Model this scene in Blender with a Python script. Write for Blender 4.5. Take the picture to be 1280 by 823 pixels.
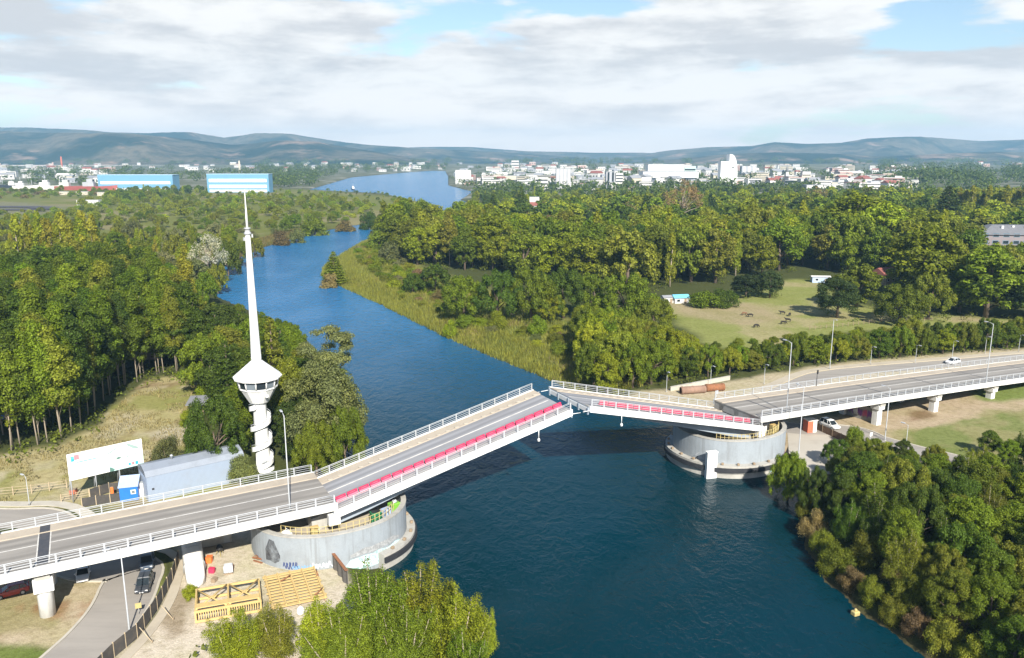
import bpy, bmesh, math, random
import numpy as np
from mathutils import Vector, Matrix

for o in list(bpy.data.objects):
    bpy.data.objects.remove(o)
SC = bpy.context.scene
COL = SC.collection
R = math.radians
rng = np.random.default_rng(7)
random.seed(7)

# ------------------------------------------------------------------ camera, sky, sun, exposure
CAM_H, FOC, HORIZON = 60.0, 1000.0, 195.0          # metres, pixels of a 1280 wide frame, horizon row
PITCH = math.atan((411.5 - HORIZON) / FOC)
SP, CP = math.sin(PITCH), math.cos(PITCH)
cam_data = bpy.data.cameras.new('camera')
cam = bpy.data.objects.new('camera', cam_data)
COL.objects.link(cam)
cam.location = (0, 0, CAM_H)
cam.rotation_euler = (math.pi / 2 - PITCH, 0, 0)
cam_data.sensor_width = 36
cam_data.lens = 36 * FOC / 1280
cam_data.clip_start = 0.5
cam_data.clip_end = 40000
SC.camera = cam

SUN_EL, SUN_AZ_X, SUN_AZ_Y = R(35), 0.26, -0.965     # direction towards the sun: behind the camera, a little to its right
SUN_DIR = Vector((SUN_AZ_X * math.cos(SUN_EL), SUN_AZ_Y * math.cos(SUN_EL), math.sin(SUN_EL))).normalized()
sun_data = bpy.data.lights.new('sun', 'SUN')
sun_data.energy = 5.0
sun_data.angle = R(0.55)
sun_data.color = (1.0, 0.94, 0.83)
sun = bpy.data.objects.new('sun', sun_data)
COL.objects.link(sun)
sun.rotation_euler = SUN_DIR.to_track_quat('Z', 'Y').to_euler()
sun.location = (60, -200, 200)

world = bpy.data.worlds.new('World')
SC.world = world
world.use_nodes = True
SKY_STRENGTH = 0.08
CLOUD_WHITE, CLOUD_GREY = (7.0, 6.9, 6.75, 1), (4.75, 4.8, 4.95, 1)


def build_world():
    nt = world.node_tree
    N, Lk = nt.nodes, nt.links
    N.clear()
    out = N.new('ShaderNodeOutputWorld')
    bg = N.new('ShaderNodeBackground')
    bg.inputs['Strength'].default_value = SKY_STRENGTH
    sky = N.new('ShaderNodeTexSky')
    sky.sky_type = 'NISHITA'
    sky.sun_disc = False
    sky.sun_elevation = SUN_EL
    sky.sun_rotation = math.atan2(SUN_DIR.x, SUN_DIR.y)
    sky.air_density = 1.0
    sky.dust_density = 0.6
    sky.ozone_density = 1.6
    tc = N.new('ShaderNodeTexCoord')
    sep = N.new('ShaderNodeSeparateXYZ')
    Lk.new(tc.outputs['Generated'], sep.inputs[0])

    def noise(scale, loc, sc, detail, rough, dist=0.0):
        mp = N.new('ShaderNodeMapping')
        mp.inputs['Location'].default_value = loc
        mp.inputs['Scale'].default_value = sc
        Lk.new(tc.outputs['Generated'], mp.inputs[0])
        n = N.new('ShaderNodeTexNoise')
        n.inputs['Scale'].default_value = scale
        n.inputs['Detail'].default_value = detail
        n.inputs['Roughness'].default_value = rough
        n.inputs['Distortion'].default_value = dist
        Lk.new(mp.outputs[0], n.inputs['Vector'])
        return n.outputs['Fac']

    def rng_(src, a, b, c=0.0, d=1.0, smooth=True):
        m = N.new('ShaderNodeMapRange')
        if smooth:
            m.interpolation_type = 'SMOOTHSTEP'
        m.inputs[1].default_value, m.inputs[2].default_value = a, b
        m.inputs[3].default_value, m.inputs[4].default_value = c, d
        Lk.new(src, m.inputs[0])
        return m.outputs[0]

    def mth(op, a, b):
        m = N.new('ShaderNodeMath')
        m.operation = op
        for i, v in enumerate((a, b)):
            if isinstance(v, (int, float)):
                m.inputs[i].default_value = v
            else:
                Lk.new(v, m.inputs[i])
        return m.outputs[0]
    cover = noise(3.3, (3.1, 0.4, 1.7), (1, 1, 4.6), 10, 0.56, 0.25)
    high = rng_(sep.outputs[2], 0.185, 0.30, 0.0, 0.34)
    cover = mth('SUBTRACT', cover, high)
    gap = rng_(sep.outputs[2], 0.10, 0.19, 0.0, 0.105)
    cover = mth('SUBTRACT', cover, gap)
    mask = rng_(cover, 0.34, 0.43)
    shade = noise(2.9, (8.3, 2.2, 0.35), (1, 1, 7.0), 8, 0.58, 0.3)
    shade2 = noise(13.0, (1.3, 5.2, 0.9), (1, 1, 3.4), 8, 0.62, 0.2)
    sh = mth('ADD', mth('MULTIPLY', shade, 0.66), mth('MULTIPLY', shade2, 0.34))
    sh = rng_(sh, 0.41, 0.60)
    low = rng_(sep.outputs[2], 0.01, 0.07, 0.45, 1.0)
    sh = mth('MULTIPLY', sh, low)
    cm = N.new('ShaderNodeMixRGB')
    cm.inputs[1].default_value = CLOUD_WHITE
    cm.inputs[2].default_value = CLOUD_GREY
    Lk.new(sh, cm.inputs[0])
    haz = rng_(sep.outputs[2], 0.0, 0.10, 1.0, 0.0)
    wm_ = N.new('ShaderNodeMixRGB')
    wm_.blend_type = 'MULTIPLY'
    wm_.inputs[2].default_value = (1.35, 1.18, 1.05, 1)
    Lk.new(haz, wm_.inputs[0])
    Lk.new(cm.outputs[0], wm_.inputs[1])
    cm = wm_
    mix = N.new('ShaderNodeMixRGB')
    Lk.new(mask, mix.inputs[0])
    Lk.new(sky.outputs[0], mix.inputs[1])
    Lk.new(cm.outputs[0], mix.inputs[2])
    Lk.new(mix.outputs[0], bg.inputs[0])
    Lk.new(bg.outputs[0], out.inputs[0])


build_world()
SC.view_settings.view_transform = 'Standard'
SC.view_settings.look = 'None'
SC.view_settings.gamma = 1.0
SC.view_settings.use_curve_mapping = False
SC.view_settings.exposure = 0.93
SC.render.engine = 'CYCLES'
cy = SC.cycles
cy.max_bounces = 6
cy.diffuse_bounces = 3
cy.glossy_bounces = 3
cy.transmission_bounces = 3
cy.volume_bounces = 0
cy.transparent_max_bounces = 6
cy.caustics_reflective = False
cy.caustics_refractive = False
cy.use_denoising = True
try:
    cy.denoiser = 'OPENIMAGEDENOISE'
except Exception:
    pass
cy.use_adaptive_sampling = False
HAZE_DENSITY = 0.00009
HAZE_COLOR = (0.38, 0.70, 1.0, 1)


# ------------------------------------------------------------------ survey: a point of the photo on a level plane -> metres
def un(x, y, z=0.0):
    u, v = (x - 640) / FOC, (y - 411.5) / FOC
    k = (CAM_H - z) / (SP + v * CP)
    return Vector((u * k, k * (CP - v * SP), z))


def height_at(x, y, Y):
    v = (y - 411.5) / FOC
    return CAM_H - Y / (CP - v * SP) * (SP + v * CP)


# ------------------------------------------------------------------ small helpers
def vnoise(x, y, seed=0):
    xi, yi = np.floor(x).astype(np.int64), np.floor(y).astype(np.int64)
    xf, yf = x - xi, y - yi
    xf, yf = xf * xf * (3 - 2 * xf), yf * yf * (3 - 2 * yf)

    def hsh(a, b):
        h = (a * 374761393 + b * 668265263 + seed * 974711) & 0x7fffffff
        h = ((h ^ (h >> 13)) * 1274126177) & 0x7fffffff
        return ((h ^ (h >> 16)) & 0xffff) / 65535.0
    a, b, c_, d_ = hsh(xi, yi), hsh(xi + 1, yi), hsh(xi, yi + 1), hsh(xi + 1, yi + 1)
    return (a * (1 - xf) + b * xf) * (1 - yf) + (c_ * (1 - xf) + d_ * xf) * yf


def fbm(x, y, oct_=5, seed=0, gain=0.5):
    s, a, t = 0, 1, 0
    for i in range(oct_):
        s = s + a * vnoise(x * 2 ** i + 17.3 * i, y * 2 ** i + 5.1 * i, seed + i)
        t += a
        a *= gain
    return s / t


def inside(px, py, poly):
    r = np.zeros(px.shape, bool)
    n_ = len(poly)
    for i in range(n_):
        x1, y1 = poly[i][:2]
        x2, y2 = poly[(i + 1) % n_][:2]
        if y1 == y2:
            continue
        cnd = ((y1 > py) != (y2 > py)) & (px < (x2 - x1) * (py - y1) / (y2 - y1) + x1)
        r ^= cnd
    return r


def sdist(px, py, poly, closed=True):
    dmin = np.full(px.shape, 1e9)
    n_ = len(poly)
    for i in range(n_ if closed else n_ - 1):
        x1, y1 = poly[i][:2]
        x2, y2 = poly[(i + 1) % n_][:2]
        dx, dy = x2 - x1, y2 - y1
        L2 = dx * dx + dy * dy + 1e-9
        t = np.clip(((px - x1) * dx + (py - y1) * dy) / L2, 0, 1)
        dmin = np.minimum(dmin, np.hypot(px - x1 - t * dx, py - y1 - t * dy))
    return dmin


def sstep(a, b, x):
    t = np.clip((x - a) / (b - a), 0, 1)
    return t * t * (3 - 2 * t)


class MB:
    """collects pieces; build() links them as ONE mesh object"""

    def __init__(self):
        self.v, self.f, self.m, self.s = [], [], [], []
        self.mats = []

    def _mi(self, mat):
        if mat not in self.mats:
            self.mats.append(mat)
        return self.mats.index(mat)

    def add(self, verts, faces, mat, smooth=False):
        b = len(self.v)
        self.v += [tuple(p) for p in verts]
        mi = self._mi(mat)
        for f in faces:
            self.f.append(tuple(i + b for i in f))
            self.m.append(mi)
            self.s.append(smooth)
        return self

    def box(self, c, size, mat, rot=0.0, bev=0.0):
        sx, sy, sz = size[0] / 2, size[1] / 2, size[2] / 2
        cr, sr = math.cos(rot), math.sin(rot)
        if bev > 0:
            b = min(bev, sx * .9, sy * .9, sz * .9)
            vs = []
            for z, i in ((-sz, b), (-sz + b, 0), (sz - b, 0), (sz, b)):
                for x, y in ((-sx + i, -sy + i + (b if i == 0 else 0)),):
                    pass
                o = i
                xs, ys = sx - o, sy - o
                q = b * 0.6
                ring = [(-xs + q, -ys), (xs - q, -ys), (xs, -ys + q), (xs, ys - q), (xs - q, ys), (-xs + q, ys), (-xs, ys - q), (-xs, -ys + q)]
                vs += [(x, y, z) for x, y in ring]
            fs = [tuple(range(7, -1, -1)), tuple(range(24, 32))]
            for k in range(3):
                for j in range(8):
                    fs.append((k * 8 + j, k * 8 + (j + 1) % 8, k * 8 + 8 + (j + 1) % 8, k * 8 + 8 + j))
        else:
            vs = [(x, y, z) for z in (-sz, sz) for x, y in ((-sx, -sy), (sx, -sy), (sx, sy), (-sx, sy))]
            fs = [(3, 2, 1, 0), (4, 5, 6, 7), (0, 1, 5, 4), (1, 2, 6, 5), (2, 3, 7, 6), (3, 0, 4, 7)]
        vs = [(c[0] + x * cr - y * sr, c[1] + x * sr + y * cr, c[2] + z) for x, y, z in vs]
        return self.add(vs, fs, mat)

    def tube(self, pts, radii, mat, seg=8, smooth=True, caps=True):
        pts = [Vector(p) for p in pts]
        if isinstance(radii, (int, float)):
            radii = [radii] * len(pts)
        vs, fs = [], []
        for i, p in enumerate(pts):
            a = pts[max(i - 1, 0)]
            b = pts[min(i + 1, len(pts) - 1)]
            t = (b - a).normalized()
            up = Vector((0, 0, 1)) if abs(t.z) < 0.95 else Vector((1, 0, 0))
            x = t.cross(up).normalized()
            y = x.cross(t).normalized()
            for k in range(seg):
                an = 2 * math.pi * (k + .5) / seg
                vs.append(p + x * math.cos(an) * radii[i] + y * math.sin(an) * radii[i])
        for i in range(len(pts) - 1):
            for k in range(seg):
                fs.append((i * seg + k, (i + 1) * seg + k, (i + 1) * seg + (k + 1) % seg, i * seg + (k + 1) % seg))
        if caps:
            fs.append(tuple(range(seg)))
            fs.append(tuple((len(pts) - 1) * seg + k for k in range(seg - 1, -1, -1)))
        return self.add(vs, fs, mat, smooth)

    def lathe(self, prof, mat, seg=24, c=(0, 0, 0), smooth=True, a0=0.0):
        vs, fs = [], []
        for r_, z in prof:
            for k in range(seg):
                an = a0 + 2 * math.pi * k / seg
                vs.append((c[0] + r_ * math.cos(an), c[1] + r_ * math.sin(an), c[2] + z))
        for i in range(len(prof) - 1):
            for k in range(seg):
                fs.append((i * seg + k, i * seg + (k + 1) % seg, (i + 1) * seg + (k + 1) % seg, (i + 1) * seg + k))
        if prof[0][0] > 1e-3:
            fs.append(tuple(range(seg - 1, -1, -1)))
        if prof[-1][0] > 1e-3:
            fs.append(tuple((len(prof) - 1) * seg + k for k in range(seg)))
        return self.add(vs, fs, mat, smooth)

    def prism(self, ring, z0, z1, mat):
        """ring of (x, y) counter-clockwise, extruded from z0 to z1"""
        n_ = len(ring)
        vs = [(x, y, z0) for x, y in ring] + [(x, y, z1) for x, y in ring]
        fs = [tuple(range(n_ - 1, -1, -1)), tuple(range(n_, 2 * n_))]
        fs += [(i, (i + 1) % n_, n_ + (i + 1) % n_, n_ + i) for i in range(n_)]
        return self.add(vs, fs, mat)

    def loft(self, rings, mat, smooth=False, closed=True, caps=True):
        n_ = len(rings[0])
        vs = [p for r_ in rings for p in r_]
        fs = []
        for i in range(len(rings) - 1):
            for k in range(n_ if closed else n_ - 1):
                fs.append((i * n_ + k, i * n_ + (k + 1) % n_, (i + 1) * n_ + (k + 1) % n_, (i + 1) * n_ + k))
        if caps and closed:
            fs.append(tuple(range(n_ - 1, -1, -1)))
            fs.append(tuple((len(rings) - 1) * n_ + k for k in range(n_)))
        return self.add(vs, fs, mat, smooth)

    def build(self, name, parent=None, loc=None):
        me = bpy.data.meshes.new(name)
        me.from_pydata(self.v, [], self.f)
        for m_ in self.mats:
            me.materials.append(m_)
        me.polygons.foreach_set('material_index', self.m)
        me.polygons.foreach_set('use_smooth', self.s)
        me.update()
        bm = bmesh.new()
        bm.from_mesh(me)
        bmesh.ops.recalc_face_normals(bm, faces=bm.faces)
        bm.to_mesh(me)
        bm.free()
        o = bpy.data.objects.new(name, me)
        COL.objects.link(o)
        if parent is not None:
            o.parent = parent
        if loc is not None:
            o.location = loc
        return o


def thing(name, label, cat, loc=(0, 0, 0), rot=0.0, group=None):
    o = bpy.data.objects.new(name, None)
    COL.objects.link(o)
    o.location = loc
    o.rotation_euler = (0, 0, rot)
    o.empty_display_size = 0.3
    o['label'] = label
    o['category'] = cat
    if group:
        o['group'] = group
    return o


def tag(o, label, cat, group=None):
    o['label'] = label
    o['category'] = cat
    if group:
        o['group'] = group
    return o


def kind(o, k):
    o['kind'] = k
    return o


def children_of(root):
    return [c_ for c_ in root.children]


def dup(root, loc, rot=0.0, scale=None, label=None, group=None):
    r_ = root.copy()
    COL.objects.link(r_)
    r_.location = loc
    r_.rotation_euler = (0, 0, rot)
    if scale is not None:
        r_.scale = scale
    if label:
        r_['label'] = label
    if group:
        r_['group'] = group
    for ch in list(root.children):
        c_ = ch.copy()
        COL.objects.link(c_)
        c_.parent = r_
        for g in list(ch.children):
            d_ = g.copy()
            COL.objects.link(d_)
            d_.parent = c_
    return r_


ORD = ['first', 'second', 'third', 'fourth', 'fifth', 'sixth', 'seventh', 'eighth', 'ninth', 'tenth', 'eleventh', 'twelfth', 'thirteenth', 'fourteenth', 'fifteenth',
       'sixteenth', 'seventeenth', 'eighteenth', 'nineteenth', 'twentieth']
TENS = {2: 'twenty', 3: 'thirty', 4: 'forty', 5: 'fifty', 6: 'sixty', 7: 'seventy', 8: 'eighty', 9: 'ninety'}
TENTH = {2: 'twentieth', 3: 'thirtieth', 4: 'fortieth', 5: 'fiftieth', 6: 'sixtieth', 7: 'seventieth', 8: 'eightieth', 9: 'ninetieth'}


def ordinal(i):
    if i < 20:
        return ORD[i]
    n_ = i + 1
    if n_ >= 100:
        return 'hundred-and-' + ordinal(n_ - 101) if n_ > 100 else 'hundredth'
    return TENTH[n_ // 10] if n_ % 10 == 0 else TENS[n_ // 10] + '-' + ORD[n_ % 10 - 1]


# ------------------------------------------------------------------ materials
def mat_new(name):
    m = bpy.data.materials.new(name)
    m.use_nodes = True
    nt = m.node_tree
    b = nt.nodes['Principled BSDF']
    return m, nt, b


def col_mix(nt, fac, a, b):
    mx = nt.nodes.new('ShaderNodeMixRGB')
    for i, v in ((0, fac), (1, a), (2, b)):
        if isinstance(v, (int, float)):
            mx.inputs[i].default_value = v
        elif isinstance(v, tuple):
            mx.inputs[i].default_value = v if len(v) == 4 else (*v, 1)
        else:
            nt.links.new(v, mx.inputs[i])
    return mx.outputs[0]


def tex_noise(nt, scale, detail=5, rough=0.55, coord='Object', sc=None, dist=0.0):
    tc = nt.nodes.new('ShaderNodeTexCoord')
    src = tc.outputs[coord]
    if coord == 'World':
        pass
    if sc:
        mp = nt.nodes.new('ShaderNodeMapping')
        mp.inputs['Scale'].default_value = sc
        nt.links.new(src, mp.inputs[0])
        src = mp.outputs[0]
    n = nt.nodes.new('ShaderNodeTexNoise')
    n.inputs['Scale'].default_value = scale
    n.inputs['Detail'].default_value = detail
    n.inputs['Roughness'].default_value = rough
    n.inputs['Distortion'].default_value = dist
    nt.links.new(src, n.inputs['Vector'])
    return n.outputs['Fac']


def ramp(nt, src, a, b, c=0.0, d=1.0):
    m = nt.nodes.new('ShaderNodeMapRange')
    m.interpolation_type = 'SMOOTHSTEP'
    m.inputs[1].default_value, m.inputs[2].default_value = a, b
    m.inputs[3].default_value, m.inputs[4].default_value = c, d
    nt.links.new(src, m.inputs[0])
    return m.outputs[0]


def bump(nt, b, src, strength=0.3, dist=0.05):
    bp = nt.nodes.new('ShaderNodeBump')
    bp.inputs['Strength'].default_value = strength
    bp.inputs['Distance'].default_value = dist
    nt.links.new(src, bp.inputs['Height'])
    nt.links.new(bp.outputs[0], b.inputs['Normal'])


def weathered(name, base, dirt=None, rough=0.6, scale=0.8, amt=0.5, fine=12.0, metal=0.0, streak=None):
    """a plain finish with two scales of wear"""
    m, nt, b = mat_new(name)
    dirt = dirt or tuple(x * 0.6 for x in base)
    n1 = ramp(nt, tex_noise(nt, scale, 6, 0.62), 0.42, 0.72, 0, amt)
    c1 = col_mix(nt, n1, base, dirt)
    n2 = ramp(nt, tex_noise(nt, fine, 3, 0.6), 0.35, 0.75, 0, 0.22)
    c2 = col_mix(nt, n2, c1, tuple(x * 0.72 for x in base))
    if streak:
        n3 = ramp(nt, tex_noise(nt, 1.0, 5, 0.6, sc=(streak, streak, 0.12)), 0.5, 0.72, 0, 0.45)
        c2 = col_mix(nt, n3, c2, dirt)
    nt.links.new(c2, b.inputs['Base Color'])
    b.inputs['Roughness'].default_value = rough
    b.inputs['Metallic'].default_value = metal
    bump(nt, b, tex_noise(nt, fine * 1.5, 3, 0.6), 0.15, 0.02)
    return m


M = {}
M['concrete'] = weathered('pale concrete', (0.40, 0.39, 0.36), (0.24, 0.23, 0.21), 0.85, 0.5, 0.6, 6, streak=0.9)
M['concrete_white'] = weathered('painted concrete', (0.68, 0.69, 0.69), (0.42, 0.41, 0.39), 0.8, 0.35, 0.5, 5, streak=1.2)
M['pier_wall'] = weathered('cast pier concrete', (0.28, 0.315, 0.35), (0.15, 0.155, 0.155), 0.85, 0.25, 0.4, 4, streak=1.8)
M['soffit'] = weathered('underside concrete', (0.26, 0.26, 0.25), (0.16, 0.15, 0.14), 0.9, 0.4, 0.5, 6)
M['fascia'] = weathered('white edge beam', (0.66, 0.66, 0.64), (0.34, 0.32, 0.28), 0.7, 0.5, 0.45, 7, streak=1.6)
M['white_paint'] = weathered('white paint', (0.76, 0.77, 0.77), (0.56, 0.55, 0.52), 0.5, 0.6, 0.3, 8, streak=1.4)
M['galv'] = weathered('galvanised steel', (0.38, 0.40, 0.42), (0.26, 0.26, 0.26), 0.5, 0.8, 0.4, 10)
M['rail_white'] = weathered('pale rail paint', (0.40, 0.42, 0.45), (0.27, 0.27, 0.27), 0.5, 0.8, 0.4, 10)
M['steel_blue'] = weathered('blue grey girder paint', (0.30, 0.35, 0.41), (0.18, 0.20, 0.22), 0.5, 0.5, 0.4, 8)
M['dark_rubber'] = weathered('black rubber', (0.022, 0.024, 0.03), (0.05, 0.05, 0.05), 0.7, 1.5, 0.4, 9)
M['yellow'] = weathered('yellow paint', (0.44, 0.36, 0.15), (0.28, 0.21, 0.10), 0.55, 1.2, 0.6, 10)
M['yellow_pale'] = weathered('faded yellow paint', (0.54, 0.39, 0.16), (0.38, 0.28, 0.12), 0.6, 1.0, 0.5, 9)
M['red_plastic'] = weathered('red plastic', (0.58, 0.035, 0.10), (0.34, 0.03, 0.05), 0.45, 1.0, 0.4, 9)
M['pink_plastic'] = weathered('sun bleached red plastic', (0.62, 0.13, 0.17), (0.42, 0.05, 0.08), 0.5, 1.0, 0.5, 9)
M['red_bleached'] = weathered('faded red plastic', (0.56, 0.045, 0.10), (0.36, 0.03, 0.06), 0.5, 1.0, 0.5, 9)
M['orange'] = weathered('orange plastic', (0.75, 0.18, 0.04), (0.4, 0.1, 0.04), 0.5)
M['rust'] = weathered('rusty steel', (0.26, 0.11, 0.05), (0.12, 0.06, 0.035), 0.9, 2.0, 0.7, 14)
M['clay'] = weathered('clay coloured pipe', (0.27, 0.17, 0.125), (0.17, 0.11, 0.085), 0.9, 0.8, 0.6, 5)
M['wood'] = weathered('weathered wood', (0.28, 0.21, 0.14), (0.15, 0.11, 0.08), 0.85, 1.5, 0.6, 12)
M['wood_pale'] = weathered('pale sawn wood', (0.45, 0.36, 0.24), (0.28, 0.22, 0.15), 0.85, 1.5, 0.5, 12)
M['dark_mesh'] = weathered('dark screen cloth', (0.055, 0.052, 0.05), (0.12, 0.10, 0.08), 0.9, 0.8, 0.6, 10)
M['black'] = weathered('black paint', (0.02, 0.02, 0.022), (0.06, 0.06, 0.06), 0.5)
M['glass'] = weathered('dark window glass', (0.02, 0.028, 0.035), (0.04, 0.05, 0.06), 0.12, 0.5, 0.5, 3)
M['glass_sky'] = weathered('pale window glass', (0.16, 0.19, 0.22), (0.08, 0.1, 0.12), 0.15, 0.5, 0.5, 3)
M['blue_bright'] = weathered('bright blue sheet', (0.02, 0.16, 0.62), (0.02, 0.1, 0.35), 0.5, 1, 0.3)
M['blue_pale'] = weathered('pale blue sheet', (0.36, 0.46, 0.66), (0.25, 0.32, 0.45), 0.5, 1, 0.3)
M['tarp_white'] = weathered('white tarpaulin', (0.78, 0.77, 0.74), (0.6, 0.58, 0.53), 0.6, 0.8, 0.35, 6)
M['red_roof'] = weathered('red roof sheet', (0.27, 0.095, 0.075), (0.18, 0.07, 0.06), 0.6, 0.5, 0.5, 4)
M['grey_roof'] = weathered('grey roof sheet', (0.28, 0.29, 0.31), (0.17, 0.17, 0.18), 0.6, 0.5, 0.5, 4)
M['shade_roof'] = weathered('slate roof', (0.16, 0.165, 0.18), (0.1, 0.1, 0.11), 0.7, 0.7, 0.5, 5)
M['house_white'] = weathered('white house wall', (0.56, 0.55, 0.53), (0.38, 0.37, 0.36), 0.8, 0.1, 0.5, 2)
M['house_cream'] = weathered('cream house wall', (0.46, 0.42, 0.34), (0.33, 0.3, 0.25), 0.8, 0.1, 0.4, 2)
M['house_pink'] = weathered('pink house wall', (0.42, 0.29, 0.26), (0.3, 0.22, 0.2), 0.8, 0.1, 0.4, 2)
M['house_grey'] = weathered('grey house wall', (0.36, 0.37, 0.40), (0.24, 0.25, 0.27), 0.8, 0.1, 0.4, 2)
M['shed_blue'] = weathered('sky blue cladding', (0.13, 0.30, 0.46), (0.10, 0.24, 0.38), 0.6, 0.05, 0.4, 1)
M['brick_red'] = weathered('red painted wall', (0.52, 0.13, 0.07), (0.34, 0.09, 0.06), 0.7, 1, 0.4)
M['hull_red'] = weathered('red hull paint', (0.36, 0.09, 0.08), (0.2, 0.06, 0.05), 0.6, 0.2, 0.5, 2)
M['hull_dark'] = weathered('dark hull paint', (0.03, 0.035, 0.05), (0.06, 0.05, 0.05), 0.5, 0.2, 0.4, 2)
M['kerb'] = weathered('kerb concrete', (0.44, 0.41, 0.35), (0.30, 0.27, 0.22), 0.9, 0.6, 0.5, 5)
M['paving'] = weathered('sandy paving', (0.42, 0.37, 0.29), (0.30, 0.26, 0.2), 0.9, 0.25, 0.5, 3)
M['lime_green'] = weathered('lime green machinery paint', (0.18, 0.42, 0.05), (0.1, 0.2, 0.04), 0.5)


def stain(name, base, thr=.46, scale=.7, soft=.16):
    """a blotchy film with ragged gaps that show the wall below"""
    m, nt, b = mat_new(name)
    n = tex_noise(nt, scale, 7, .65)
    nt.links.new(ramp(nt, n, thr - soft, thr + soft, 0, 1), b.inputs['Alpha'])
    nt.links.new(col_mix(nt, ramp(nt, tex_noise(nt, 3, 5, .6), .35, .7), base, tuple(min(1, v * 1.5 + .03) for v in base)), b.inputs['Base Color'])
    b.inputs['Roughness'].default_value = .9
    return m


M['teal_wash'] = stain('faded turquoise wash', (0.40, 0.60, 0.60), .42, .6)
M['lamp_lens'] = weathered('lamp lens', (0.7, 0.7, 0.68), (0.6, 0.6, 0.6), 0.3)


def hangar_mat():
    m, nt, b = mat_new('ribbed blue grey sheet')
    w = nt.nodes.new('ShaderNodeTexWave')
    tc = nt.nodes.new('ShaderNodeTexCoord')
    w.inputs['Scale'].default_value = 1.6
    w.inputs['Distortion'].default_value = 0.3
    nt.links.new(tc.outputs['Object'], w.inputs['Vector'])
    c1 = col_mix(nt, ramp(nt, w.outputs['Fac'], 0.3, 0.9, 0, 0.35), (0.28, 0.34, 0.44), (0.21, 0.26, 0.35))
    c2 = col_mix(nt, ramp(nt, tex_noise(nt, 0.5, 6, 0.6), 0.45, 0.75, 0, 0.4), c1, (0.25, 0.27, 0.32))
    nt.links.new(c2, b.inputs['Base Color'])
    b.inputs['Roughness'].default_value = 0.5
    bump(nt, b, w.outputs['Fac'], 0.5, 0.05)
    return m


M['hangar'] = hangar_mat()


def asphalt(name, base, dirt, lane=True):
    """asphalt with darker wheel tracks along local x; local y runs across the road"""
    m, nt, b = mat_new(name)
    n1 = ramp(nt, tex_noise(nt, 0.25, 7, 0.62, sc=(0.35, 1.6, 1)), 0.38, 0.68, 0, 0.75)
    c1 = col_mix(nt, n1, base, dirt)
    n2 = ramp(nt, tex_noise(nt, 25, 2, 0.7), 0.3, 0.7, 0, 0.3)
    c1 = col_mix(nt, n2, c1, tuple(x * 0.7 for x in base))
    if lane:
        tc = nt.nodes.new('ShaderNodeTexCoord')
        sp = nt.nodes.new('ShaderNodeSeparateXYZ')
        nt.links.new(tc.outputs['Object'], sp.inputs[0])
        prev = None
        for t0 in (2.6, 4.6, 8.3, 10.1):
            s_ = nt.nodes.new('ShaderNodeMath')
            s_.operation = 'SUBTRACT'
            nt.links.new(sp.outputs[1], s_.inputs[0])
            s_.inputs[1].default_value = t0
            a_ = nt.nodes.new('ShaderNodeMath')
            a_.operation = 'ABSOLUTE'
            nt.links.new(s_.outputs[0], a_.inputs[0])
            k = ramp(nt, a_.outputs[0], 0.15, 0.75, 0.5, 0)
            if prev is not None:
                mx = nt.nodes.new('ShaderNodeMath')
                mx.operation = 'MAXIMUM'
                nt.links.new(prev, mx.inputs[0])
                nt.links.new(k, mx.inputs[1])
                k = mx.outputs[0]
            prev = k
        c1 = col_mix(nt, prev, c1, tuple(x * 0.5 for x in base))
    nt.links.new(c1, b.inputs['Base Color'])
    b.inputs['Roughness'].default_value = 0.9
    bump(nt, b, tex_noise(nt, 30, 2, 0.6), 0.2, 0.01)
    return m


M['deck_asphalt'] = asphalt('worn deck asphalt', (0.285, 0.265, 0.24), (0.20, 0.185, 0.17))
M['leaf_asphalt'] = asphalt('worn leaf surface', (0.29, 0.295, 0.315), (0.22, 0.22, 0.235))
M['road_asphalt'] = asphalt('worn road asphalt', (0.31, 0.285, 0.255), (0.24, 0.22, 0.20), lane=False)
M['line_paint'] = weathered('worn white line', (0.62, 0.60, 0.56), (0.36, 0.35, 0.33), 0.8, 1.2, 0.7, 6)
M['deck_walk'] = weathered('dusty footway', (0.41, 0.355, 0.285), (0.29, 0.25, 0.20), 0.9, 0.35, 0.6, 4)
M['joint'] = weathered('steel joint plates', (0.055, 0.057, 0.066), (0.11, 0.1, 0.1), 0.6, 1.0, 0.5, 6)

# ------------------------------------------------------------------ bridge axis (s along it, t across it) in metres
BR_A = Vector((-25.8, 109.5, 0))
BR_D = Vector((.882, .4713, 0)).normalized()
BR_N = Vector((-BR_D.y, BR_D.x, 0))
BR_ROT = math.atan2(BR_D.y, BR_D.x)
BR_W = 13.3


def bw(s_, t_, z=0.0):
    p = BR_A + BR_D * s_ + BR_N * t_
    return Vector((p.x, p.y, z))


# ------------------------------------------------------------------ river and bay outline
RIVER = [(58, 10), (55, 70), (50, 87), (46.5, 97), (45, 108), (47, 122), (54, 138), (56, 147), (50, 152), (50, 166), (40, 174), (28, 184), (20, 193), (11, 209), (-21, 260),
         (-56, 327), (-86, 380), (-98, 406), (-104, 436), (-106, 500), (-106, 585), (-116, 655), (-96, 700), (-66, 770), (-48, 860), (-40, 960), (-62, 1080), (-72, 1129),
         (-68, 1383), (-133, 1685), (-190, 2400), (-270, 3300), (-330, 3340), (-390, 2980), (-455, 2313), (-364, 1448), (-200, 1290), (-150, 1150), (-105, 1020), (-100, 900),
         (-112, 800), (-134, 720), (-156, 650), (-160, 609), (-166, 540), (-163, 470), (-158, 420), (-143, 368), (-125, 340), (-95, 300), (-68, 255), (-52, 222), (-42, 185), (-34, 152),
         (-30, 142), (-23, 131), (-20, 118), (-19, 108), (-13, 100), (-11, 92), (-8, 80), (-6, 60), (-4, 10)]
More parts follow.
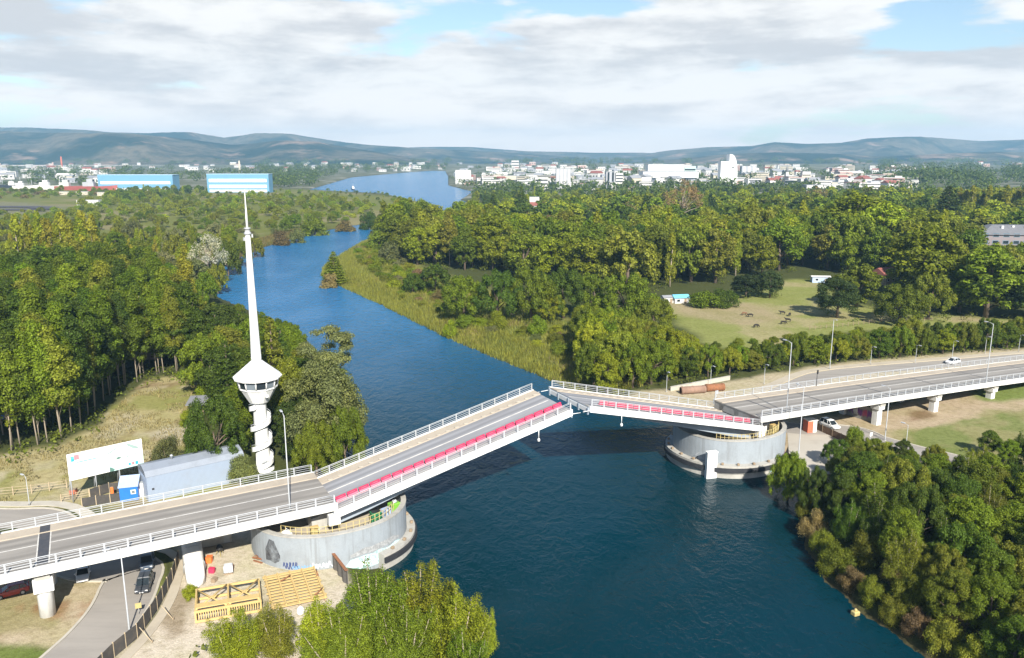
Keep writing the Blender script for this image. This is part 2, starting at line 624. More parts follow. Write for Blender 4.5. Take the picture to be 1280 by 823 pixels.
REED_BANK = [(22, 190), (11, 209), (-21, 260), (-56, 327), (-86, 380), (-98, 406), (-104, 436), (-106, 500), (-70, 480), (-40, 420), (0, 330), (18, 280), (32, 230), (38, 195)]


def land_height(x, y):
    x = np.asarray(x, float)
    y = np.asarray(y, float)
    w = inside(x, y, RIVER)
    sd = sdist(x, y, RIVER)
    sgn = np.where(w, -sd, sd) + (fbm(x / 3.5, y / 3.5, 4, 19) - .5) * 2.6 * sstep(6, 2, sd)
    w, sd = sgn < 0, np.abs(sgn)
    near_reed = sstep(14, 4, sdist(x, y, REED_BANK[:8], closed=False))
    wid = 7 + 26 * near_reed
    lo = 0.0
    h = lo + (2.0 - lo) * sstep(0, 1, sd / wid)
    far = sstep(230, 420, y) * sstep(10, 60, sd)
    h = h + far * (0.6 * (fbm(x / 60, y / 60, 3, 3) - 0.5))
    rise = np.clip((x - 20) / 260, 0, 1) * sstep(230, 520, y) * 5.0 * sstep(5, 90, sd)
    h = h + rise
    h = h + np.clip(y - 1500, 0, 3000) * 0.004 * sstep(0, 300, sd)
    return np.where(w, np.maximum(-sd * 0.5, -3.0), h), sd, w


def ground_z(x, y):
    return float(land_height(np.array([x]), np.array([y]))[0][0])


def px_poly(pts, z=2.0):
    return [tuple(un(a, b, z)[:2]) for a, b in pts]


def add_color(me, name, cols):
    at = me.color_attributes.new(name, 'FLOAT_COLOR', 'POINT')
    buf = np.ones((len(cols), 4), np.float32)
    buf[:, :3] = cols
    at.data.foreach_set('color', buf.ravel())


def grid_object(name, X, Y, Z, mat, cols=None, smooth=True):
    nr, nc = X.shape
    me = bpy.data.meshes.new(name)
    co = np.stack([X, Y, Z], -1).reshape(-1, 3).astype(np.float32)
    i = np.arange(nr - 1)[:, None] * nc + np.arange(nc - 1)[None, :]
    f = np.stack([i, i + 1, i + nc + 1, i + nc], -1).reshape(-1, 4).astype(np.int32)
    me.vertices.add(len(co))
    me.vertices.foreach_set('co', co.ravel())
    me.loops.add(f.size)
    me.loops.foreach_set('vertex_index', f.ravel())
    me.polygons.add(len(f))
    me.polygons.foreach_set('loop_start', np.arange(len(f), dtype=np.int32) * 4)
    me.polygons.foreach_set('loop_total', np.full(len(f), 4, np.int32))
    me.polygons.foreach_set('use_smooth', np.full(len(f), smooth))
    me.materials.append(mat)
    if cols is not None:
        add_color(me, 'ground_colour', cols.reshape(-1, 3))
    me.update()
    o = bpy.data.objects.new(name, me)
    COL.objects.link(o)
    return o


def ground_material():
    m, nt, b = mat_new('ground cover')
    at = nt.nodes.new('ShaderNodeAttribute')
    at.attribute_name = 'ground_colour'
    c0 = at.outputs['Color']
    n1 = ramp(nt, tex_noise(nt, 0.11, 8, 0.65), 0.40, 0.66, 0, 0.75)
    dk = nt.nodes.new('ShaderNodeMixRGB')
    dk.blend_type = 'MULTIPLY'
    dk.inputs[2].default_value = (0.82, 0.87, 0.70, 1)
    nt.links.new(n1, dk.inputs[0])
    nt.links.new(c0, dk.inputs[1])
    n2 = ramp(nt, tex_noise(nt, 0.9, 6, 0.7), 0.40, 0.72, 0, 0.75)
    dk2 = nt.nodes.new('ShaderNodeMixRGB')
    dk2.blend_type = 'MULTIPLY'
    dk2.inputs[2].default_value = (0.62, 0.60, 0.52, 1)
    nt.links.new(n2, dk2.inputs[0])
    nt.links.new(dk.outputs[0], dk2.inputs[1])
    n3 = ramp(nt, tex_noise(nt, 4.5, 4, 0.7), 0.38, 0.70, 0, 0.55)
    dk3 = nt.nodes.new('ShaderNodeMixRGB')
    dk3.blend_type = 'MULTIPLY'
    dk3.inputs[2].default_value = (0.55, 0.55, 0.48, 1)
    nt.links.new(n3, dk3.inputs[0])
    nt.links.new(dk2.outputs[0], dk3.inputs[1])
    nt.links.new(dk3.outputs[0], b.inputs['Base Color'])
    b.inputs['Roughness'].default_value = 1.0
    b.inputs['Specular IOR Level'].default_value = 0.1
    bump(nt, b, tex_noise(nt, 2.2, 6, 0.7), 0.6, 0.25)
    return m


def build_ground():
    nr, nc = 470, 420
    r0, r1 = 48.0, 4600.0
    rr = r0 * (r1 / r0) ** (np.arange(nr) / (nr - 1))
    aa = np.radians(np.linspace(-52, 52, nc))
    Rr, Aa = np.meshgrid(rr, aa, indexing='ij')
    X, Y = Rr * np.sin(Aa), Rr * np.cos(Aa)
    Z, sd, w = land_height(X, Y)
    cols = np.empty(X.shape + (3,))
    cols[:] = (0.070, 0.080, 0.026)                       # floor of woods and scrub

    def paint(poly, c_, soft=2.5, amount=1.0, seed=1, rag=3.0):
        d_ = sdist(X, Y, poly)
        ins = np.where(inside(X, Y, poly), d_, -d_) + (fbm(X / 7, Y / 7, 4, seed) - .5) * rag * 2
        k = (sstep(-soft, soft, ins) * amount)[..., None]
        cols[:] = cols * (1 - k) + np.array(c_) * k

    def speck(poly, c_, thr, sc, seed, amount=1.0):
        n_ = fbm(X / sc, Y / sc, 5, seed)
        k = (sstep(thr, thr + .12, n_) * inside(X, Y, poly) * amount)[..., None]
        cols[:] = cols * (1 - k) + np.array(c_) * k
    # far side plain: wetlands, then town ground
    wet = [(-1500, 430), (-170, 430), (-170, 650), (-60, 830), (-30, 1000), (-360, 1440), (-1800, 1500)]
    paint(wet, (0.165, 0.175, 0.045), 30)
    speck(wet, (0.26, 0.22, 0.12), .55, 60, 4, 0.8)
    town = [(-4000, 1500), (-370, 1450), (-60, 1100), (4000, 1050), (4000, 5000), (-4000, 5000)]
    paint(town, (0.13, 0.135, 0.085), 60)
    speck(town, (0.34, 0.33, 0.30), .55, 35, 9, 0.7)
    track = px_poly([(-80, 252), (30, 253), (75, 258), (90, 263), (60, 268), (-80, 270)])
    paint(track, (0.20, 0.19, 0.12), 20, 1, 3, 10)
    # left bank clearing: dry grass
    clr = px_poly([(-90, 652), (-60, 575), (20, 566), (70, 556), (110, 540), (150, 498), (188, 474), (235, 468), (262, 474), (262, 505), (236, 540), (240, 585), (330, 612), (180, 640), (60, 632)])
    paint(clr, (0.40, 0.345, 0.185), 2.0, 1, 5, 3)
    speck(clr, (0.25, 0.25, 0.08), .52, 14, 21, 0.85)
    speck(clr, (0.26, 0.19, 0.11), .56, 9, 25, 0.8)
    speck(clr, (0.46, 0.40, 0.29), .60, 6, 28, 0.8)
    paint(px_poly([(190, 545), (205, 530), (250, 532), (248, 548), (215, 553)]), (0.46, 0.41, 0.31), 1.2, .9, 8, 1.5)
    paint(px_poly([(118, 548), (140, 530), (178, 520), (172, 536), (140, 552)]), (0.44, 0.39, 0.29), 1.0, .7, 8, 2)
    # strip beside and under the tower-side viaduct
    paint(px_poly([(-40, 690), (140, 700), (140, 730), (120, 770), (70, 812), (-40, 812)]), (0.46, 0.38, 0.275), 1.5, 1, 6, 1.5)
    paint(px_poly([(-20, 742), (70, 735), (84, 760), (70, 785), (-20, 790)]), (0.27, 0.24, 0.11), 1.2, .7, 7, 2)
    speck(px_poly([(-40, 760), (120, 750), (90, 800), (-40, 812)]), (0.28, 0.15, 0.08), .54, 5, 31, .7)
    paint(px_poly([(-40, 808), (40, 808), (66, 816), (60, 850), (-40, 850)]), (0.15, 0.19, 0.05), 0.8, 1, 8, .6)
    # construction yard
    yard = px_poly([(205, 660), (330, 640), (420, 690), (446, 742), (470, 800), (380, 880), (120, 900), (150, 815), (198, 770), (222, 705)])
    paint(yard, (0.57, 0.50, 0.41), 1.0, 1, 9, 1.2)
    speck(yard, (0.35, 0.30, 0.22), .54, 8, 33, .7)
    paint(px_poly([(196, 775), (222, 735), (240, 750), (236, 790), (215, 800)]), (0.27, 0.21, 0.14), 1.0, .8, 10, 1.5)
    paint(px_poly([(197, 702), (192, 738), (176, 771), (153, 796), (129, 822), (100, 850), (112, 850), (140, 824), (162, 798), (186, 772), (204, 738), (206, 702)]), (0.20, 0.21, 0.07), .5, 1, 11, .5)
    # reed bank
    reed = [(20, 196), (12, 208), (-20, 258), (-55, 325), (-85, 378), (-98, 404), (-104, 434), (-106, 500), (-106, 590), (-92, 590), (-80, 500), (-52, 440), (-25, 380), (0, 335), (10, 300), (26, 270), (30, 230), (36, 200)]
    paint(px_poly([(640, 420), (700, 405), (742, 420), (738, 480), (700, 478), (660, 455)], 1), (0.24, 0.17, 0.09), 3, .9, 13, 4)
    paint(reed, (0.225, 0.22, 0.062), 4, 1, 12, 5)
    speck(reed, (0.155, 0.185, 0.045), .50, 16, 35, .9)
    speck(reed, (0.25, 0.175, 0.10), .57, 20, 37, .8)
    # far bank: road verge, building site and lot
    paint(px_poly([(700, 505), (760, 490), (860, 486), (950, 470), (1060, 452), (1320, 432), (1320, 470), (1000, 505), (960, 530), (860, 520)]), (0.47, 0.40, 0.29), 1.5, 1, 14, 1.5)
    paint(px_poly([(975, 520), (1040, 520), (1320, 470), (1320, 640), (1100, 640), (1000, 600), (962, 585)]), (0.42, 0.335, 0.235), 2, 1, 15, 2)
    field = px_poly([(1120, 545), (1180, 530), (1320, 505), (1320, 580), (1200, 575), (1130, 562)])
    paint(field, (0.25, 0.245, 0.10), 2, .8, 16, 6)
    speck(field, (0.16, 0.20, 0.055), .5, 10, 39, .8)
    paint(px_poly([(1210, 488), (1290, 476), (1320, 480), (1320, 498), (1230, 502)]), (0.15, 0.21, 0.04), 1.5, .9, 17, 2)
    paint(px_poly([(1135, 514), (1160, 512), (1170, 522), (1140, 526)]), (0.20, 0.12, 0.07), 1, .8, 17, 1)
    # grazing meadow
    mead = px_poly([(818, 372), (850, 372), (900, 372), (990, 350), (1030, 352), (1050, 375), (1110, 388), (1320, 402), (1320, 424), (1180, 418), (1110, 410), (1010, 420), (930, 440), (880, 426), (846, 402)], 2.6)
    paint(mead, (0.25, 0.265, 0.085), 3, 1, 18, 3)
    speck(mead, (0.36, 0.31, 0.17), .49, 17, 41, .8)
    paint(px_poly([(832, 378), (900, 374), (960, 385), (985, 398), (930, 404), (880, 398), (845, 392)], 2.6), (0.36, 0.29, 0.18), 3, .8, 19, 5)
    paint(px_poly([(1172, 396), (1215, 394), (1240, 400), (1190, 402)], 2.6), (0.36, 0.29, 0.18), 2, .8, 19, 2)
    # wet margin and river bed
    k = sstep(2.0, 0.2, sd)[..., None] * (~w)[..., None]
    cols[:] = cols * (1 - k) + np.array((0.085, 0.07, 0.04)) * k
    cols[w] = (0.035, 0.035, 0.02)
    cols[:] = np.clip(cols, 0.01, 0.6)
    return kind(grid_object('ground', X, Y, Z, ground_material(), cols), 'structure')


build_ground()


def water_material():
    m, nt, b = mat_new('river water')
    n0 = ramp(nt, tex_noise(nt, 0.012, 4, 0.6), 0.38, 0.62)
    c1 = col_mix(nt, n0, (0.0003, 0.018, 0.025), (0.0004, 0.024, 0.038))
    tcw = nt.nodes.new('ShaderNodeTexCoord')
    spw = nt.nodes.new('ShaderNodeSeparateXYZ')
    nt.links.new(tcw.outputs['Object'], spw.inputs[0])
    c1 = col_mix(nt, ramp(nt, spw.outputs[1], 135, 340), c1, (0.016, 0.140, 0.32))        # blue sky reflection upstream painted into the base colour
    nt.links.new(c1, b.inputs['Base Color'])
    b.inputs['IOR'].default_value = 1.333
    b.inputs['Specular IOR Level'].default_value = 0.24
    b.inputs['Roughness'].default_value = 0.14
    w1 = tex_noise(nt, 0.42, 4, 0.55, sc=(1.0, 0.62, 1), dist=0.6)
    w2 = tex_noise(nt, 1.5, 3, 0.6, sc=(1, 0.7, 1), dist=0.4)
    w3 = tex_noise(nt, 0.05, 3, 0.5, sc=(1, 0.5, 1))
    ad = nt.nodes.new('ShaderNodeMath')
    ad.operation = 'MULTIPLY_ADD'
    nt.links.new(w2, ad.inputs[0])
    ad.inputs[1].default_value = 0.35
    nt.links.new(w1, ad.inputs[2])
    bp = nt.nodes.new('ShaderNodeBump')
    bp.inputs['Strength'].default_value = 1.0
    mw = nt.nodes.new('ShaderNodeMath')
    mw.operation = 'MULTIPLY'
    nt.links.new(ramp(nt, w3, 0.35, 0.65, 0.45, 0.95), mw.inputs[0])
    nt.links.new(ramp(nt, spw.outputs[1], 130, 520, 0.42, 2.4), mw.inputs[1])      # open wind-blown reaches upstream
    nt.links.new(mw.outputs[0], bp.inputs['Distance'])
    nt.links.new(ad.outputs[0], bp.inputs['Height'])
    nt.links.new(bp.outputs[0], b.inputs['Normal'])
    return m


wm = MB()
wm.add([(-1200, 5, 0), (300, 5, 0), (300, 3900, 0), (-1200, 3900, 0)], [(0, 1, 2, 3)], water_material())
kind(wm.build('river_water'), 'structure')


# ------------------------------------------------------------------ hills round the plain
def hill_material():
    m, nt, b = mat_new('forested hills')
    n1 = ramp(nt, tex_noise(nt, 0.0016, 9, 0.62), 0.42, 0.58)
    c1 = col_mix(nt, n1, (0.010, 0.024, 0.012), (0.14, 0.115, 0.075))
    n2 = ramp(nt, tex_noise(nt, 0.0024, 7, 0.6), 0.56, 0.64, 0, 0.8)
    c2 = col_mix(nt, n2, c1, (0.34, 0.23, 0.17))
    n3 = ramp(nt, tex_noise(nt, 0.012, 6, 0.7), 0.40, 0.66, 0, 0.7)
    c3 = col_mix(nt, n3, c2, (0.016, 0.026, 0.012))
    nt.links.new(c3, b.inputs['Base Color'])
    b.inputs['Roughness'].default_value = 1
    b.inputs['Specular IOR Level'].default_value = 0
    bump(nt, b, tex_noise(nt, 0.02, 6, 0.7), 0.7, 20)
    return m


def build_hills():
    ridges = [   # distance, depth, [(photo column, photo row of the crest)]
        (5600, 1200, [(-250, 163), (0, 163), (60, 166), (120, 169), (180, 170), (235, 174), (300, 181), (360, 177), (400, 178), (450, 186), (500, 194), (560, 204), (640, 215), (700, 230)]),
        (7200, 1000, [(-250, 158), (0, 159), (70, 162), (150, 168), (200, 168), (250, 166), (290, 172), (330, 167), (370, 167), (410, 173), (460, 181), (520, 186), (580, 188), (640, 191), (720, 196), (780, 210)]),
        (9000, 1000, [(400, 230), (480, 186), (540, 184), (590, 184), (660, 189), (740, 191), (800, 191), (900, 196), (1000, 205)]),
        (5600, 800, [(700, 235), (780, 204), (840, 198), (900, 192), (960, 190), (1040, 192), (1090, 195), (1160, 192), (1230, 189), (1290, 190), (1400, 188), (1550, 188)]),
        (7600, 1200, [(700, 225), (780, 196), (830, 188), (880, 184), (930, 183), (960, 179), (1000, 181), (1040, 180), (1070, 175), (1120, 173), (1160, 172), (1210, 176), (1240, 175), (1290, 174), (1400, 170), (1550, 172)]),
    ]
    nr, nc = 210, 420
    rr = np.linspace(4300, 10400, nr)
    tx = np.linspace(-900, 900, nc) / FOC                # tangent of the bearing
    D, T = np.meshgrid(rr, tx, indexing='ij')
    X, Y = D * T, D
    Z = np.full(X.shape, 2.0)
    for i, (dist, dep, pts) in enumerate(ridges):
        c_ = np.array(pts, float)
        row = np.interp(T[0] * FOC + 640, c_[:, 0], c_[:, 1])
        Hc = (HORIZON - row) / FOC * dist * 1.0 + CAM_H - 4
        wob = (fbm(T * 9 + 3 * i, D * 0 + i, 4, 50 + i) - .5) * dep * 1.1
        e = (D - dist - wob) / dep
        prof = np.exp(-np.where(e < 0, e * 1.15, e * 1.6) ** 2)
        gul = fbm(X / 700, Y / 700, 6, 60 + i)
        gul2 = 1 - np.abs(2 * fbm(X / 1100, Y / 1100, 5, 70 + i) - 1)
        h = np.maximum(Hc, 0)[None, :] * prof * (1 - (0.55 * (1 - gul) + 0.45 * gul2) * np.clip(np.abs(e), 0, 1.0) * 0.9)
        h = h + np.maximum(Hc, 0)[None, :] * prof * (gul - .5) * 0.10
        Z = np.maximum(Z, h)
    edge = sstep(4300, 4700, D)
    Z = 12.0 * (1 - edge) * 0 + Z * edge + 13.0 * (1 - edge)
    return kind(grid_object('hills', X, Y, Z, hill_material()), 'structure')


build_hills()


def build_haze():
    m = bpy.data.materials.new('valley air')
    m.use_nodes = True
    nt = m.node_tree
    nt.nodes.clear()
    out = nt.nodes.new('ShaderNodeOutputMaterial')
    v = nt.nodes.new('ShaderNodeVolumePrincipled')
    v.inputs['Color'].default_value = HAZE_COLOR
    v.inputs['Density'].default_value = HAZE_DENSITY
    v.inputs['Anisotropy'].default_value = 0.0
    nt.links.new(v.outputs[0], out.inputs['Volume'])
    mb = MB()
    x0, x1, y0, y1, z0, z1 = -9800, 9800, -120, 10600, -5.0, 380.0
    mb.box(((x0 + x1) / 2, (y0 + y1) / 2, (z0 + z1) / 2), (x1 - x0, y1 - y0, z1 - z0), m)
    return kind(mb.build('haze'), 'stuff')


build_haze()


# ------------------------------------------------------------------ roads at ground level
def ribbon(name, pts, width, z, mat, off=0.0, thick=0.0, k='structure', sub=6):
    P = [Vector((p[0], p[1], 0)) for p in pts]
    out = []
    for i in range(len(P) - 1):
        p0, p1, p2, p3 = P[max(i - 1, 0)], P[i], P[i + 1], P[min(i + 2, len(P) - 1)]
        for j in range(sub):
            t = j / sub
            out.append(0.5 * ((2 * p1) + (p2 - p0) * t + (2 * p0 - 5 * p1 + 4 * p2 - p3) * t * t + (3 * p1 - p0 - 3 * p2 + p3) * t ** 3))
    out.append(P[-1])
    L_, R_ = [], []
    for i, p in enumerate(out):
        t = (out[min(i + 1, len(out) - 1)] - out[max(i - 1, 0)]).normalized()
        nn = Vector((-t.y, t.x, 0))
        L_.append(p + nn * (off + width / 2))
        R_.append(p + nn * (off - width / 2))
    mb = MB()
    n_ = len(out)
    if thick <= 0:
        mb.add([(p.x, p.y, z) for p in L_] + [(p.x, p.y, z) for p in R_], [(i, i + 1, n_ + i + 1, n_ + i) for i in range(n_ - 1)], mat)
    else:
        mb.loft([[(l.x, l.y, z), (l.x, l.y, z + thick), (r_.x, r_.y, z + thick), (r_.x, r_.y, z)] for l, r_ in zip(L_, R_)], mat)
    return kind(mb.build(name), k)


ROAD_W = [un(-80, 648, 2), un(0, 649, 2), un(50, 650, 2), bw(-36, 24), bw(-33.5, 14), un(164, 712, 2), un(161, 735, 2), un(148, 762, 2), un(124, 792, 2), un(95, 820, 2), un(50, 862, 2)]
ribbon('road_by_the_tower', ROAD_W, 7.2, 2.035, M['road_asphalt'])
ribbon('kerb_by_the_tower', ROAD_W, 0.35, 1.95, M['kerb'], 3.8, 0.2)
ribbon('kerb_by_the_yard', ROAD_W[3:], 0.35, 1.95, M['kerb'], -3.8, 0.2)
ribbon('footpath_by_the_tower', ROAD_W[:4], 1.9, 1.95, M['kerb'], 5.6, 0.17)
ribbon('footpath_by_the_yard', ROAD_W[4:], 1.3, 1.95, M['paving'], 6.1, 0.16)
ROAD_E = [un(1360, 441, 2), un(1280, 446.5, 2), un(1180, 455, 2), un(1095, 462, 2), un(1040, 468, 2), un(1006, 478, 2), bw(102, 21), bw(101.5, 12), bw(103.5, 8), un(1062, 539, 2), un(1095, 551, 2), un(1140, 563.5, 2), un(1195, 577, 2), un(1260, 598, 2)]
ribbon('road_on_the_far_bank', ROAD_E, 6.6, 2.035, M['road_asphalt'])
ribbon('footpath_on_the_far_bank', ROAD_E[:8], 2.6, 1.95, M['paving'], -4.9, 0.17)
ribbon('kerb_on_the_far_bank', ROAD_E[7:], 0.35, 1.95, M['kerb'], 3.5, 0.2)
lot = MB()
lot.add([tuple(un(*p, 2.03)) for p in [(984, 538), (1004, 528), (1062, 556), (1058, 590), (1010, 596), (986, 566)]], [(5, 4, 3, 2, 1, 0)], weathered('lot concrete', (0.42, 0.39, 0.34), (0.31, 0.28, 0.24), 0.9, 0.3, 0.5, 4))
kind(lot.build('paved_lot'), 'structure')
# the karting track loop far off
ribbon('race_track', [un(-60, 263, 2.2), un(20, 262.5, 2.2), un(55, 262, 2.2), un(48, 259.5, 2.2), un(0, 259, 2.2), un(-60, 259, 2.2)], 26, 2.75, weathered('track asphalt', (0.06, 0.055, 0.06), (0.1, 0.09, 0.09), 0.9, 0.05, 0.5, 0.5))

# ------------------------------------------------------------------ the bridge (all in the local frame of the axis: x = s, y = t)
def axis_thing(name, label, cat, s_=0.0, group=None):
    return thing(name, label, cat, bw(s_, 0, 0), BR_ROT, group)


def deck_z(s_):
    if s_ < 42:
        return 10.0 + min(s_, 0) * 0.0135
    k = max(s_ - 84.2, 0)
    return 9.9 - .035 * k - .00008 * k * k


def rail_post_mesh(near):
    mb = MB()
    if near:
        mb.box((0, 0, 0.62), (0.22, 0.12, 1.24), M['rail_white'])
        mb.box((0, 0, 0.03), (0.42, 0.30, 0.06), M['rail_white'])
        mb.box((0, 0.1, 0.30), (0.10, 0.14, 0.55), M['rail_white'])
    else:
        mb.box((0, 0, 0.62), (0.16, 0.12, 1.24), M['galv'])
        mb.box((0, 0, 0.03), (0.34, 0.28, 0.06), M['galv'])
    return mb


def railing(parent, name, s0, s1, t_, zf, ox, near, step=2.7, rails=(0.38, 0.72, 1.06, 1.26)):
    """rails following zf(s); posts are sub-parts"""
    n_ = max(2, int(round((s1 - s0) / step)))
    ss = [s0 + (s1 - s0) * i / n_ for i in range(n_ + 1)]
    mat = M['rail_white'] if near else M['galv']
    mb = MB()
    for i, h in enumerate(rails):
        top = i == len(rails) - 1
        mb.tube([(q - ox, t_, zf(q) + h) for q in ss], 0.06 if top else 0.04, mat, 6)
    r_ = mb.build(name, parent)
    post = None
    for q in ss:
        if post is None:
            post = rail_post_mesh(near).build('post', r_)
            o = post
        else:
            o = post.copy()
            COL.objects.link(o)
            o.parent = r_
        o.location = (q - ox, t_, zf(q))
    return r_


def strip(mb, s0, s1, t0, t1, zf, ox, dz, mat, step=6.0):
    n_ = max(1, int(math.ceil((s1 - s0) / step)))
    ss = [s0 + (s1 - s0) * i / n_ for i in range(n_ + 1)]
    v = [(q - ox, t0, zf(q) + dz) for q in ss] + [(q - ox, t1, zf(q) + dz) for q in ss]
    m_ = len(ss)
    mb.add(v, [(i, i + 1, m_ + i + 1, m_ + i) for i in range(m_ - 1)], mat)


def beam(mb, s0, s1, prof, zf, ox, mat, step=6.0):
    """prof: ring of (t, dz)"""
    n_ = max(1, int(math.ceil((s1 - s0) / step)))
    ss = [s0 + (s1 - s0) * i / n_ for i in range(n_ + 1)]
    mb.loft([[(q - ox, t, zf(q) + dz) for t, dz in prof] for q in ss], mat)


def viaduct(name, label, s0, s1, joints, wide_joint=None):
    root = axis_thing(name, label, 'bridge', s0)
    ox = s0
    W_ = BR_W
    mb = MB()
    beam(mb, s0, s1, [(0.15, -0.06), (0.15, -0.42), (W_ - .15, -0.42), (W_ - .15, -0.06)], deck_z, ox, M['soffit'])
    mb.build('deck_slab', root)
    mb = MB()
    strip(mb, s0, s1, 0.45, 10.75, deck_z, ox, 0.0, M['deck_asphalt'])
    mb.build('roadway', root)
    mb = MB()
    strip(mb, s0, s1, 7.12, 7.34, deck_z, ox, 0.006, M['line_paint'])
    strip(mb, s0, s1, 1.32, 1.46, deck_z, ox, 0.006, M['line_paint'])
    mb.build('lane_line', root)
    mb = MB()
    beam(mb, s0, s1, [(10.75, -0.058), (10.75, 0.15), (W_ - .12, 0.15), (W_ - .12, -0.058)], deck_z, ox, M['deck_walk'])
    mb.build('footway', root)
    for t_, nm in ((0, 'edge_beam'), (W_, 'edge_beam')):
        mb = MB()
        sg = -1 if t_ == 0 else 1
        beam(mb, s0, s1, [(t_ + .45 * -sg * 0 - .22, -0.95), (t_ + .22, -0.95), (t_ + .22, 0.2), (t_ - .22, 0.2)], deck_z, ox, M['fascia'])
        mb.build(nm, root)
    for t_ in (2.3, 6.65, 11.0):
        mb = MB()
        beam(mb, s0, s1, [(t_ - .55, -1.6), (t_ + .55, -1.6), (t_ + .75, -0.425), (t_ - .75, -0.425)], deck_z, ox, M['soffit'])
        mb.build('girder', root)
    for q in joints:
        mb = MB()
        strip(mb, q - .17, q + .17, 0.5, W_ - .3, deck_z, ox, 0.011, M['joint'], 1)
        for_walk = MB()
        j = mb.build('expansion_joint', root)
    if wide_joint:
        q, wd = wide_joint
        mb = MB()
        strip(mb, q - wd / 2, q + wd / 2, 1.0, 10.74, deck_z, ox, 0.014, M['joint'], 1)
        strip(mb, q - wd / 2, q + wd / 2, 10.76, W_ - .3, deck_z, ox, 0.156, M['joint'], 1)
        mb.build('expansion_joint', root)
        for e in (-1, 1):
            mb = MB()
            strip(mb, q + e * (wd / 2 + .1) - .07, q + e * (wd / 2 + .1) + .07, 1.0, 10.74, deck_z, ox, 0.015, M['line_paint'], 1)
            mb.build('joint_edge', root)
    zf = lambda q: deck_z(q) + 0.2
    railing(root, 'near_railing', s0 + .3, s1 - .3, 0.02, zf, ox, True)
    railing(root, 'far_railing', s0 + .3, s1 - .3, W_ - .02, zf, ox, False)
    return root


VW = viaduct('bridge_viaduct', 'fixed concrete bridge approach beside the billboard and blue grey warehouse', -72.0, 0.0, [-62], (-37.6, 1.25))
VE = viaduct('bridge_viaduct', 'long fixed concrete bridge approach sloping down on the far bank', 84.4, 236.0, [91, 106, 125, 144, 163, 184, 205])
# end beams (dark gap faces)
for root, s_, off in ((VW, 0.0, 72.0), (VE, 84.4, 0.0)):
    mb = MB()
    sg = -1 if off else 1
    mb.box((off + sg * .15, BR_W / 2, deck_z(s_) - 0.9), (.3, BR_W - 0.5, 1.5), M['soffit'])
    mb.build('end_beam', root)


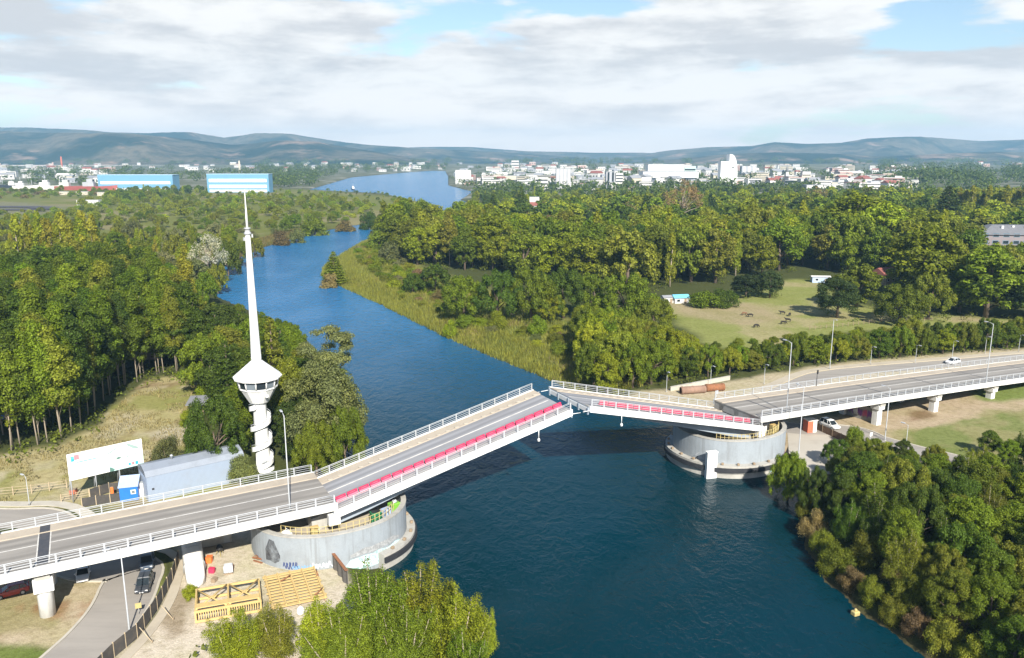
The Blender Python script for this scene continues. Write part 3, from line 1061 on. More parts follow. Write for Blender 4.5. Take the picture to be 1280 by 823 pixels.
def bascule_leaf(name, label, s_tail, z_tail, s_tip, z_tip, east):
    sg = 1 if s_tip > s_tail else -1
    lo, hi = min(s_tail, s_tip), max(s_tail, s_tip)
    slope = (z_tip - z_tail) / (s_tip - s_tail)
    zf = lambda q: z_tail + (q - s_tail) * slope
    root = axis_thing(name, label, 'bridge leaf', s_tail)
    ox = s_tail
    W_ = BR_W
    surf = M['leaf_asphalt']
    mb = MB()
    beam(mb, lo, hi, [(0.3, -0.05), (0.3, -0.35), (W_ - .3, -0.35), (W_ - .3, -0.05)], zf, ox, M['steel_blue'])
    mb.build('deck_plate', root)
    mb = MB()
    strip(mb, lo, hi, 1.35, 10.6, zf, ox, 0.0, surf)
    mb.build('roadway', root)
    mb = MB()
    strip(mb, lo + .4, hi - .4, 7.0, 7.34, zf, ox, 0.006, M['line_paint'])
    mb.build('lane_line', root)
    mb = MB()
    beam(mb, lo, hi, [(10.6, -0.045), (10.6, 0.16), (W_ - .2, 0.16), (W_ - .2, -0.045)], zf, ox, M['deck_walk'])
    n_ = 24
    for i in range(n_):                                          # kerb blocks along the footway
        q = lo + (hi - lo) * (i + .5) / n_
        mb.box((q - ox, 10.85, zf(q) + .19), ((hi - lo) / n_ * .62, .22, .10), M['kerb'])
    mb.build('footway', root)
    mb = MB()
    beam(mb, lo, hi, [(0.3, -0.045), (0.3, 0.16), (1.35, 0.16), (1.35, -0.045)], zf, ox, M['concrete'])
    mb.build('service_walk', root)
    for t_ in (0, W_):
        mb = MB()
        beam(mb, lo - (.0), hi, [(t_ - .24, -0.85), (t_ + .24, -0.85), (t_ + .24, 0.24), (t_ - .24, 0.24)], zf, ox, M['white_paint'])
        mb.build('edge_beam', root)
    # two main girders that grow deeper towards the trunnion
    for t_ in (2.7, 10.6):
        mb = MB()
        rings = []
        for i in range(9):
            k = i / 8
            q = s_tip - sg * 0.4 + (s_tail + sg * .8 - s_tip + sg * 0.4) * k
            dp = 0.9 + 1.9 * min(1, k * 1.12) ** 1.3
            rings.append([(q - ox, t_ - .45, zf(q) - .36), (q - ox, t_ + .45, zf(q) - .36), (q - ox, t_ + .45, zf(q) - .36 - dp), (q - ox, t_ - .45, zf(q) - .36 - dp)])
        mb.loft(rings, M['steel_blue'])
        mb.build('main_girder', root)
    mb = MB()
    for i in range(9):                                           # cross beams under the plate
        q = lo + 2 + (hi - lo - 4) * i / 8
        mb.box((q - ox, W_ / 2, zf(q) - .62), (.3, W_ - 1.2, .5), M['steel_blue'])
    cb = mb.build('floor_beams', root)
    # pale end plate with openings at the tip
    mb = MB()
    q = s_tip + sg * .06
    for a, b_ in ((0.4, 3.0), (3.4, 6.3), (6.9, 9.8), (10.2, 12.9)):
        mb.box((q - ox, (a + b_) / 2, zf(s_tip) - .62), (.1, b_ - a, .75), M['white_paint'])
    for t_ in (.3, 3.2, 6.6, 10.0, 13.0):
        mb.box((q - ox + sg * .06, t_, zf(s_tip) - .75), (.2, .3, 1.2), M['steel_blue'])
    mb.build('tip_plate', root)
    mb = MB()
    mb.tube([(s_tip - sg * 1.2 - ox, -0.3, zf(s_tip) - .5), (s_tip + sg * 1.5 - ox, -.35, zf(s_tip) - 1.0 + .5)], .06, M['white_paint'], 6)
    mb.tube([(s_tip - sg * 1.2 - ox, W_ + .3, zf(s_tip) - .5), (s_tip + sg * 1.6 - ox, W_ + .35, zf(s_tip) - .6)], .06, M['white_paint'], 6)
    mb.build('lock_bar', root)
    # navigation lamp hung under the near edge
    q = s_tip - sg * 6.6
    nl = MB().tube([(q - ox, -.3, zf(q) - .8), (q - ox, -.3, zf(q) - 2.3)], .06, M['white_paint'], 6).build('navigation_lamp', root)
    MB().lathe([(0.0, -2.75), (.2, -2.7), (.24, -2.45), (.2, -2.25), (0.06, -2.2)], M['white_paint'], 10, (q - ox, -.3, zf(q))).build('lantern', nl)
    zr = lambda p: zf(p) + .22
    railing(root, 'near_railing', lo + .5, hi - .3, 0.04, zr, ox, True, 2.55)
    railing(root, 'far_railing', lo + .5, hi - .3, W_ - .04, zr, ox, False, 2.55)
    # counterweight block under the tail
    mb = MB()
    q0, q1 = s_tail - sg * 2.6, s_tail + sg * 4.0
    rings = []
    for q in (q0, q1):
        dz = zf(q)
        rings.append([(q - ox, 3.3, dz - 1.2), (q - ox, 10.0, dz - 1.2), (q - ox, 10.0, dz - 3.4), (q - ox, 3.3, dz - 3.4)])
    mb.loft(rings, M['concrete'])
    mb.build('counterweight', root)
    mb = MB()                                                    # white cheek at the near end of the tail
    q = s_tail + sg * .35
    mb.box((q - sg * .3 - ox, .55, zf(q) - 1.25), (1.7, 1.1, 1.7), M['white_paint'], 0, .06)
    mb.build('tail_cheek', root)
    return root, zf


LW, zfW = bascule_leaf('bascule_leaf', 'raised bridge leaf on the spire tower side, red barriers along its near edge', -0.4, 8.62, 40.7, 18.1, False)
LE, zfE = bascule_leaf('bascule_leaf', 'raised bridge leaf on the far bank, tail sunk below its approach', 85.2, 7.85, 44.2, 18.15, True)


# red water-filled barriers standing on both leaves
def barrier_mesh(mat):
    mb = MB()
    L_ = 1.62
    prof = [(-.28, 0), (.28, 0), (.28, .22), (.14, .42), (.11, .84), (-.11, .84), (-.14, .42), (-.28, .22)]
    mb.loft([[(x, y, z) for y, z in prof] for x in (-L_ / 2, -L_ / 2 + .05, L_ / 2 - .05, L_ / 2)], mat)
    return mb


def barrier_proto(mat):
    body = barrier_mesh(mat).build('road_barrier')
    mb = MB()
    for x in (-.45, .45):
        mb.box((x, -.235, .12), (.26, .12, .1), M['black'])
    mb.box((0, -.13, .66), (.9, .012, .1), M['pink_plastic'])
    mb.build('forklift_slot', body)
    return body


BG = 'red barriers standing along the raised leaves'
pr_w, pr_e = barrier_proto(M['red_plastic']), barrier_proto(M['red_bleached'])
used = {'w': False, 'e': False}
for key, proto, zf, s0, s1, sg, where in (('w', pr_w, zfW, 1.6, 39.6, 1, 'the spire tower side leaf'), ('e', pr_e, zfE, 84.2, 49.0, -1, 'the far bank leaf')):
    n_ = 22 if key == 'w' else 20
    sl = math.atan((zf(s1) - zf(s0)) / abs(s1 - s0))
    for i in range(n_):
        q = s0 + (s1 - s0) * i / (n_ - 1)
        p = bw(q, 2.9 + .06 * math.sin(i * 2.1), zf(q) + .012)
        o = proto if i == 0 else proto.copy()
        if i:
            COL.objects.link(o)
            ch = proto.children[0].copy()
            COL.objects.link(ch)
            ch.parent = o
        o.location = p
        ang = sl if sg > 0 else -sl
        o.rotation_euler = (Matrix.Rotation(BR_ROT + .02 * math.sin(i * 1.7), 3, 'Z') @ Matrix.Rotation(-ang, 3, 'Y')).to_euler()
        lab = '%s red plastic barrier up from the hinge on %s' % (ordinal(i), where)
        if i == n_ - 1:
            lab = 'red plastic barrier nearest the raised tip of %s' % where
        tag(o, lab, 'barrier', BG)


# ------------------------------------------------------------------ round river piers
def ell(a, b_, an, n_=2.15):
    c_, s_ = math.cos(an), math.sin(an)
    return a * math.copysign(abs(c_) ** (2 / n_), c_), b_ * math.copysign(abs(s_) ** (2 / n_), s_)


def squiggle(mb, pts_fn, mat, wd):
    """flat stroke laid proud of a curved wall: pts_fn gives (point, out-normal)"""
    for p, q, nn in pts_fn:
        p, q, nn = Vector(p), Vector(q), Vector(nn)
        t = (q - p).normalized()
        b_ = nn.cross(t).normalized() * wd
        e = nn * .02
        mb.add([p - b_ + e, q - b_ + e, q + b_ + e, p + b_ + e], [(0, 1, 2, 3)], mat)


GRAF = [weathered('dark blue spray paint', (0.03, 0.05, 0.16), (0.1, 0.12, 0.2), 0.8), weathered('black spray paint', (0.03, 0.03, 0.035), (0.1, 0.1, 0.1), 0.8),
        weathered('rose spray paint', (0.45, 0.08, 0.18), (0.4, 0.2, 0.25), 0.8), weathered('violet spray paint', (0.17, 0.05, 0.26), (0.2, 0.1, 0.25), 0.8),
        weathered('pale spray paint', (0.6, 0.62, 0.66), (0.4, 0.4, 0.4), 0.8), weathered('light blue spray paint', (0.18, 0.34, 0.55), (0.3, 0.4, 0.5), 0.8)]


def river_pier(name, label, cs, flip, a=12.4, b_=10.7):
    """flip = +1: the river is on the +s side"""
    root = axis_thing(name, label, 'bridge pier', cs)
    ct = BR_W / 2
    N_ = 72
    top, bot = 7.0, -1.5
    th = .75
    outer = [ell(a, b_, 2 * math.pi * i / N_) for i in range(N_)]
    inner = [ell(a - th, b_ - th, 2 * math.pi * i / N_) for i in range(N_)]
    # wall with an opening towards the river under the leaf
    def ht(x, y):
        q = x * flip
        return top
    mb = MB()
    vs, fs = [], []
    for i in range(N_):
        xo, yo = outer[i]
        xi, yi = inner[i]
        h = ht(xo, yo)
        vs += [(xo, yo + ct, bot), (xo, yo + ct, h), (xi, yi + ct, h), (xi, yi + ct, bot)]
    for i in range(N_):
        j = (i + 1) % N_
        for k in range(3):
            fs.append((i * 4 + k, j * 4 + k, j * 4 + k + 1, i * 4 + k + 1))
    mb.add(vs, fs, M['pier_wall'])
    mb.build('wall', root)
    mb = MB()
    mb.prism([(x * .999, y * .999 + ct) for x, y in inner], 4.6, 4.9, M['paving'])
    mb.build('floor', root)
    mb = MB()                                                    # coping
    cop = []
    for i in range(N_):
        xo, yo = outer[i]
        xi, yi = inner[i]
        if ht(xo, yo) < top or ht(*outer[(i + 1) % N_]) < top:
            continue
        j = (i + 1) % N_
        o0, o1, i0, i1 = outer[i], outer[j], inner[i], inner[j]
        mb.add([(o0[0] * 1.006, o0[1] * 1.006 + ct, top + .003), (o1[0] * 1.006, o1[1] * 1.006 + ct, top + .003), (i1[0], i1[1] + ct, top + .003), (i0[0], i0[1] + ct, top + .003),
                (o0[0] * 1.006, o0[1] * 1.006 + ct, top + .16), (o1[0] * 1.006, o1[1] * 1.006 + ct, top + .16), (i1[0], i1[1] + ct, top + .16), (i0[0], i0[1] + ct, top + .16)],
               [(4, 5, 6, 7), (0, 1, 5, 4), (2, 3, 7, 6)], M['concrete'])
    mb.build('coping', root)
    # ledge and rubber fender on the river side
    ring = [i for i in range(N_) if outer[i][0] * flip > a * .34]
    an = [2 * math.pi * i / N_ for i in range(N_)]
    if flip > 0:
        ring = [i for i in range(-N_ // 2, N_ // 2) if outer[i % N_][0] > a * .30]
    else:
        ring = [i for i in range(N_) if outer[i][0] < -a * .30]
        ring = [i for i in ring] if False else [i for i in range(N_) if outer[i][0] < (-a * .30 if math.sin(an[i]) > 0 else a * .30)]
    k1 = lambda p, e: (p[0] * (a + e) / a, p[1] * (b_ + e) / b_)
    def ringloft(e0, e1, z0, z1, mat, nm, seg=ring):
        mb = MB()
        rings = []
        for i in seg:
            p = outer[i % N_]
            f0, f1 = k1(p, e0), k1(p, e1)
            rings.append([(f0[0], f0[1] + ct, z0), (f1[0], f1[1] + ct, z0), (f1[0], f1[1] + ct, z1), (f0[0], f0[1] + ct, z1)])
        mb.loft(rings, mat)
        return mb.build(nm, root)
    ringloft(.03, 1.1, -1.5, 1.05, M['concrete'], 'footing')
    ringloft(.03, 1.35, 1.06, 2.55, M['concrete'], 'ledge')
    ringloft(1.36, 1.66, 1.35, 2.15, M['dark_rubber'], 'fender')
    # bollard blocks on the ledge
    for i in ring[2:-2:3]:
        p = k1(outer[i % N_], .85)
        mb = MB()
        mb.box((p[0], p[1] + ct, 2.8), (.45, .45, .4), M['wood'], an[i % N_], .05)
        mb.build('ledge_block', root)
    # yellow handrail inside the coping on the near side
    mb = MB()
    hp = []
    for i in range(N_):
        x, y = inner[i]
        if y < -b_ * .55 and ht(*outer[i]) == top:
            hp.append((x * .93, y * .93 + ct))
    for h in (5.5, 6.2, 7.25, 7.9):
        mb.tube([(x, y, h) for x, y in hp], .045, M['yellow'], 6)
    for x, y in hp:
        mb.tube([(x, y, 4.9), (x, y, 7.92)], .05, M['yellow'], 6)
    mb.build('handrail', root)
    return root, outer, ct, k1


PW, OW, CT, K1 = river_pier('bridge_pier', 'round grey concrete pier on the construction yard side with a blackened corner', 0.6, 1, 11.8, 10.6)
PE, OE, _, _ = river_pier('bridge_pier', 'round grey concrete pier standing in the water on the far bank', 82.7, -1, 11.3, 10.2)

# stains, washes and scrawls on the pier walls
def wall_patch(root, outer, i0, i1, z0, z1, mat, nm, e=.012, rag=.35, seed=0):
    rg = random.Random(seed)
    N_ = len(outer)
    mb = MB()
    va, vb = [], []
    n_ = i1 - i0
    for i in range(i0, i1 + 1):
        p = outer[i % N_]
        f = 1 + e / 11
        edge = min(1, min(i - i0, i1 - i) / 2 + .35)
        va.append((p[0] * f, p[1] * f + CT, z0 + rg.uniform(0, rag)))
        vb.append((p[0] * f, p[1] * f + CT, z0 + rag + (z1 - z0 - rag) * edge - rg.uniform(0, rag)))
    mb.add(va + vb, [(k, k + 1, n_ + 1 + k + 1, n_ + 1 + k) for k in range(n_)], mat)
    return mb.build(nm, root)


# columns of the index: 0 = +s end, 54 = nearest the camera (t = -), 36 = -s end
wall_patch(PW, OW, 53, 64, .6, 3.0, M['teal_wash'], 'turquoise_wash', seed=2)
wall_patch(PW, OW, 54, 63, 3.0, 4.1, stain('grey repaint', (0.24, 0.25, 0.26), .38, .5), 'grey_repaint', seed=3, rag=.2)
wall_patch(PW, OW, 41, 44, 2.6, 6.9, stain('soot', (0.03, 0.03, 0.035), .50, .45, .22), 'soot_stain', seed=4, rag=.7)
wall_patch(PE, OE, 54, 57, .55, 1.6, M['teal_wash'], 'turquoise_wash', seed=5, rag=.15, e=1.40)


def scrawl(root, outer, i0, i1, z0, z1, mat, seed, nm='graffiti'):
    rg = random.Random(seed)
    N_ = len(outer)
    mb = MB()
    segs = []
    u = float(i0)
    pts = []
    while u < i1:
        w_ = rg.uniform(.25, .5)
        zt = rg.uniform(z0 + (z1 - z0) * .6, z1)
        zb = rg.uniform(z0, z0 + (z1 - z0) * .3)
        pts += [(u, zb), (u + w_ * .3, zt), (u + w_ * .7, zt - rg.uniform(0, .3)), (u + w_ * .5, (zt + zb) / 2), (u + w_, zb)]
        u += w_ * 1.35

    def at(u_, z_):
        i = int(math.floor(u_))
        f = u_ - i
        a_, b2 = outer[i % N_], outer[(i + 1) % N_]
        x, y = a_[0] * (1 - f) + b2[0] * f, a_[1] * (1 - f) + b2[1] * f
        nn = Vector((x, y * 1.3, 0)).normalized()
        return Vector((x, y + CT, z_)) + nn * .03, nn
    for a_, b2 in zip(pts[:-1], pts[1:]):
        p, nn = at(*a_)
        q, _n = at(*b2)
        if (q - p).length > .05:
            segs.append((p, q, nn))
    squiggle(mb, segs, mat, .07)
    return mb.build(nm, root)


for i0, i1, z0, z1, g, sd in ((44.5, 47, 2.1, 3.3, 0, 11), (46, 49.5, 2.1, 2.9, 5, 12), (49, 52.5, 2.2, 3.3, 4, 13), (54, 57, 1.2, 2.6, 4, 14), (58, 62, .9, 2.2, 5, 15)):
    scrawl(PW, OW, i0, i1, z0, z1, GRAF[g], sd)
for i0, i1, z0, z1, g, sd in ((57.5, 60, .8, 2.1, 1, 21), (60.5, 62, 1.6, 2.6, 2, 22), (62.5, 65.5, 3.1, 4.0, 1, 23), (58.2, 60.5, 1.7, 2.3, 4, 24)):
    scrawl(PE, OE, i0, i1, z0, z1, GRAF[g], sd)

# white box panel on the fender of the far pier and its gangplank
p = un(886, 594, 0)
b0 = thing('white_cabinet', 'tall white box standing against the fender of the far pier at the waterline', 'cabinet', (p.x, p.y - 1.3, -.6), BR_ROT - .25)
MB().box((0, 0, 2.9), (2.1, .9, 5.8), M['white_paint'], 0, .05).build('cabinet_body', b0)
MB().box((0, 0, 5.86), (2.25, 1.05, .12), M['white_paint'], 0, .02).build('cabinet_lid', b0)
q = un(868, 575, 2.4)
gp = thing('gangplank', 'dark gangplank leaning from the far pier wall to the white box', 'gangplank', (q.x, q.y, 2.5), 0)
MB().tube([(0, 0, .1), (2.8, .8, 1.6)], .12, M['dark_rubber'], 6).build('plank', gp)
MB().tube([(0, -.3, 1.0), (2.8, .5, 2.5)], .04, M['galv'], 6).build('plank_rail', gp)
# grey ladder mast on the river end of the far pier
q = bw(73.2, 5.0, 2.5)
ld = thing('pier_ladder', 'thin dark ladder with white lamps on the river end of the far pier', 'ladder', q, BR_ROT)
mb = MB()
for y in (-.25, .25):
    mb.tube([(0, y, 0), (0, y, 4.8)], .04, M['galv'], 6)
mb.build('stile', ld)
mb = MB()
for i in range(10):
    mb.tube([(0, -.25, .4 + i * .45), (0, .25, .4 + i * .45)], .025, M['galv'], 5)
mb.build('rungs', ld)
MB().lathe([(0, 0), (.22, .05), (.22, .4), (0, .5)], M['white_paint'], 10, (0, -.7, 1.6)).build('lamp', ld)

# green and yellow machinery on the tower side pier below the raised leaf
p = bw(9.6, 2.2, 4.9)
mc = thing('hydraulic_unit', 'lime green and pale blue machine at the river end of the yard side pier', 'machine', p, BR_ROT + .3)
MB().box((0, 0, 1.2), (1.6, 1.3, 2.4), M['lime_green'], 0, .08).build('pump_housing', mc)
MB().box((-1.6, -.2, 1.0), (1.4, 1.1, 2.0), M['blue_pale'], 0, .06).build('control_cabinet', mc)
MB().lathe([(0, 0), (.4, .02), (.4, .25), (.3, .32), (0, .34)], M['galv'], 14, (.1, 0, 2.4)).build('tank', mc)
MB().tube([(-.8, 0, 1.9), (-.3, -.4, 2.6), (.1, -.3, 2.9)], .09, M['white_paint'], 8).build('pipe', mc)
p = bw(6.4, 1.6, 4.9)
mg = thing('generator_box', 'dark green box behind the yellow handrail of the yard side pier', 'machine', p, BR_ROT)
MB().box((0, 0, .9), (1.6, 1.2, 1.8), weathered('dark green enamel', (0.02, 0.16, 0.07), (0.02, 0.08, 0.04), .5), 0, .06).build('casing', mg)
MB().box((0, 0, 1.86), (1.3, .9, .12), M['black']).build('vent_lid', mg)
for (s_, t_, lab) in ((-7.3, .6, 'rounded white tank at the land end of the yard side pier'), (89.6, 3.4, 'rounded white tank at the land end of the far pier')):
    p = bw(s_, t_, 4.9)
    tk = thing('buffer_tank', lab, 'tank', p, BR_ROT)
    MB().lathe([(0, 0), (.75, .02), (.85, .3), (.85, 1.7), (.7, 2.15), (.3, 2.35), (0, 2.4)], M['tarp_white'], 18).build('vessel', tk)
    MB().lathe([(.12, 2.35), (.12, 2.6), (.18, 2.62), (0, 2.7)], M['galv'], 10).build('valve', tk)
for s_, t_, lab in ((-3.6, -.6, 'yellow sheet guard on the yard side pier below the approach end'), (89.4, 1.2, 'yellow sheet guard on the far pier below the approach end')):
    p = bw(s_, t_, 4.9)
    yb = thing('yellow_guard', lab, 'guard', p, BR_ROT)
    MB().box((0, .2, 1.15), (1.0, .9, 2.3), M['yellow'], 0, .05).build('guard_sheet', yb)
    MB().box((.1, .2, 2.36), (1.2, 1.1, .1), M['yellow_pale']).build('guard_top', yb)


# ------------------------------------------------------------------ land piers under the approaches
def land_pier(name, label, s_, zg, wall=False):
    root = axis_thing(name, label, 'bridge pier', s_)
    zt = deck_z(s_) - 1.62
    for t_ in (1.9, 10.6):
        mb = MB()
        if s_ < 0:
            mb.lathe([(.95, zg - 1), (.95, zt - 2.3), (1.0, zt - 2.2)], M['concrete_white'], 20, (0, t_, 0))
            mb.box((0, t_, zt - 1.2), (2.3, 2.5, 2.0), M['concrete_white'], 0, .1)
        else:
            mb.box((0, t_, (zg - 1 + zt - 1.3) / 2), (1.5, 1.5, zt - 1.3 - zg + 1), M['concrete_white'], 0, .12)
            mb.box((0, t_, zt - .75), (1.9, 2.3, 1.1), M['concrete_white'], 0, .1)
        mb.build('column', root)
    mb = MB()
    mb.box((0, 6.25, zt - .1), (1.7, 11.3, .55), M['concrete'])
    mb.build('cross_beam', root)
    if wall:
        w_ = MB().box((0.2, 6.25, zg + 1.6), (.4, 7.0, 3.4), M['soffit']).build('infill_wall', root)
        rg = random.Random(5)
        for k in range(5):
            mb = MB()
            y, pts = 3.1 + k * 1.25, []
            for j in range(7):
                pts.append((y + j * .19, zg + 1.0 + (j % 2) * 1.3 + rg.uniform(-.3, .3)))
            for a_, b2 in zip(pts[:-1], pts[1:]):
                p0, p1 = Vector((-.03, a_[0], a_[1])), Vector((-.03, b2[0], b2[1]))
                squiggle(mb, [(p0, p1, (-1, 0, 0))], GRAF[(3, 2, 3, 4, 3)[k]], .12)
            mb.build('graffiti', w_)
    return root


land_pier('approach_pier', 'white twin column pier on the grass beside the parked cars', -37.8, 2)
land_pier('approach_pier', 'pier with graffiti wall between its columns beside the white suv', 121.5, 2, True)
land_pier('approach_pier', 'white twin column pier beyond the graffiti pier on bare ground', 141.2, 2)
land_pier('approach_pier', 'white twin column pier on green grass farthest down the sloping approach', 163.0, 2)
land_pier('approach_pier', 'white twin column pier near the low end of the sloping approach', 187.0, 2)

# ------------------------------------------------------------------ spire control tower
def spire_tower():
    p = un(330, 587, 2.0)
    root = thing('control_tower', 'white spire tower with conical cabin, spiral stair and needle mast beside the river', 'tower', (p.x, p.y, 2.0))
    wp = M['white_paint']
    MB().lathe([(1.9, -.5), (1.9, .35), (1.35, .4), (1.28, 4), (1.22, 13.2), (1.5, 13.9), (1.9, 14.0), (1.9, 14.3)], wp, 28).build('shaft', root)
    MB().lathe([(1.75, 13.4), (1.85, 13.5), (3.35, 16.2), (3.5, 16.25), (3.5, 16.5)], wp, 12, smooth=False, a0=.2).build('cabin', root)
    g = MB().lathe([(3.38, 16.5), (3.62, 17.95)], M['glass'], 12, smooth=False, a0=.2).build('window_band', root)
    for k in range(12):
        an = .2 + 2 * math.pi * k / 12
        mb = MB()
        c_, s_ = math.cos(an), math.sin(an)
        mb.tube([(3.44 * c_, 3.44 * s_, 16.45), (3.70 * c_, 3.70 * s_, 18.0)], .13, wp, 6)
        mb.build('mullion', g)
    pale = MB()
    for k in (8, 6, 3, 10):                                     # blinds behind some panes
        a0, a1 = .2 + 2 * math.pi * (k + .08) / 12, .2 + 2 * math.pi * (k + .92) / 12
        r0, r1 = 3.41, 3.65
        pale.add([(r0 * math.cos(a0), r0 * math.sin(a0), 16.55), (r0 * math.cos(a1), r0 * math.sin(a1), 16.55), (r1 * math.cos(a1), r1 * math.sin(a1), 17.9), (r1 * math.cos(a0), r1 * math.sin(a0), 17.9)], [(0, 1, 2, 3)], M['glass_sky'])
    pale.build('blind', g)
    MB().lathe([(3.6, 17.95), (4.35, 18.1), (4.4, 18.35), (4.3, 18.45), (.95, 21.3), (.95, 21.5)], wp, 12, smooth=False, a0=.2).build('roof', root)
    MB().lathe([(.95, 21.3), (.92, 21.9), (.80, 26), (.66, 33), (.46, 43.5), (.42, 44.4)], wp, 20).build('mast', root)
    MB().lathe([(.42, 44.3), (.62, 44.35), (.62, 44.7), (.45, 44.75), (.45, 45.3), (.60, 45.35), (.60, 45.55), (.2, 45.6)], M['galv'], 16).build('antenna_collar', root)
    MB().lathe([(.24, 45.5), (.17, 48), (.07, 51), (.035, 52.2)], wp, 10).build('needle', root)
    for k, (an, z) in enumerate(((.4, 44.1), (2.2, 44.9), (4.0, 43.6))):
        MB().box((.75 * math.cos(an), .75 * math.sin(an), z), (.25, .3, .6), M['galv'], an).build('antenna', root)
    # spiral stair: treads, outer parapet ribbon
    turns, z0, z1 = 3.1, .3, 12.6
    n_ = 84
    a_s = 4.0
    mb, pr = MB(), MB()
    va, vb, vc, vd = [], [], [], []
    for i in range(n_ + 1):
        k = i / n_
        an = a_s + turns * 2 * math.pi * k
        z = z0 + (z1 - z0) * k
        c_, s_ = math.cos(an), math.sin(an)
        va.append((1.0 * c_, 1.0 * s_, z))
        vb.append((1.85 * c_, 1.85 * s_, z))
        vc.append((1.85 * c_, 1.85 * s_, z - .18))
        vd.append((1.0 * c_, 1.0 * s_, z - .18))
    mb.loft([[a, b, c, d_] for a, b, c, d_ in zip(va, vb, vc, vd)], wp)
    st_ = mb.build('spiral_stair', root)
    rings = []
    for i in range(n_ + 1):
        k = i / n_
        an = a_s + turns * 2 * math.pi * k
        z = z0 + (z1 - z0) * k
        c_, s_ = math.cos(an), math.sin(an)
        rings.append([(1.86 * c_, 1.86 * s_, z - .22), (1.92 * c_, 1.92 * s_, z - .22), (1.92 * c_, 1.92 * s_, z + .72), (1.86 * c_, 1.86 * s_, z + .72)])
    pr.loft(rings, wp)
    pr.build('stair_parapet', st_)
    hr = MB()
    hr.tube([((1.89) * math.cos(a_s + turns * 2 * math.pi * i / n_), 1.89 * math.sin(a_s + turns * 2 * math.pi * i / n_), z0 + (z1 - z0) * i / n_ + 1.1) for i in range(n_ + 1)], .05, M['galv'], 6)
    hr.build('handrail', st_)
    for i in range(0, n_ + 1, 6):
        an = a_s + turns * 2 * math.pi * i / n_
        z = z0 + (z1 - z0) * i / n_
        MB().tube([(1.89 * math.cos(an), 1.89 * math.sin(an), z + .45), (1.89 * math.cos(an), 1.89 * math.sin(an), z + 1.1)], .03, M['galv'], 5).build('baluster', st_)
    MB().box((.60, -1.18, 12.9 - 11.6), (.9, .35, 2.0), M['galv'], .4).build('door', root)
    MB().box((2.2, -2.35, 15.2), (.5, .4, .5), wp, .6).build('air_conditioner', root)
    return root


spire_tower()


# ------------------------------------------------------------------ lamp posts
def lamp_post(h, arm=1.4, two=False, r_=.10):
    root = thing('lamp_post', 'lamp', 'lamp post')
    MB().tube([(0, 0, 0), (0, 0, .5), (0, 0, h)], [r_ * 1.25, r_ * 1.1, r_ * .6], M['galv'], 10).build('pole', root)
    MB().box((0, 0, .06), (.45, .45, .12), M['concrete'], 0, .03).build('base_plate', root)
    sides = (1, -1) if two else (1,)
    for s_ in sides:
        a_ = MB().tube([(0, 0, h - .25), (s_ * arm * .4, 0, h + .1), (s_ * arm, 0, h + .18)], [r_ * .55, r_ * .45, r_ * .4], M['galv'], 8).build('arm', root)
        MB().box((s_ * (arm + .3), 0, h + .18), (.9, .34, .15), M['rail_white'], 0, .05).build('lamp_head', a_)
        MB().box((s_ * (arm + .33), 0, h + .095), (.6, .24, .03), M['lamp_lens']).build('lens', a_)
    return root


LG = 'street lamps along the bridge and the roads'
protoL = {}


def put_lamp(key, p, rot, label, mk):
    if key not in protoL:
        protoL[key] = mk()
        o = protoL[key]
        o.location, o.rotation_euler = p, (0, 0, rot)
        o['label'], o['group'] = label, LG
    else:
        o = dup(protoL[key], p, rot, None, label, LG)
    return o


mk14 = lambda: lamp_post(14.2, 1.5)
mk11 = lambda: lamp_post(11.4, 1.2)
mk6 = lambda: lamp_post(5.2, .8, r_=.065)
p = bw(-6.6, .75, 10.2)
put_lamp('14', p, BR_ROT + math.pi * .5, 'tall lamp post at the near railing just before the hinge by the spire tower', mk14)
p = bw(92.2, .75, deck_z(92) + .2)
put_lamp('14', p, BR_ROT + math.pi * .5, 'tall lamp post on the far approach near its hinge end above the far pier', mk14)
p = bw(158.6, .75, deck_z(158.6) + .2)
put_lamp('14', p, BR_ROT + math.pi * .5, 'tall lamp post halfway down the sloping far bank approach', mk14)
p = un(162, 790, 1.95)
put_lamp('11', (p.x, p.y, 1.95), -2.6, 'slim lamp post beside the kerb by the construction yard fence', mk11)
p = un(998, 571, 2)
put_lamp('14', (p.x, p.y, 2), 1.9, 'tall lamp post on the paved lot behind the round bush by the far pier', mk14)
p = un(1106, 551, 2)
put_lamp('11', (p.x, p.y, 2), 2.2, 'lamp post beside the far bank road near the graffiti pier', mk11)
p = un(1037, 462, 2)
put_lamp('14', (p.x, p.y, 2), -1.6, 'tall lamp post on the footpath at the bend of the far bank road', mk14)
p = un(37, 632, 2)
put_lamp('6', (p.x, p.y, 2), 2.6, 'short lamp post on the footpath edge beside the billboard', mk6)
p = un(1132, 562, 2)
put_lamp('6', (p.x, p.y, 2), 2.2, 'short lamp post at the edge of the far bank road above the riverside trees', mk6)
for x, y, lab in ((833, 490, 'short lamp post by the concrete pipes behind the far leaf'), (888, 482, 'short lamp post between the concrete pipes and the far approach end'), (955, 480, 'short lamp post where the far footpath starts to curve'),
                  (1088, 456, 'short lamp post before the hedge, closest to the tall bend lamp'), (1144, 454, 'short lamp post before the hedge, third from the bend lamp'),
                  (1190, 448, 'short lamp post behind the white car on the far road'), (1231, 442, 'short lamp post before the hedge beyond the white car'), (1273, 440, 'last short lamp post along the far road hedge')):
    p = un(x, y, 2)
    put_lamp('6', (p.x, p.y, 2), -1.3 + .1 * math.sin(x), lab, mk6)
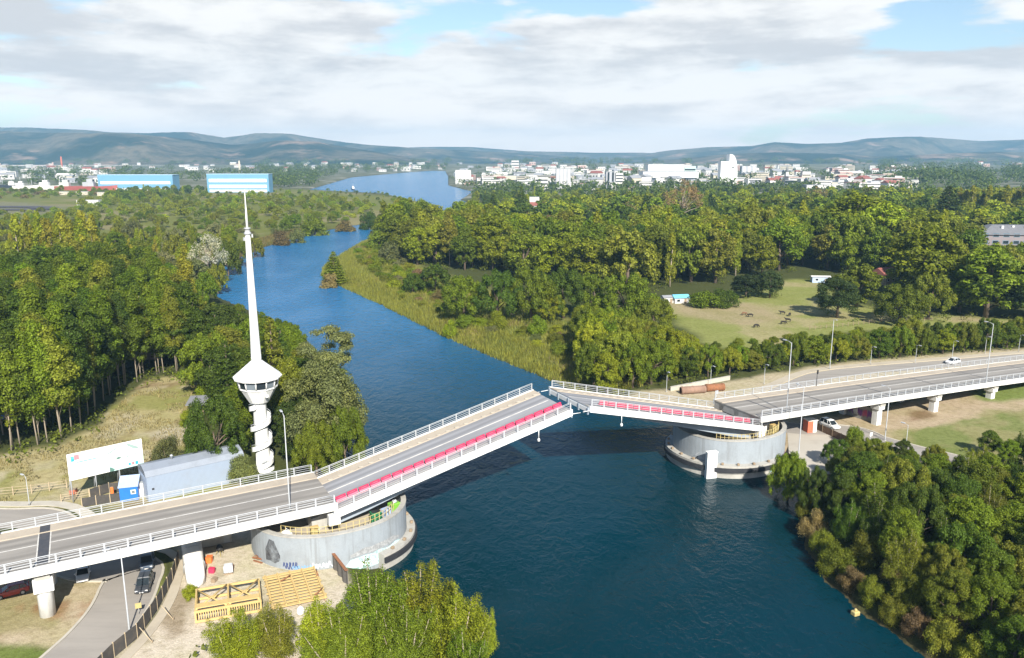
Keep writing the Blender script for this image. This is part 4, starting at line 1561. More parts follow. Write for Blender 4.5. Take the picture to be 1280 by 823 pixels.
# camera mast, dark signal pole, sign
p = bw(91.6, .55, deck_z(91.6) + .2)
q = un(1071, 473, 7.5)
tp = thing('signal_pole', 'dark slim pole on the far footway of the sloping approach', 'signal pole', bw(114.5, 12.9, deck_z(114.5) + .15), BR_ROT)
MB().tube([(0, 0, 0), (0, 0, 3.6)], .07, M['black'], 8).build('pole', tp)
MB().box((0, -.1, 3.3), (.3, .25, .9), M['black'], 0, .03).build('signal_box', tp)
q = bw(88.0, 16.5, 2)
sg_ = thing('road_sign', 'grey road sign on a post between the far approach and the pipes', 'road sign', (q.x, q.y, 2), BR_ROT)
MB().tube([(0, 0, 0), (0, 0, 8.6)], .06, M['galv'], 8).build('post', sg_)
MB().box((0, -.08, 8.2), (.9, .05, .9), M['galv'], 0, .02).build('sign_plate', sg_)
q = un(1087, 560, 2)
sg_ = thing('road_sign', 'white road sign on a thin post beside the small roadside tree', 'road sign', (q.x, q.y, 2), .5)
MB().tube([(0, 0, 0), (0, 0, 3.2)], .05, M['galv'], 8).build('post', sg_)
MB().box((0, -.06, 2.9), (.75, .04, .8), M['white_paint'], 0, .015).build('sign_plate', sg_)
q = un(174, 768, 2)
sg_ = thing('warning_sign', 'small yellow sign on the grass verge beside the construction fence', 'sign', (q.x, q.y, 2), .4)
MB().tube([(0, 0, 0), (0, 0, 1.5)], .04, M['galv'], 8).build('post', sg_)
MB().box((0, -.05, 1.25), (.75, .03, .75), M['yellow'], 0, .01).build('sign_plate', sg_)
q = bw(-43.6, 12.2, deck_z(-43.6) + .16)
td = thing('traffic_marker', 'orange and black traffic marker by the far railing of the tower side approach', 'traffic marker', q, BR_ROT)
MB().lathe([(.3, 0), (.3, .1), (.2, .12), (.2, 1.0), (.1, 1.1), (0, 1.1)], M['orange'], 14).build('drum', td)
for x in (-.38, .38):
    MB().box((x, 0, .55), (.22, .22, 1.1), M['black'], 0, .03).build('weight', td)


# ------------------------------------------------------------------ billboard, kiosk, warehouse, shed on the tower side
def billboard():
    p0, p1 = un(88, 617.5, 2), un(180, 610, 2)
    a, b_ = un(87, 602, 6.0), un(180, 580, 6.0)
    d_ = Vector((b_.x - a.x, b_.y - a.y, 0))
    L_ = d_.length
    rot = math.atan2(d_.y, d_.x)
    root = thing('billboard', 'wide white billboard with a map picture beside the blue kiosk', 'billboard', (a.x, a.y, 2.0), rot)
    H0, H1 = 4.0, 8.75
    MB().box((L_ / 2, .08, (H0 + H1) / 2), (L_, .16, H1 - H0), M['tarp_white'], 0, .02).build('panel', root)
    pan = root.children[0]
    mk = lambda nm, pts, mat, e=.004: MB().add([(x * L_, -.0 - e, H0 + z * (H1 - H0)) for x, z in pts], [tuple(range(len(pts)))], mat).build(nm, pan)
    rect = lambda x0, z0, x1, z1: [(x0, z0), (x1, z0), (x1, z1), (x0, z1)]
    F_ = lambda nm, c_: weathered(nm, c_, tuple(v * .8 for v in c_), .6, 1.5, .3)
    aqua, blue, rose, cyan = F_('print aqua', (.52, .72, .70)), F_('print blue', (.03, .34, .66)), F_('print rose', (.76, .22, .25)), F_('print cyan', (.12, .58, .66))
    dk, pale, gr = F_('print dark green', (.10, .20, .17)), F_('print pale green', (.60, .74, .62)), F_('print grey green', (.28, .38, .36))
    mk('logo_blue', rect(.045, .70, .09, .90), cyan)
    mk('logo_blue', rect(.055, .70, .09, .80), blue, .008)
    mk('logo_red', rect(.09, .74, .155, .93), rose)
    mk('title_line', rect(.12, .62, .37, .66), cyan)
    mk('map_ground', [(.53, 0), (1, 0), (1, .17), (.86, .27), (.72, .36), (.53, .22)], aqua)
    mk('map_ground', [(.72, .36), (.86, .27), (1, .17), (1, .40), (.9, .46), (.8, .44)], pale, .005)
    mk('map_wood', [(.53, 0), (.58, 0), (.60, .06), (.555, .15), (.53, .18)], dk, .009)
    mk('map_bridge', [(.50, .66), (.56, .70), (.68, .87), (.73, .93), (.72, .94), (.66, .89), (.50, .69)], gr, .010)
    mk('map_bridge', [(.50, .44), (.62, .47), (.74, .56), (.62, .50), (.50, .46)], gr, .010)
    mk('map_town', [(.78, .93), (.82, .92), (.96, .70), (.93, .66), (.88, .68), (.80, .84)], gr, .010)
    mk('map_shape', [(.63, .40), (.69, .42), (.70, .47), (.66, .50), (.63, .45)], dk, .012)
    mk('map_shape', [(.76, .42), (.80, .42), (.82, .46), (.78, .49)], gr, .012)
    mk('map_shape', [(.88, .45), (.93, .49), (.92, .52), (.88, .49)], gr, .012)
    mk('small_logo', rect(.79, .08, .82, .17), blue, .012)
    mk('small_logo', rect(.835, .07, .87, .19), rose, .012)
    mk('small_logo', rect(.885, .06, .92, .18), blue, .012)
    for x in (.02, .34, .66, .985):
        MB().tube([(x * L_, .28, -.2), (x * L_, .28, H1 - .3)], .11, M['galv'], 8).build('post', root)
        MB().tube([(x * L_, 2.4, -.1), (x * L_, .36, H0 + 1.6)], .07, M['galv'], 6).build('brace', root)
    MB().tube([(0, .22, H0 + .5), (L_, .22, H0 + .5)], .06, M['galv'], 6).build('back_rail', root)
    return root


billboard()


def kiosk():
    p = un(160, 626, 2)
    root = thing('blue_kiosk', 'small kiosk with bright blue front and pale blue roof below the billboard', 'kiosk', (p.x, p.y + 1.0, 2.0), .28)
    MB().box((0, 0, 1.3), (2.9, 2.4, 2.6), M['blue_bright'], 0, .04).build('wall', root)
    MB().add([(-1.6, -1.4, 2.55), (1.6, -1.4, 2.55), (1.6, 1.5, 3.6), (-1.6, 1.5, 3.6), (-1.6, -1.4, 2.65), (1.6, -1.4, 2.65), (1.6, 1.5, 3.7), (-1.6, 1.5, 3.7)],
             [(0, 3, 2, 1), (4, 5, 6, 7), (0, 1, 5, 4), (1, 2, 6, 5), (2, 3, 7, 6), (3, 0, 4, 7)], M['blue_pale']).build('roof', root)
    w_ = MB().box((.75, -1.23, 1.6), (.8, .08, .75), M['tarp_white'], 0, .01).build('window', root)
    MB().box((.75, -1.275, 1.6), (.5, .02, .5), M['glass_sky']).build('pane', w_)
    p = un(171, 620, 2)
    c_ = thing('white_cabinet', 'narrow white cabinet standing between the blue kiosk and the warehouse', 'cabinet', (p.x + .8, p.y, 2.0), .3)
    MB().box((0, 0, 1.2), (1.0, .8, 2.4), M['tarp_white'], 0, .04).build('cabinet_body', c_)
    MB().box((0, 0, 2.45), (1.1, .9, .1), M['galv'], 0, .02).build('cabinet_lid', c_)


kiosk()


def hangar():
    a, b_ = un(186, 628, 2.0), un(300, 601, 2.0)
    a, b_ = Vector((a.x, a.y + 0, 0)), Vector((b_.x, b_.y, 0))
    d_ = b_ - a
    L_ = d_.length + 1.0
    rot = math.atan2(d_.y, d_.x)
    root = thing('warehouse', 'long blue grey ribbed metal warehouse behind the near approach railing', 'warehouse', (a.x, a.y, 2.0), rot)
    W_, E_, Rg = 6.0, 4.5, 5.7
    MB().loft([[(x, 0, 0), (x, W_, 0), (x, W_, E_), (x, W_ - .8, E_ + .75), (x, W_ / 2, Rg), (x, .8, E_ + .75), (x, 0, E_)] for x in (0, L_)], M['hangar']).build('wall', root)
    MB().loft([[(x, -.06, E_ - .02), (x, .76, E_ + .80), (x, W_ / 2, Rg + .07), (x, W_ - .76, E_ + .80), (x, W_ + .06, E_ - .02), (x, W_ - .8, E_ + .82), (x, W_ / 2, Rg + .13), (x, .8, E_ + .82)] for x in (-.12, L_ + .12)],
              weathered('warehouse roof sheet', (.24, .27, .32), (.17, .19, .22), .5, .4, .5, 5)).build('roof', root)
    MB().box((.9, -.03, 2.2), (.35, .08, .3), M['black']).build('wall_vent', root)
    for k in (.3, .7):
        MB().lathe([(.22, 0), (.22, .5), (.35, .55), (.1, .8)], M['galv'], 12, (L_ * k, W_ / 2, Rg + .1)).build('roof_vent', root)


hangar()


def open_shed():
    p = un(236, 519, 2)
    root = thing('open_shed', 'small open timber shed with slate grey roof at the edge of the clearing', 'shed', (p.x, p.y, 2), .15)
    MB().add([(-.5, -.5, 2.5), (7.0, -.5, 2.5), (6.6, 3.0, 3.7), (0, 3.0, 3.7), (-.3, 6.2, 2.5), (6.8, 6.2, 2.5),
              (-.5, -.5, 2.35), (7.0, -.5, 2.35), (6.6, 3.0, 3.5), (0, 3.0, 3.5), (-.3, 6.2, 2.35), (6.8, 6.2, 2.35)],
             [(0, 1, 2, 3), (3, 2, 5, 4), (6, 9, 8, 7), (9, 10, 11, 8), (0, 6, 7, 1), (4, 5, 11, 10), (1, 7, 8, 2), (2, 8, 11, 5), (0, 3, 9, 6), (3, 4, 10, 9)], M['shade_roof']).build('roof', root)
    for x in (.2, 3.2, 6.3):
        for y in (0, 5.6):
            MB().box((x, y, 1.2), (.22, .22, 2.4), M['wood']).build('post', root)
    MB().box((3.3, 5.4, 1.2), (6.0, .12, 2.3), M['wood']).build('back_wall', root)


open_shed()


# fences: posts and panels as parts
def fence(name, label, pts, z, h, panel, post_mat, step=2.4, post_h=None, rails=None, boards=False):
    base = Vector((pts[0][0], pts[0][1], z))
    root = thing(name, label, 'fence', base)
    P = [Vector((p[0], p[1], 0)) - Vector((base.x, base.y, 0)) for p in pts]
    mb = MB()
    posts = []
    for a_, b_ in zip(P[:-1], P[1:]):
        d_ = b_ - a_
        n_ = max(1, int(round(d_.length / step)))
        nn = Vector((-d_.y, d_.x, 0)).normalized() * .03
        for i in range(n_):
            q0, q1 = a_ + d_ * (i / n_), a_ + d_ * ((i + 1) / n_)
            posts.append(q0)
            if panel is not None:
                mb.add([q0 - nn + Vector((0, 0, .05)), q1 - nn + Vector((0, 0, .05)), q1 - nn + Vector((0, 0, h)), q0 - nn + Vector((0, 0, h)), q0 + nn + Vector((0, 0, .05)), q1 + nn + Vector((0, 0, .05)), q1 + nn + Vector((0, 0, h)), q0 + nn + Vector((0, 0, h))],
                       [(0, 1, 2, 3), (5, 4, 7, 6), (3, 2, 6, 7), (0, 4, 5, 1)], panel)
            if rails:
                for rz in rails:
                    mb.tube([q0 + Vector((0, 0, rz)), q1 + Vector((0, 0, rz))], .04, post_mat, 5)
    posts.append(P[-1])
    mb.build('fence_panel' if panel is not None else 'wire_rail', root)
    pm = MB().box((0, 0, (post_h or h + .15) / 2), (.12, .12, (post_h or h + .15)), post_mat).build('post', root)
    pm.location = posts[0]
    for q in posts[1:100]:
        o = pm.copy()
        COL.objects.link(o)
        o.parent = root
        o.location = q
    return root


fence('screen_fence', 'dark cloth screen fence along the footpath round the construction yard', [un(*p, 2)[:2] for p in ((224, 704), (216, 727), (197, 763), (172, 798), (143, 822), (115, 850))], 2, 1.9, M['dark_mesh'], M['wood_pale'], 2.2)
for k, (x, y) in enumerate(((203, 772), (176, 800))):
    p = un(x, y, 2)
    pr = thing('fence_prop', 'slanted timber prop holding the %s end of the dark screen fence' % ('yard' if k == 0 else 'roadside'), 'prop', (p.x, p.y, 2))
    tag(pr, pr['label'], 'prop', 'timber props of the screen fence')
    MB().tube([(1.7, -.6, .05), (0, 0, 1.7)], .06, M['wood_pale'], 6).build('strut', pr)
    MB().tube([(1.7, -.6, 0), (1.75, -.62, .4)], .05, M['wood'], 6).build('stake', pr)
p0, p1 = un(103, 634, 2), un(128, 628, 2)
fence('board_fence', 'dark board fence panel nearest the footpath under the billboard', [p0[:2], (p1.x + 3.5, p1.y + .6)], 2, 1.6, M['dark_mesh'], M['wood_pale'], 2.4)
p0, p1 = un(113, 624, 2), un(137, 616, 2)
fence('board_fence', 'dark board fence between the billboard posts and the blue kiosk', [p0[:2], p1[:2], (p1.x + 3.0, p1.y + .2)], 2, 1.8, M['dark_mesh'], M['wood_pale'], 2.2)
p0, p1 = un(77, 628, 2), un(112, 622, 2)
fence('pole_fence', 'rough pale pole fence at the foot of the billboard', [p0[:2], p1[:2]], 2, 1.3, None, M['wood_pale'], 1.8, 1.5, (.5, .9, 1.3))
fence('wire_fence', 'thin wire fence with pale posts along the dry grass by the tower side road', [un(*p, 2)[:2] for p in ((-30, 624), (40, 617), (84, 611))], 2, 1.5, None, M['wood_pale'], 3.0, 1.7, (.5, 1.0, 1.5))
fence('wire_fence', 'post and wire fence behind the blue grey warehouse', [un(*p, 2)[:2] for p in ((196, 598), (240, 590), (290, 578))], 2, 1.4, None, M['wood_pale'], 3.0, 1.6, (.5, 1.0, 1.4))
fence('site_fence', 'rusty brown fence along the far bank road beside the white suv', [un(*p, 2)[:2] for p in ((1016, 535), (1040, 546), (1062, 556), (1085, 566), (1112, 578), (1135, 588))], 2, 1.5, weathered('rusty mesh sheet', (.12, .075, .045), (.2, .14, .09), .9), M['wood'], 2.4)
fence('pasture_fence', 'row of grey posts crossing the grazing meadow', [un(*p, 2.4)[:2] for p in ((1012, 412), (1060, 407), (1118, 401), (1165, 401))], 2.2, 1.3, None, M['wood'], 2.5, 1.4, (.6, 1.1))

# orange posts and red crate by the billboard
for x, y, nm, lab, mat, sz in ((141, 622, 'orange_board', 'orange board upright beside the dark fence and the blue kiosk', 'orange', (.5, .15, 1.9)), (92, 617, 'red_crate', 'red crate under the end of the billboard', 'brick_red', (1.1, .9, .8))):
    p = un(x, y, 2)
    o = thing(nm, lab, 'board' if 'board' in nm else 'crate', (p.x, p.y, 2), .2)
    MB().box((0, 0, sz[2] / 2), sz, M[mat], 0, .03).build('board' if 'board' in nm else 'crate_body', o)
    MB().box((0, 0, sz[2] + .03), (sz[0] * 1.05, sz[1] * 1.1, .06), M['wood'], 0, .01).build('top_strip', o)


# ------------------------------------------------------------------ construction yard
def yard():
    # yellow lattice frame
    c00, c10, c01 = un(244, 780, 2), un(328, 765, 2), un(242, 748, 2)
    rot = math.atan2(c10.y - c00.y, c10.x - c00.x)
    L_ = (c10 - c00).length
    D_ = 5.6
    root = thing('lattice_frame', 'yellow steel lattice frame with crossed braces on the yard sand', 'steel frame', (c00.x, c00.y, 2), rot)
    y = M['yellow_pale']
    for yy, z in ((0, .25), (0, 1.6), (D_, .25), (D_, 1.6)):
        MB().box((L_ / 2, yy, z), (L_, .26, .30), y, 0, .02).build('chord', root)
    for x in (.13, L_ * .5, L_ - .13):
        for z in (.28, 1.62):
            MB().box((x, D_ / 2, z), (.22, D_ - .26, .24), y, 0, .02).build('cross_tie', root)
        for yy in (0, D_):
            MB().box((x, yy, .92), (.22, .22, 1.1), y, 0, .02).build('upright', root)
    for a_, b_ in (((.2, .2), (L_ * .48, D_ - .2)), ((L_ * .52, .2), (L_ - .2, D_ - .2)), ((.2, D_ - .2), (L_ * .48, .2)), ((L_ * .52, D_ - .2), (L_ - .2, .2))):
        MB().tube([(a_[0], a_[1], 1.78 if a_[1] < 1 else 1.70), (b_[0], b_[1], 1.78 if a_[1] < 1 else 1.70)], .11, y, 6).build('brace', root)
    MB().box((L_ / 2, .75, 1.95), (L_ - .4, 1.1, .12), y, 0, .02).build('walk_plate', root)
    mb = MB()
    for i in range(26):
        mb.box((.5 + (L_ - 1) * i / 25, -.16, 1.2), (.12, .06, 1.0), y)
    mb.build('slat_row', root)
    # yellow slatted platform
    a, b_, c_, d_ = un(339, 761, 2.6), un(409, 746, 2.6), un(404, 710, 2.6), un(334, 720, 2.6)
    rot = math.atan2(b_.y - a.y, b_.x - a.x)
    Lx = (b_ - a).length
    ux, uy = Vector((math.cos(rot), math.sin(rot), 0)), Vector((-math.sin(rot), math.cos(rot), 0))
    Ly = (d_ - a).dot(uy)
    root = thing('slatted_platform', 'yellow slatted platform lying on the yard sand next to the lattice frame', 'platform', (a.x, a.y, 2), rot)
    for i in range(12):
        q = .2 + (Ly - .4) * i / 11
        wd = .42 if i not in (0, 11) else .7
        MB().box((Lx / 2 + (.12 * math.sin(i * 2.2)), q, .52), (Lx, wd * .8, .12), y, .004 * math.sin(i * 3), .01).build('slat', root)
    for i in range(5):
        MB().box((.25 + (Lx - .5) * i / 4, Ly / 2, .69), (.22, Ly, .20), y, 0, .02).build('joist', root)
    for i in range(3):
        MB().box((.25 + (Lx - .5) * i / 2, Ly / 2, .22), (.25, Ly, .44), M['wood'], 0, .02).build('bearer', root)
    for k, (x0, y0, x1, y1) in enumerate(((352, 726, 363, 719), (395, 743, 403, 735), (397, 719, 395, 712))):
        p, q = un(x0, y0, 2.85), un(x1, y1, 2.85)
        o = thing('steel_bar', 'dark steel bar lying loose on the yellow platform', 'bar', (p.x, p.y, 2.83), 0, 'loose bars on the yellow platform')
        MB().tube([(0, 0, 0), (q.x - p.x, q.y - p.y, .03)], .09, M['rust'], 6).build('bar_length', o)
        MB().box((0, 0, .02), (.3, .2, .12), M['rust']).build('bar_foot', o)
    # white tarp shelter
    a, b_ = un(246, 735, 2), un(240, 690, 2)
    rot = math.atan2(b_.y - a.y, b_.x - a.x) - math.pi / 2
    L_ = (b_ - a).length + 1.5
    root = thing('tarp_shelter', 'long white tarpaulin shelter beside the dark screen fence in the yard', 'shelter', (a.x, a.y, 2), rot)
    rings = []
    for i, (k, w_, h) in enumerate(((0, .25, .25), (.03, .8, 1.0), (.08, 1.2, 1.75), (.3, 1.35, 2.2), (.55, 1.42, 2.3), (.8, 1.42, 2.35), (1.0, 1.40, 2.35))):
        rings.append([(w_ * math.copysign(abs(math.cos(t)) ** .6, math.cos(t)), k * L_, max(.02, h * math.sin(t) ** .28) if 0 < t < math.pi else .02) for t in [math.pi * j / 12 for j in range(13)]])
    MB().loft(rings, M['tarp_white'], True).build('tarp', root)
    for k in (.3, .65, .97):
        MB().tube([(1.46 * math.cos(t), k * L_, 2.36 * max(.01, math.sin(t)) ** .28) for t in [math.pi * j / 10 for j in range(11)]], .05, M['galv'], 6).build('hoop', root)
    # site office under the approach
    p = un(246, 690, 2)
    root = thing('site_office', 'grey site office cabin with dark windows in the shade under the approach', 'cabin', (p.x + .8, p.y + 2.6, 2), BR_ROT)
    MB().box((0, 0, 1.45), (6.5, 2.6, 2.7), M['concrete'], 0, .04).build('wall', root)
    MB().box((0, 0, 2.86), (6.8, 2.9, .14), M['grey_roof'], 0, .03).build('roof', root)
    for x in (-1.2, 1.0):
        w_ = MB().box((x, -1.32, 1.7), (1.1, .06, .9), M['white_paint']).build('window', root)
        MB().box((x, -1.36, 1.7), (.95, .03, .75), M['glass']).build('pane', w_)
    MB().box((2.5, -1.32, 1.15), (.9, .06, 2.0), M['galv']).build('door', root)
    # tank with frame
    p = un(284, 719, 2)
    root = thing('water_tank', 'pale plastic tank on a pallet in the middle of the yard', 'tank', (p.x, p.y + .6, 2), .3)
    MB().box((0, 0, .75), (1.2, 1.0, 1.1), M['glass_sky'] if False else weathered('cloudy plastic', (.58, .62, .66), (.45, .48, .5), .4), 0, .1).build('tank_body', root)
    MB().box((0, 0, .1), (1.25, 1.05, .18), M['wood']).build('pallet', root)
    cg = MB()
    for x in (-.62, 0, .62):
        cg.tube([(x, -.53, .2), (x, -.53, 1.35)], .025, M['galv'], 5)
    cg.build('cage', root)
    p = un(289, 713, 2)
    root = thing('rusty_drum', 'rusty brown drum beside the pale plastic tank', 'drum', (p.x, p.y, 2))
    MB().lathe([(.36, 0), (.36, .3), (.38, .32), (.36, .34), (.36, .62), (.38, .64), (.36, .66), (.36, .95), (.0, .95)], M['rust'], 16).build('drum_body', root)
    MB().lathe([(.05, .95), (.05, 1.0), (0, 1.0)], M['black'], 8, (.18, 0, 0)).build('bung', root)
    # orange and red clutter beside the shelter
    for x, y, lab, mat, sz in ((262, 703, 'orange plastic crate beside the white tarpaulin shelter', 'orange', (.9, .8, .9)), (265, 716, 'red plastic crate beside the open end of the white shelter', 'red_plastic', (.6, .8, .7)), (268, 727, 'small wooden crate near the closed end of the white shelter', 'wood', (.8, .6, .5))):
        p = un(x, y, 2)
        o = thing('storage_crate', lab, 'crate', (p.x, p.y, 2), .4 + x)
        tag(o, lab, 'crate', 'crates in the yard')
        MB().box((0, 0, sz[2] / 2), sz, M[mat], 0, .03).build('crate_body', o)
        MB().box((0, 0, sz[2] + .02), (sz[0] * 1.06, sz[1] * 1.06, .06), M[mat], 0, .01).build('rim', o)
    p = un(275, 694, 2)
    o = thing('concrete_mixer', 'small dark mixer standing near the site office shade', 'mixer', (p.x, p.y, 2), .5)
    MB().lathe([(.25, .7), (.5, .9), (.5, 1.2), (.28, 1.6), (.22, 1.6)], M['black'], 14).build('mixer_drum', o)
    for a_ in (.5, 2.6, 4.7):
        MB().tube([(.65 * math.cos(a_), .65 * math.sin(a_), 0), (.2 * math.cos(a_), .2 * math.sin(a_), .9)], .05, M['yellow'], 6).build('leg', o)
    # rusty bundles against the pier
    for x, y, n_, L_, rot, lab in ((325, 699, 9, 2.4, 2.6, 'heap of rusty bars and timber at the land end of the yard pier'), (370, 705, 7, 4.2, .12, 'rusty beams stacked at the foot of the yard pier wall')):
        p = un(x, y, 2)
        o = thing('scrap_heap', lab, 'scrap heap', (p.x, p.y - .4, 2), rot)
        rg = random.Random(int(x))
        for i in range(n_):
            a_ = rg.uniform(-.25, .25)
            MB().box((rg.uniform(-.5, .5), rg.uniform(-.6, .6), .12 + .13 * (i // 3)), (L_ * rg.uniform(.6, 1), .2, .16), M['rust'] if i % 3 else M['wood'], a_).build('beam', o)
    # wing wall between yard and river
    a, b_ = un(412, 703, 2), un(434, 732, 2)
    rot = math.atan2(b_.y - a.y, b_.x - a.x)
    L_ = (b_ - a).length
    o = thing('sheet_wall', 'dark steel sheet wall running from the yard pier towards the poplars', 'wall', (a.x, a.y, 1.2), rot)
    mb = MB()
    n_ = int(L_ / .5)
    pts = [(L_ * i / n_, .12 * (1 if (i // 2) % 2 else -1)) for i in range(n_ + 1)]
    mb.loft([[(x, y_ - .05, 0), (x, y_ + .05, 0), (x, y_ + .05, 3.0), (x, y_ - .05, 3.0)] for x, y_ in pts], weathered('sheet piling', (.10, .095, .09), (.2, .15, .11), .8))
    mb.build('sheet_piling', o)
    MB().box((L_ / 2, 0, 3.06), (L_, .45, .12), M['rust'], 0, .02).build('capping', o)
    # white survey post
    p = un(376, 768, 2)
    o = thing('white_sack', 'small white sack standing on the sand below the yellow platform', 'sack', (p.x, p.y, 2))
    MB().lathe([(.0, 0), (.4, .02), (.5, .3), (.45, .8), (.3, 1.0), (.12, 1.15), (0, 1.2)], M['tarp_white'], 12).build('sack_body', o)
    MB().lathe([(.12, 1.15), (.18, 1.3), (0, 1.32)], M['wood_pale'], 8).build('sack_tie', o)


yard()

# booth, pipes and other small buildings on the far bank
p = un(1013, 541, 2)
bo = thing('site_booth', 'small booth half red and half white on the paved lot', 'booth', (p.x, p.y + .8, 2), .25)
MB().box((-.35, 0, 1.3), (1.3, 1.8, 2.6), M['brick_red'], 0, .03).build('red_half', bo)
MB().box((.75, 0, 1.3), (.88, 1.8, 2.6), M['tarp_white'], 0, .03).build('white_half', bo)
MB().box((.2, 0, 2.68), (2.4, 2.0, .14), M['tarp_white'], 0, .02).build('roof', bo)
for k, (x, y, L_, mat, lab) in enumerate(((866, 492, 6.5, 'clay', 'long clay coloured pipe lying behind the far leaf'), (893, 489, 5.0, 'rust', 'rust brown pipe lying behind the clay coloured pipe'))):
    p = un(x, y, 2)
    o = thing('large_pipe', lab, 'pipe', (p.x, p.y, 2), .22)
    MB().loft([[(xx, r_ * math.cos(a_), .95 + r_ * math.sin(a_)) for a_ in [2 * math.pi * j / 18 for j in range(18)]] for xx, r_ in ((-L_ / 2, .7), (-L_ / 2, .95), (L_ / 2, .95), (L_ / 2, .7))], M[mat], True, True, False).build('pipe_wall', o)
    for xx in (-L_ / 2 + .4, 0, L_ / 2 - .4):
        MB().loft([[(xx + dx, 1.02 * math.cos(a_), .95 + 1.02 * math.sin(a_)) for a_ in [2 * math.pi * j / 18 for j in range(18)]] for dx in (-.15, .15)], M[mat], True).build('collar', o)
p0, p1 = un(838, 489, 2), un(912, 475, 2)
o = thing('low_wall', 'low pale concrete wall between the pipes and the hedge', 'wall', (p0.x, p0.y, 2), math.atan2(p1.y - p0.y, p1.x - p0.x))
L_ = (p1 - p0).length
MB().box((L_ / 2, 0, .5), (L_, .35, 1.1), M['kerb'], 0, .04).build('wall_run', o)
MB().box((L_ / 2, 0, 1.1), (L_ + .1, .5, .12), M['concrete'], 0, .03).build('coping', o)


# ------------------------------------------------------------------ vehicles
def glossy(name, c_, rough=.28, metal=.0):
    m, nt, b = mat_new(name)
    n1 = ramp(nt, tex_noise(nt, 3, 4, .6), .5, .8, 0, .2)
    nt.links.new(col_mix(nt, n1, c_, tuple(v * .75 + .03 for v in c_)), b.inputs['Base Color'])
    b.inputs['Roughness'].default_value = rough
    b.inputs['Metallic'].default_value = metal
    try:
        b.inputs['Coat Weight'].default_value = .4
    except Exception:
        pass
    return m


M['lamp_red'] = weathered('red lamp glass', (.4, .02, .02), (.2, .01, .01), .3)


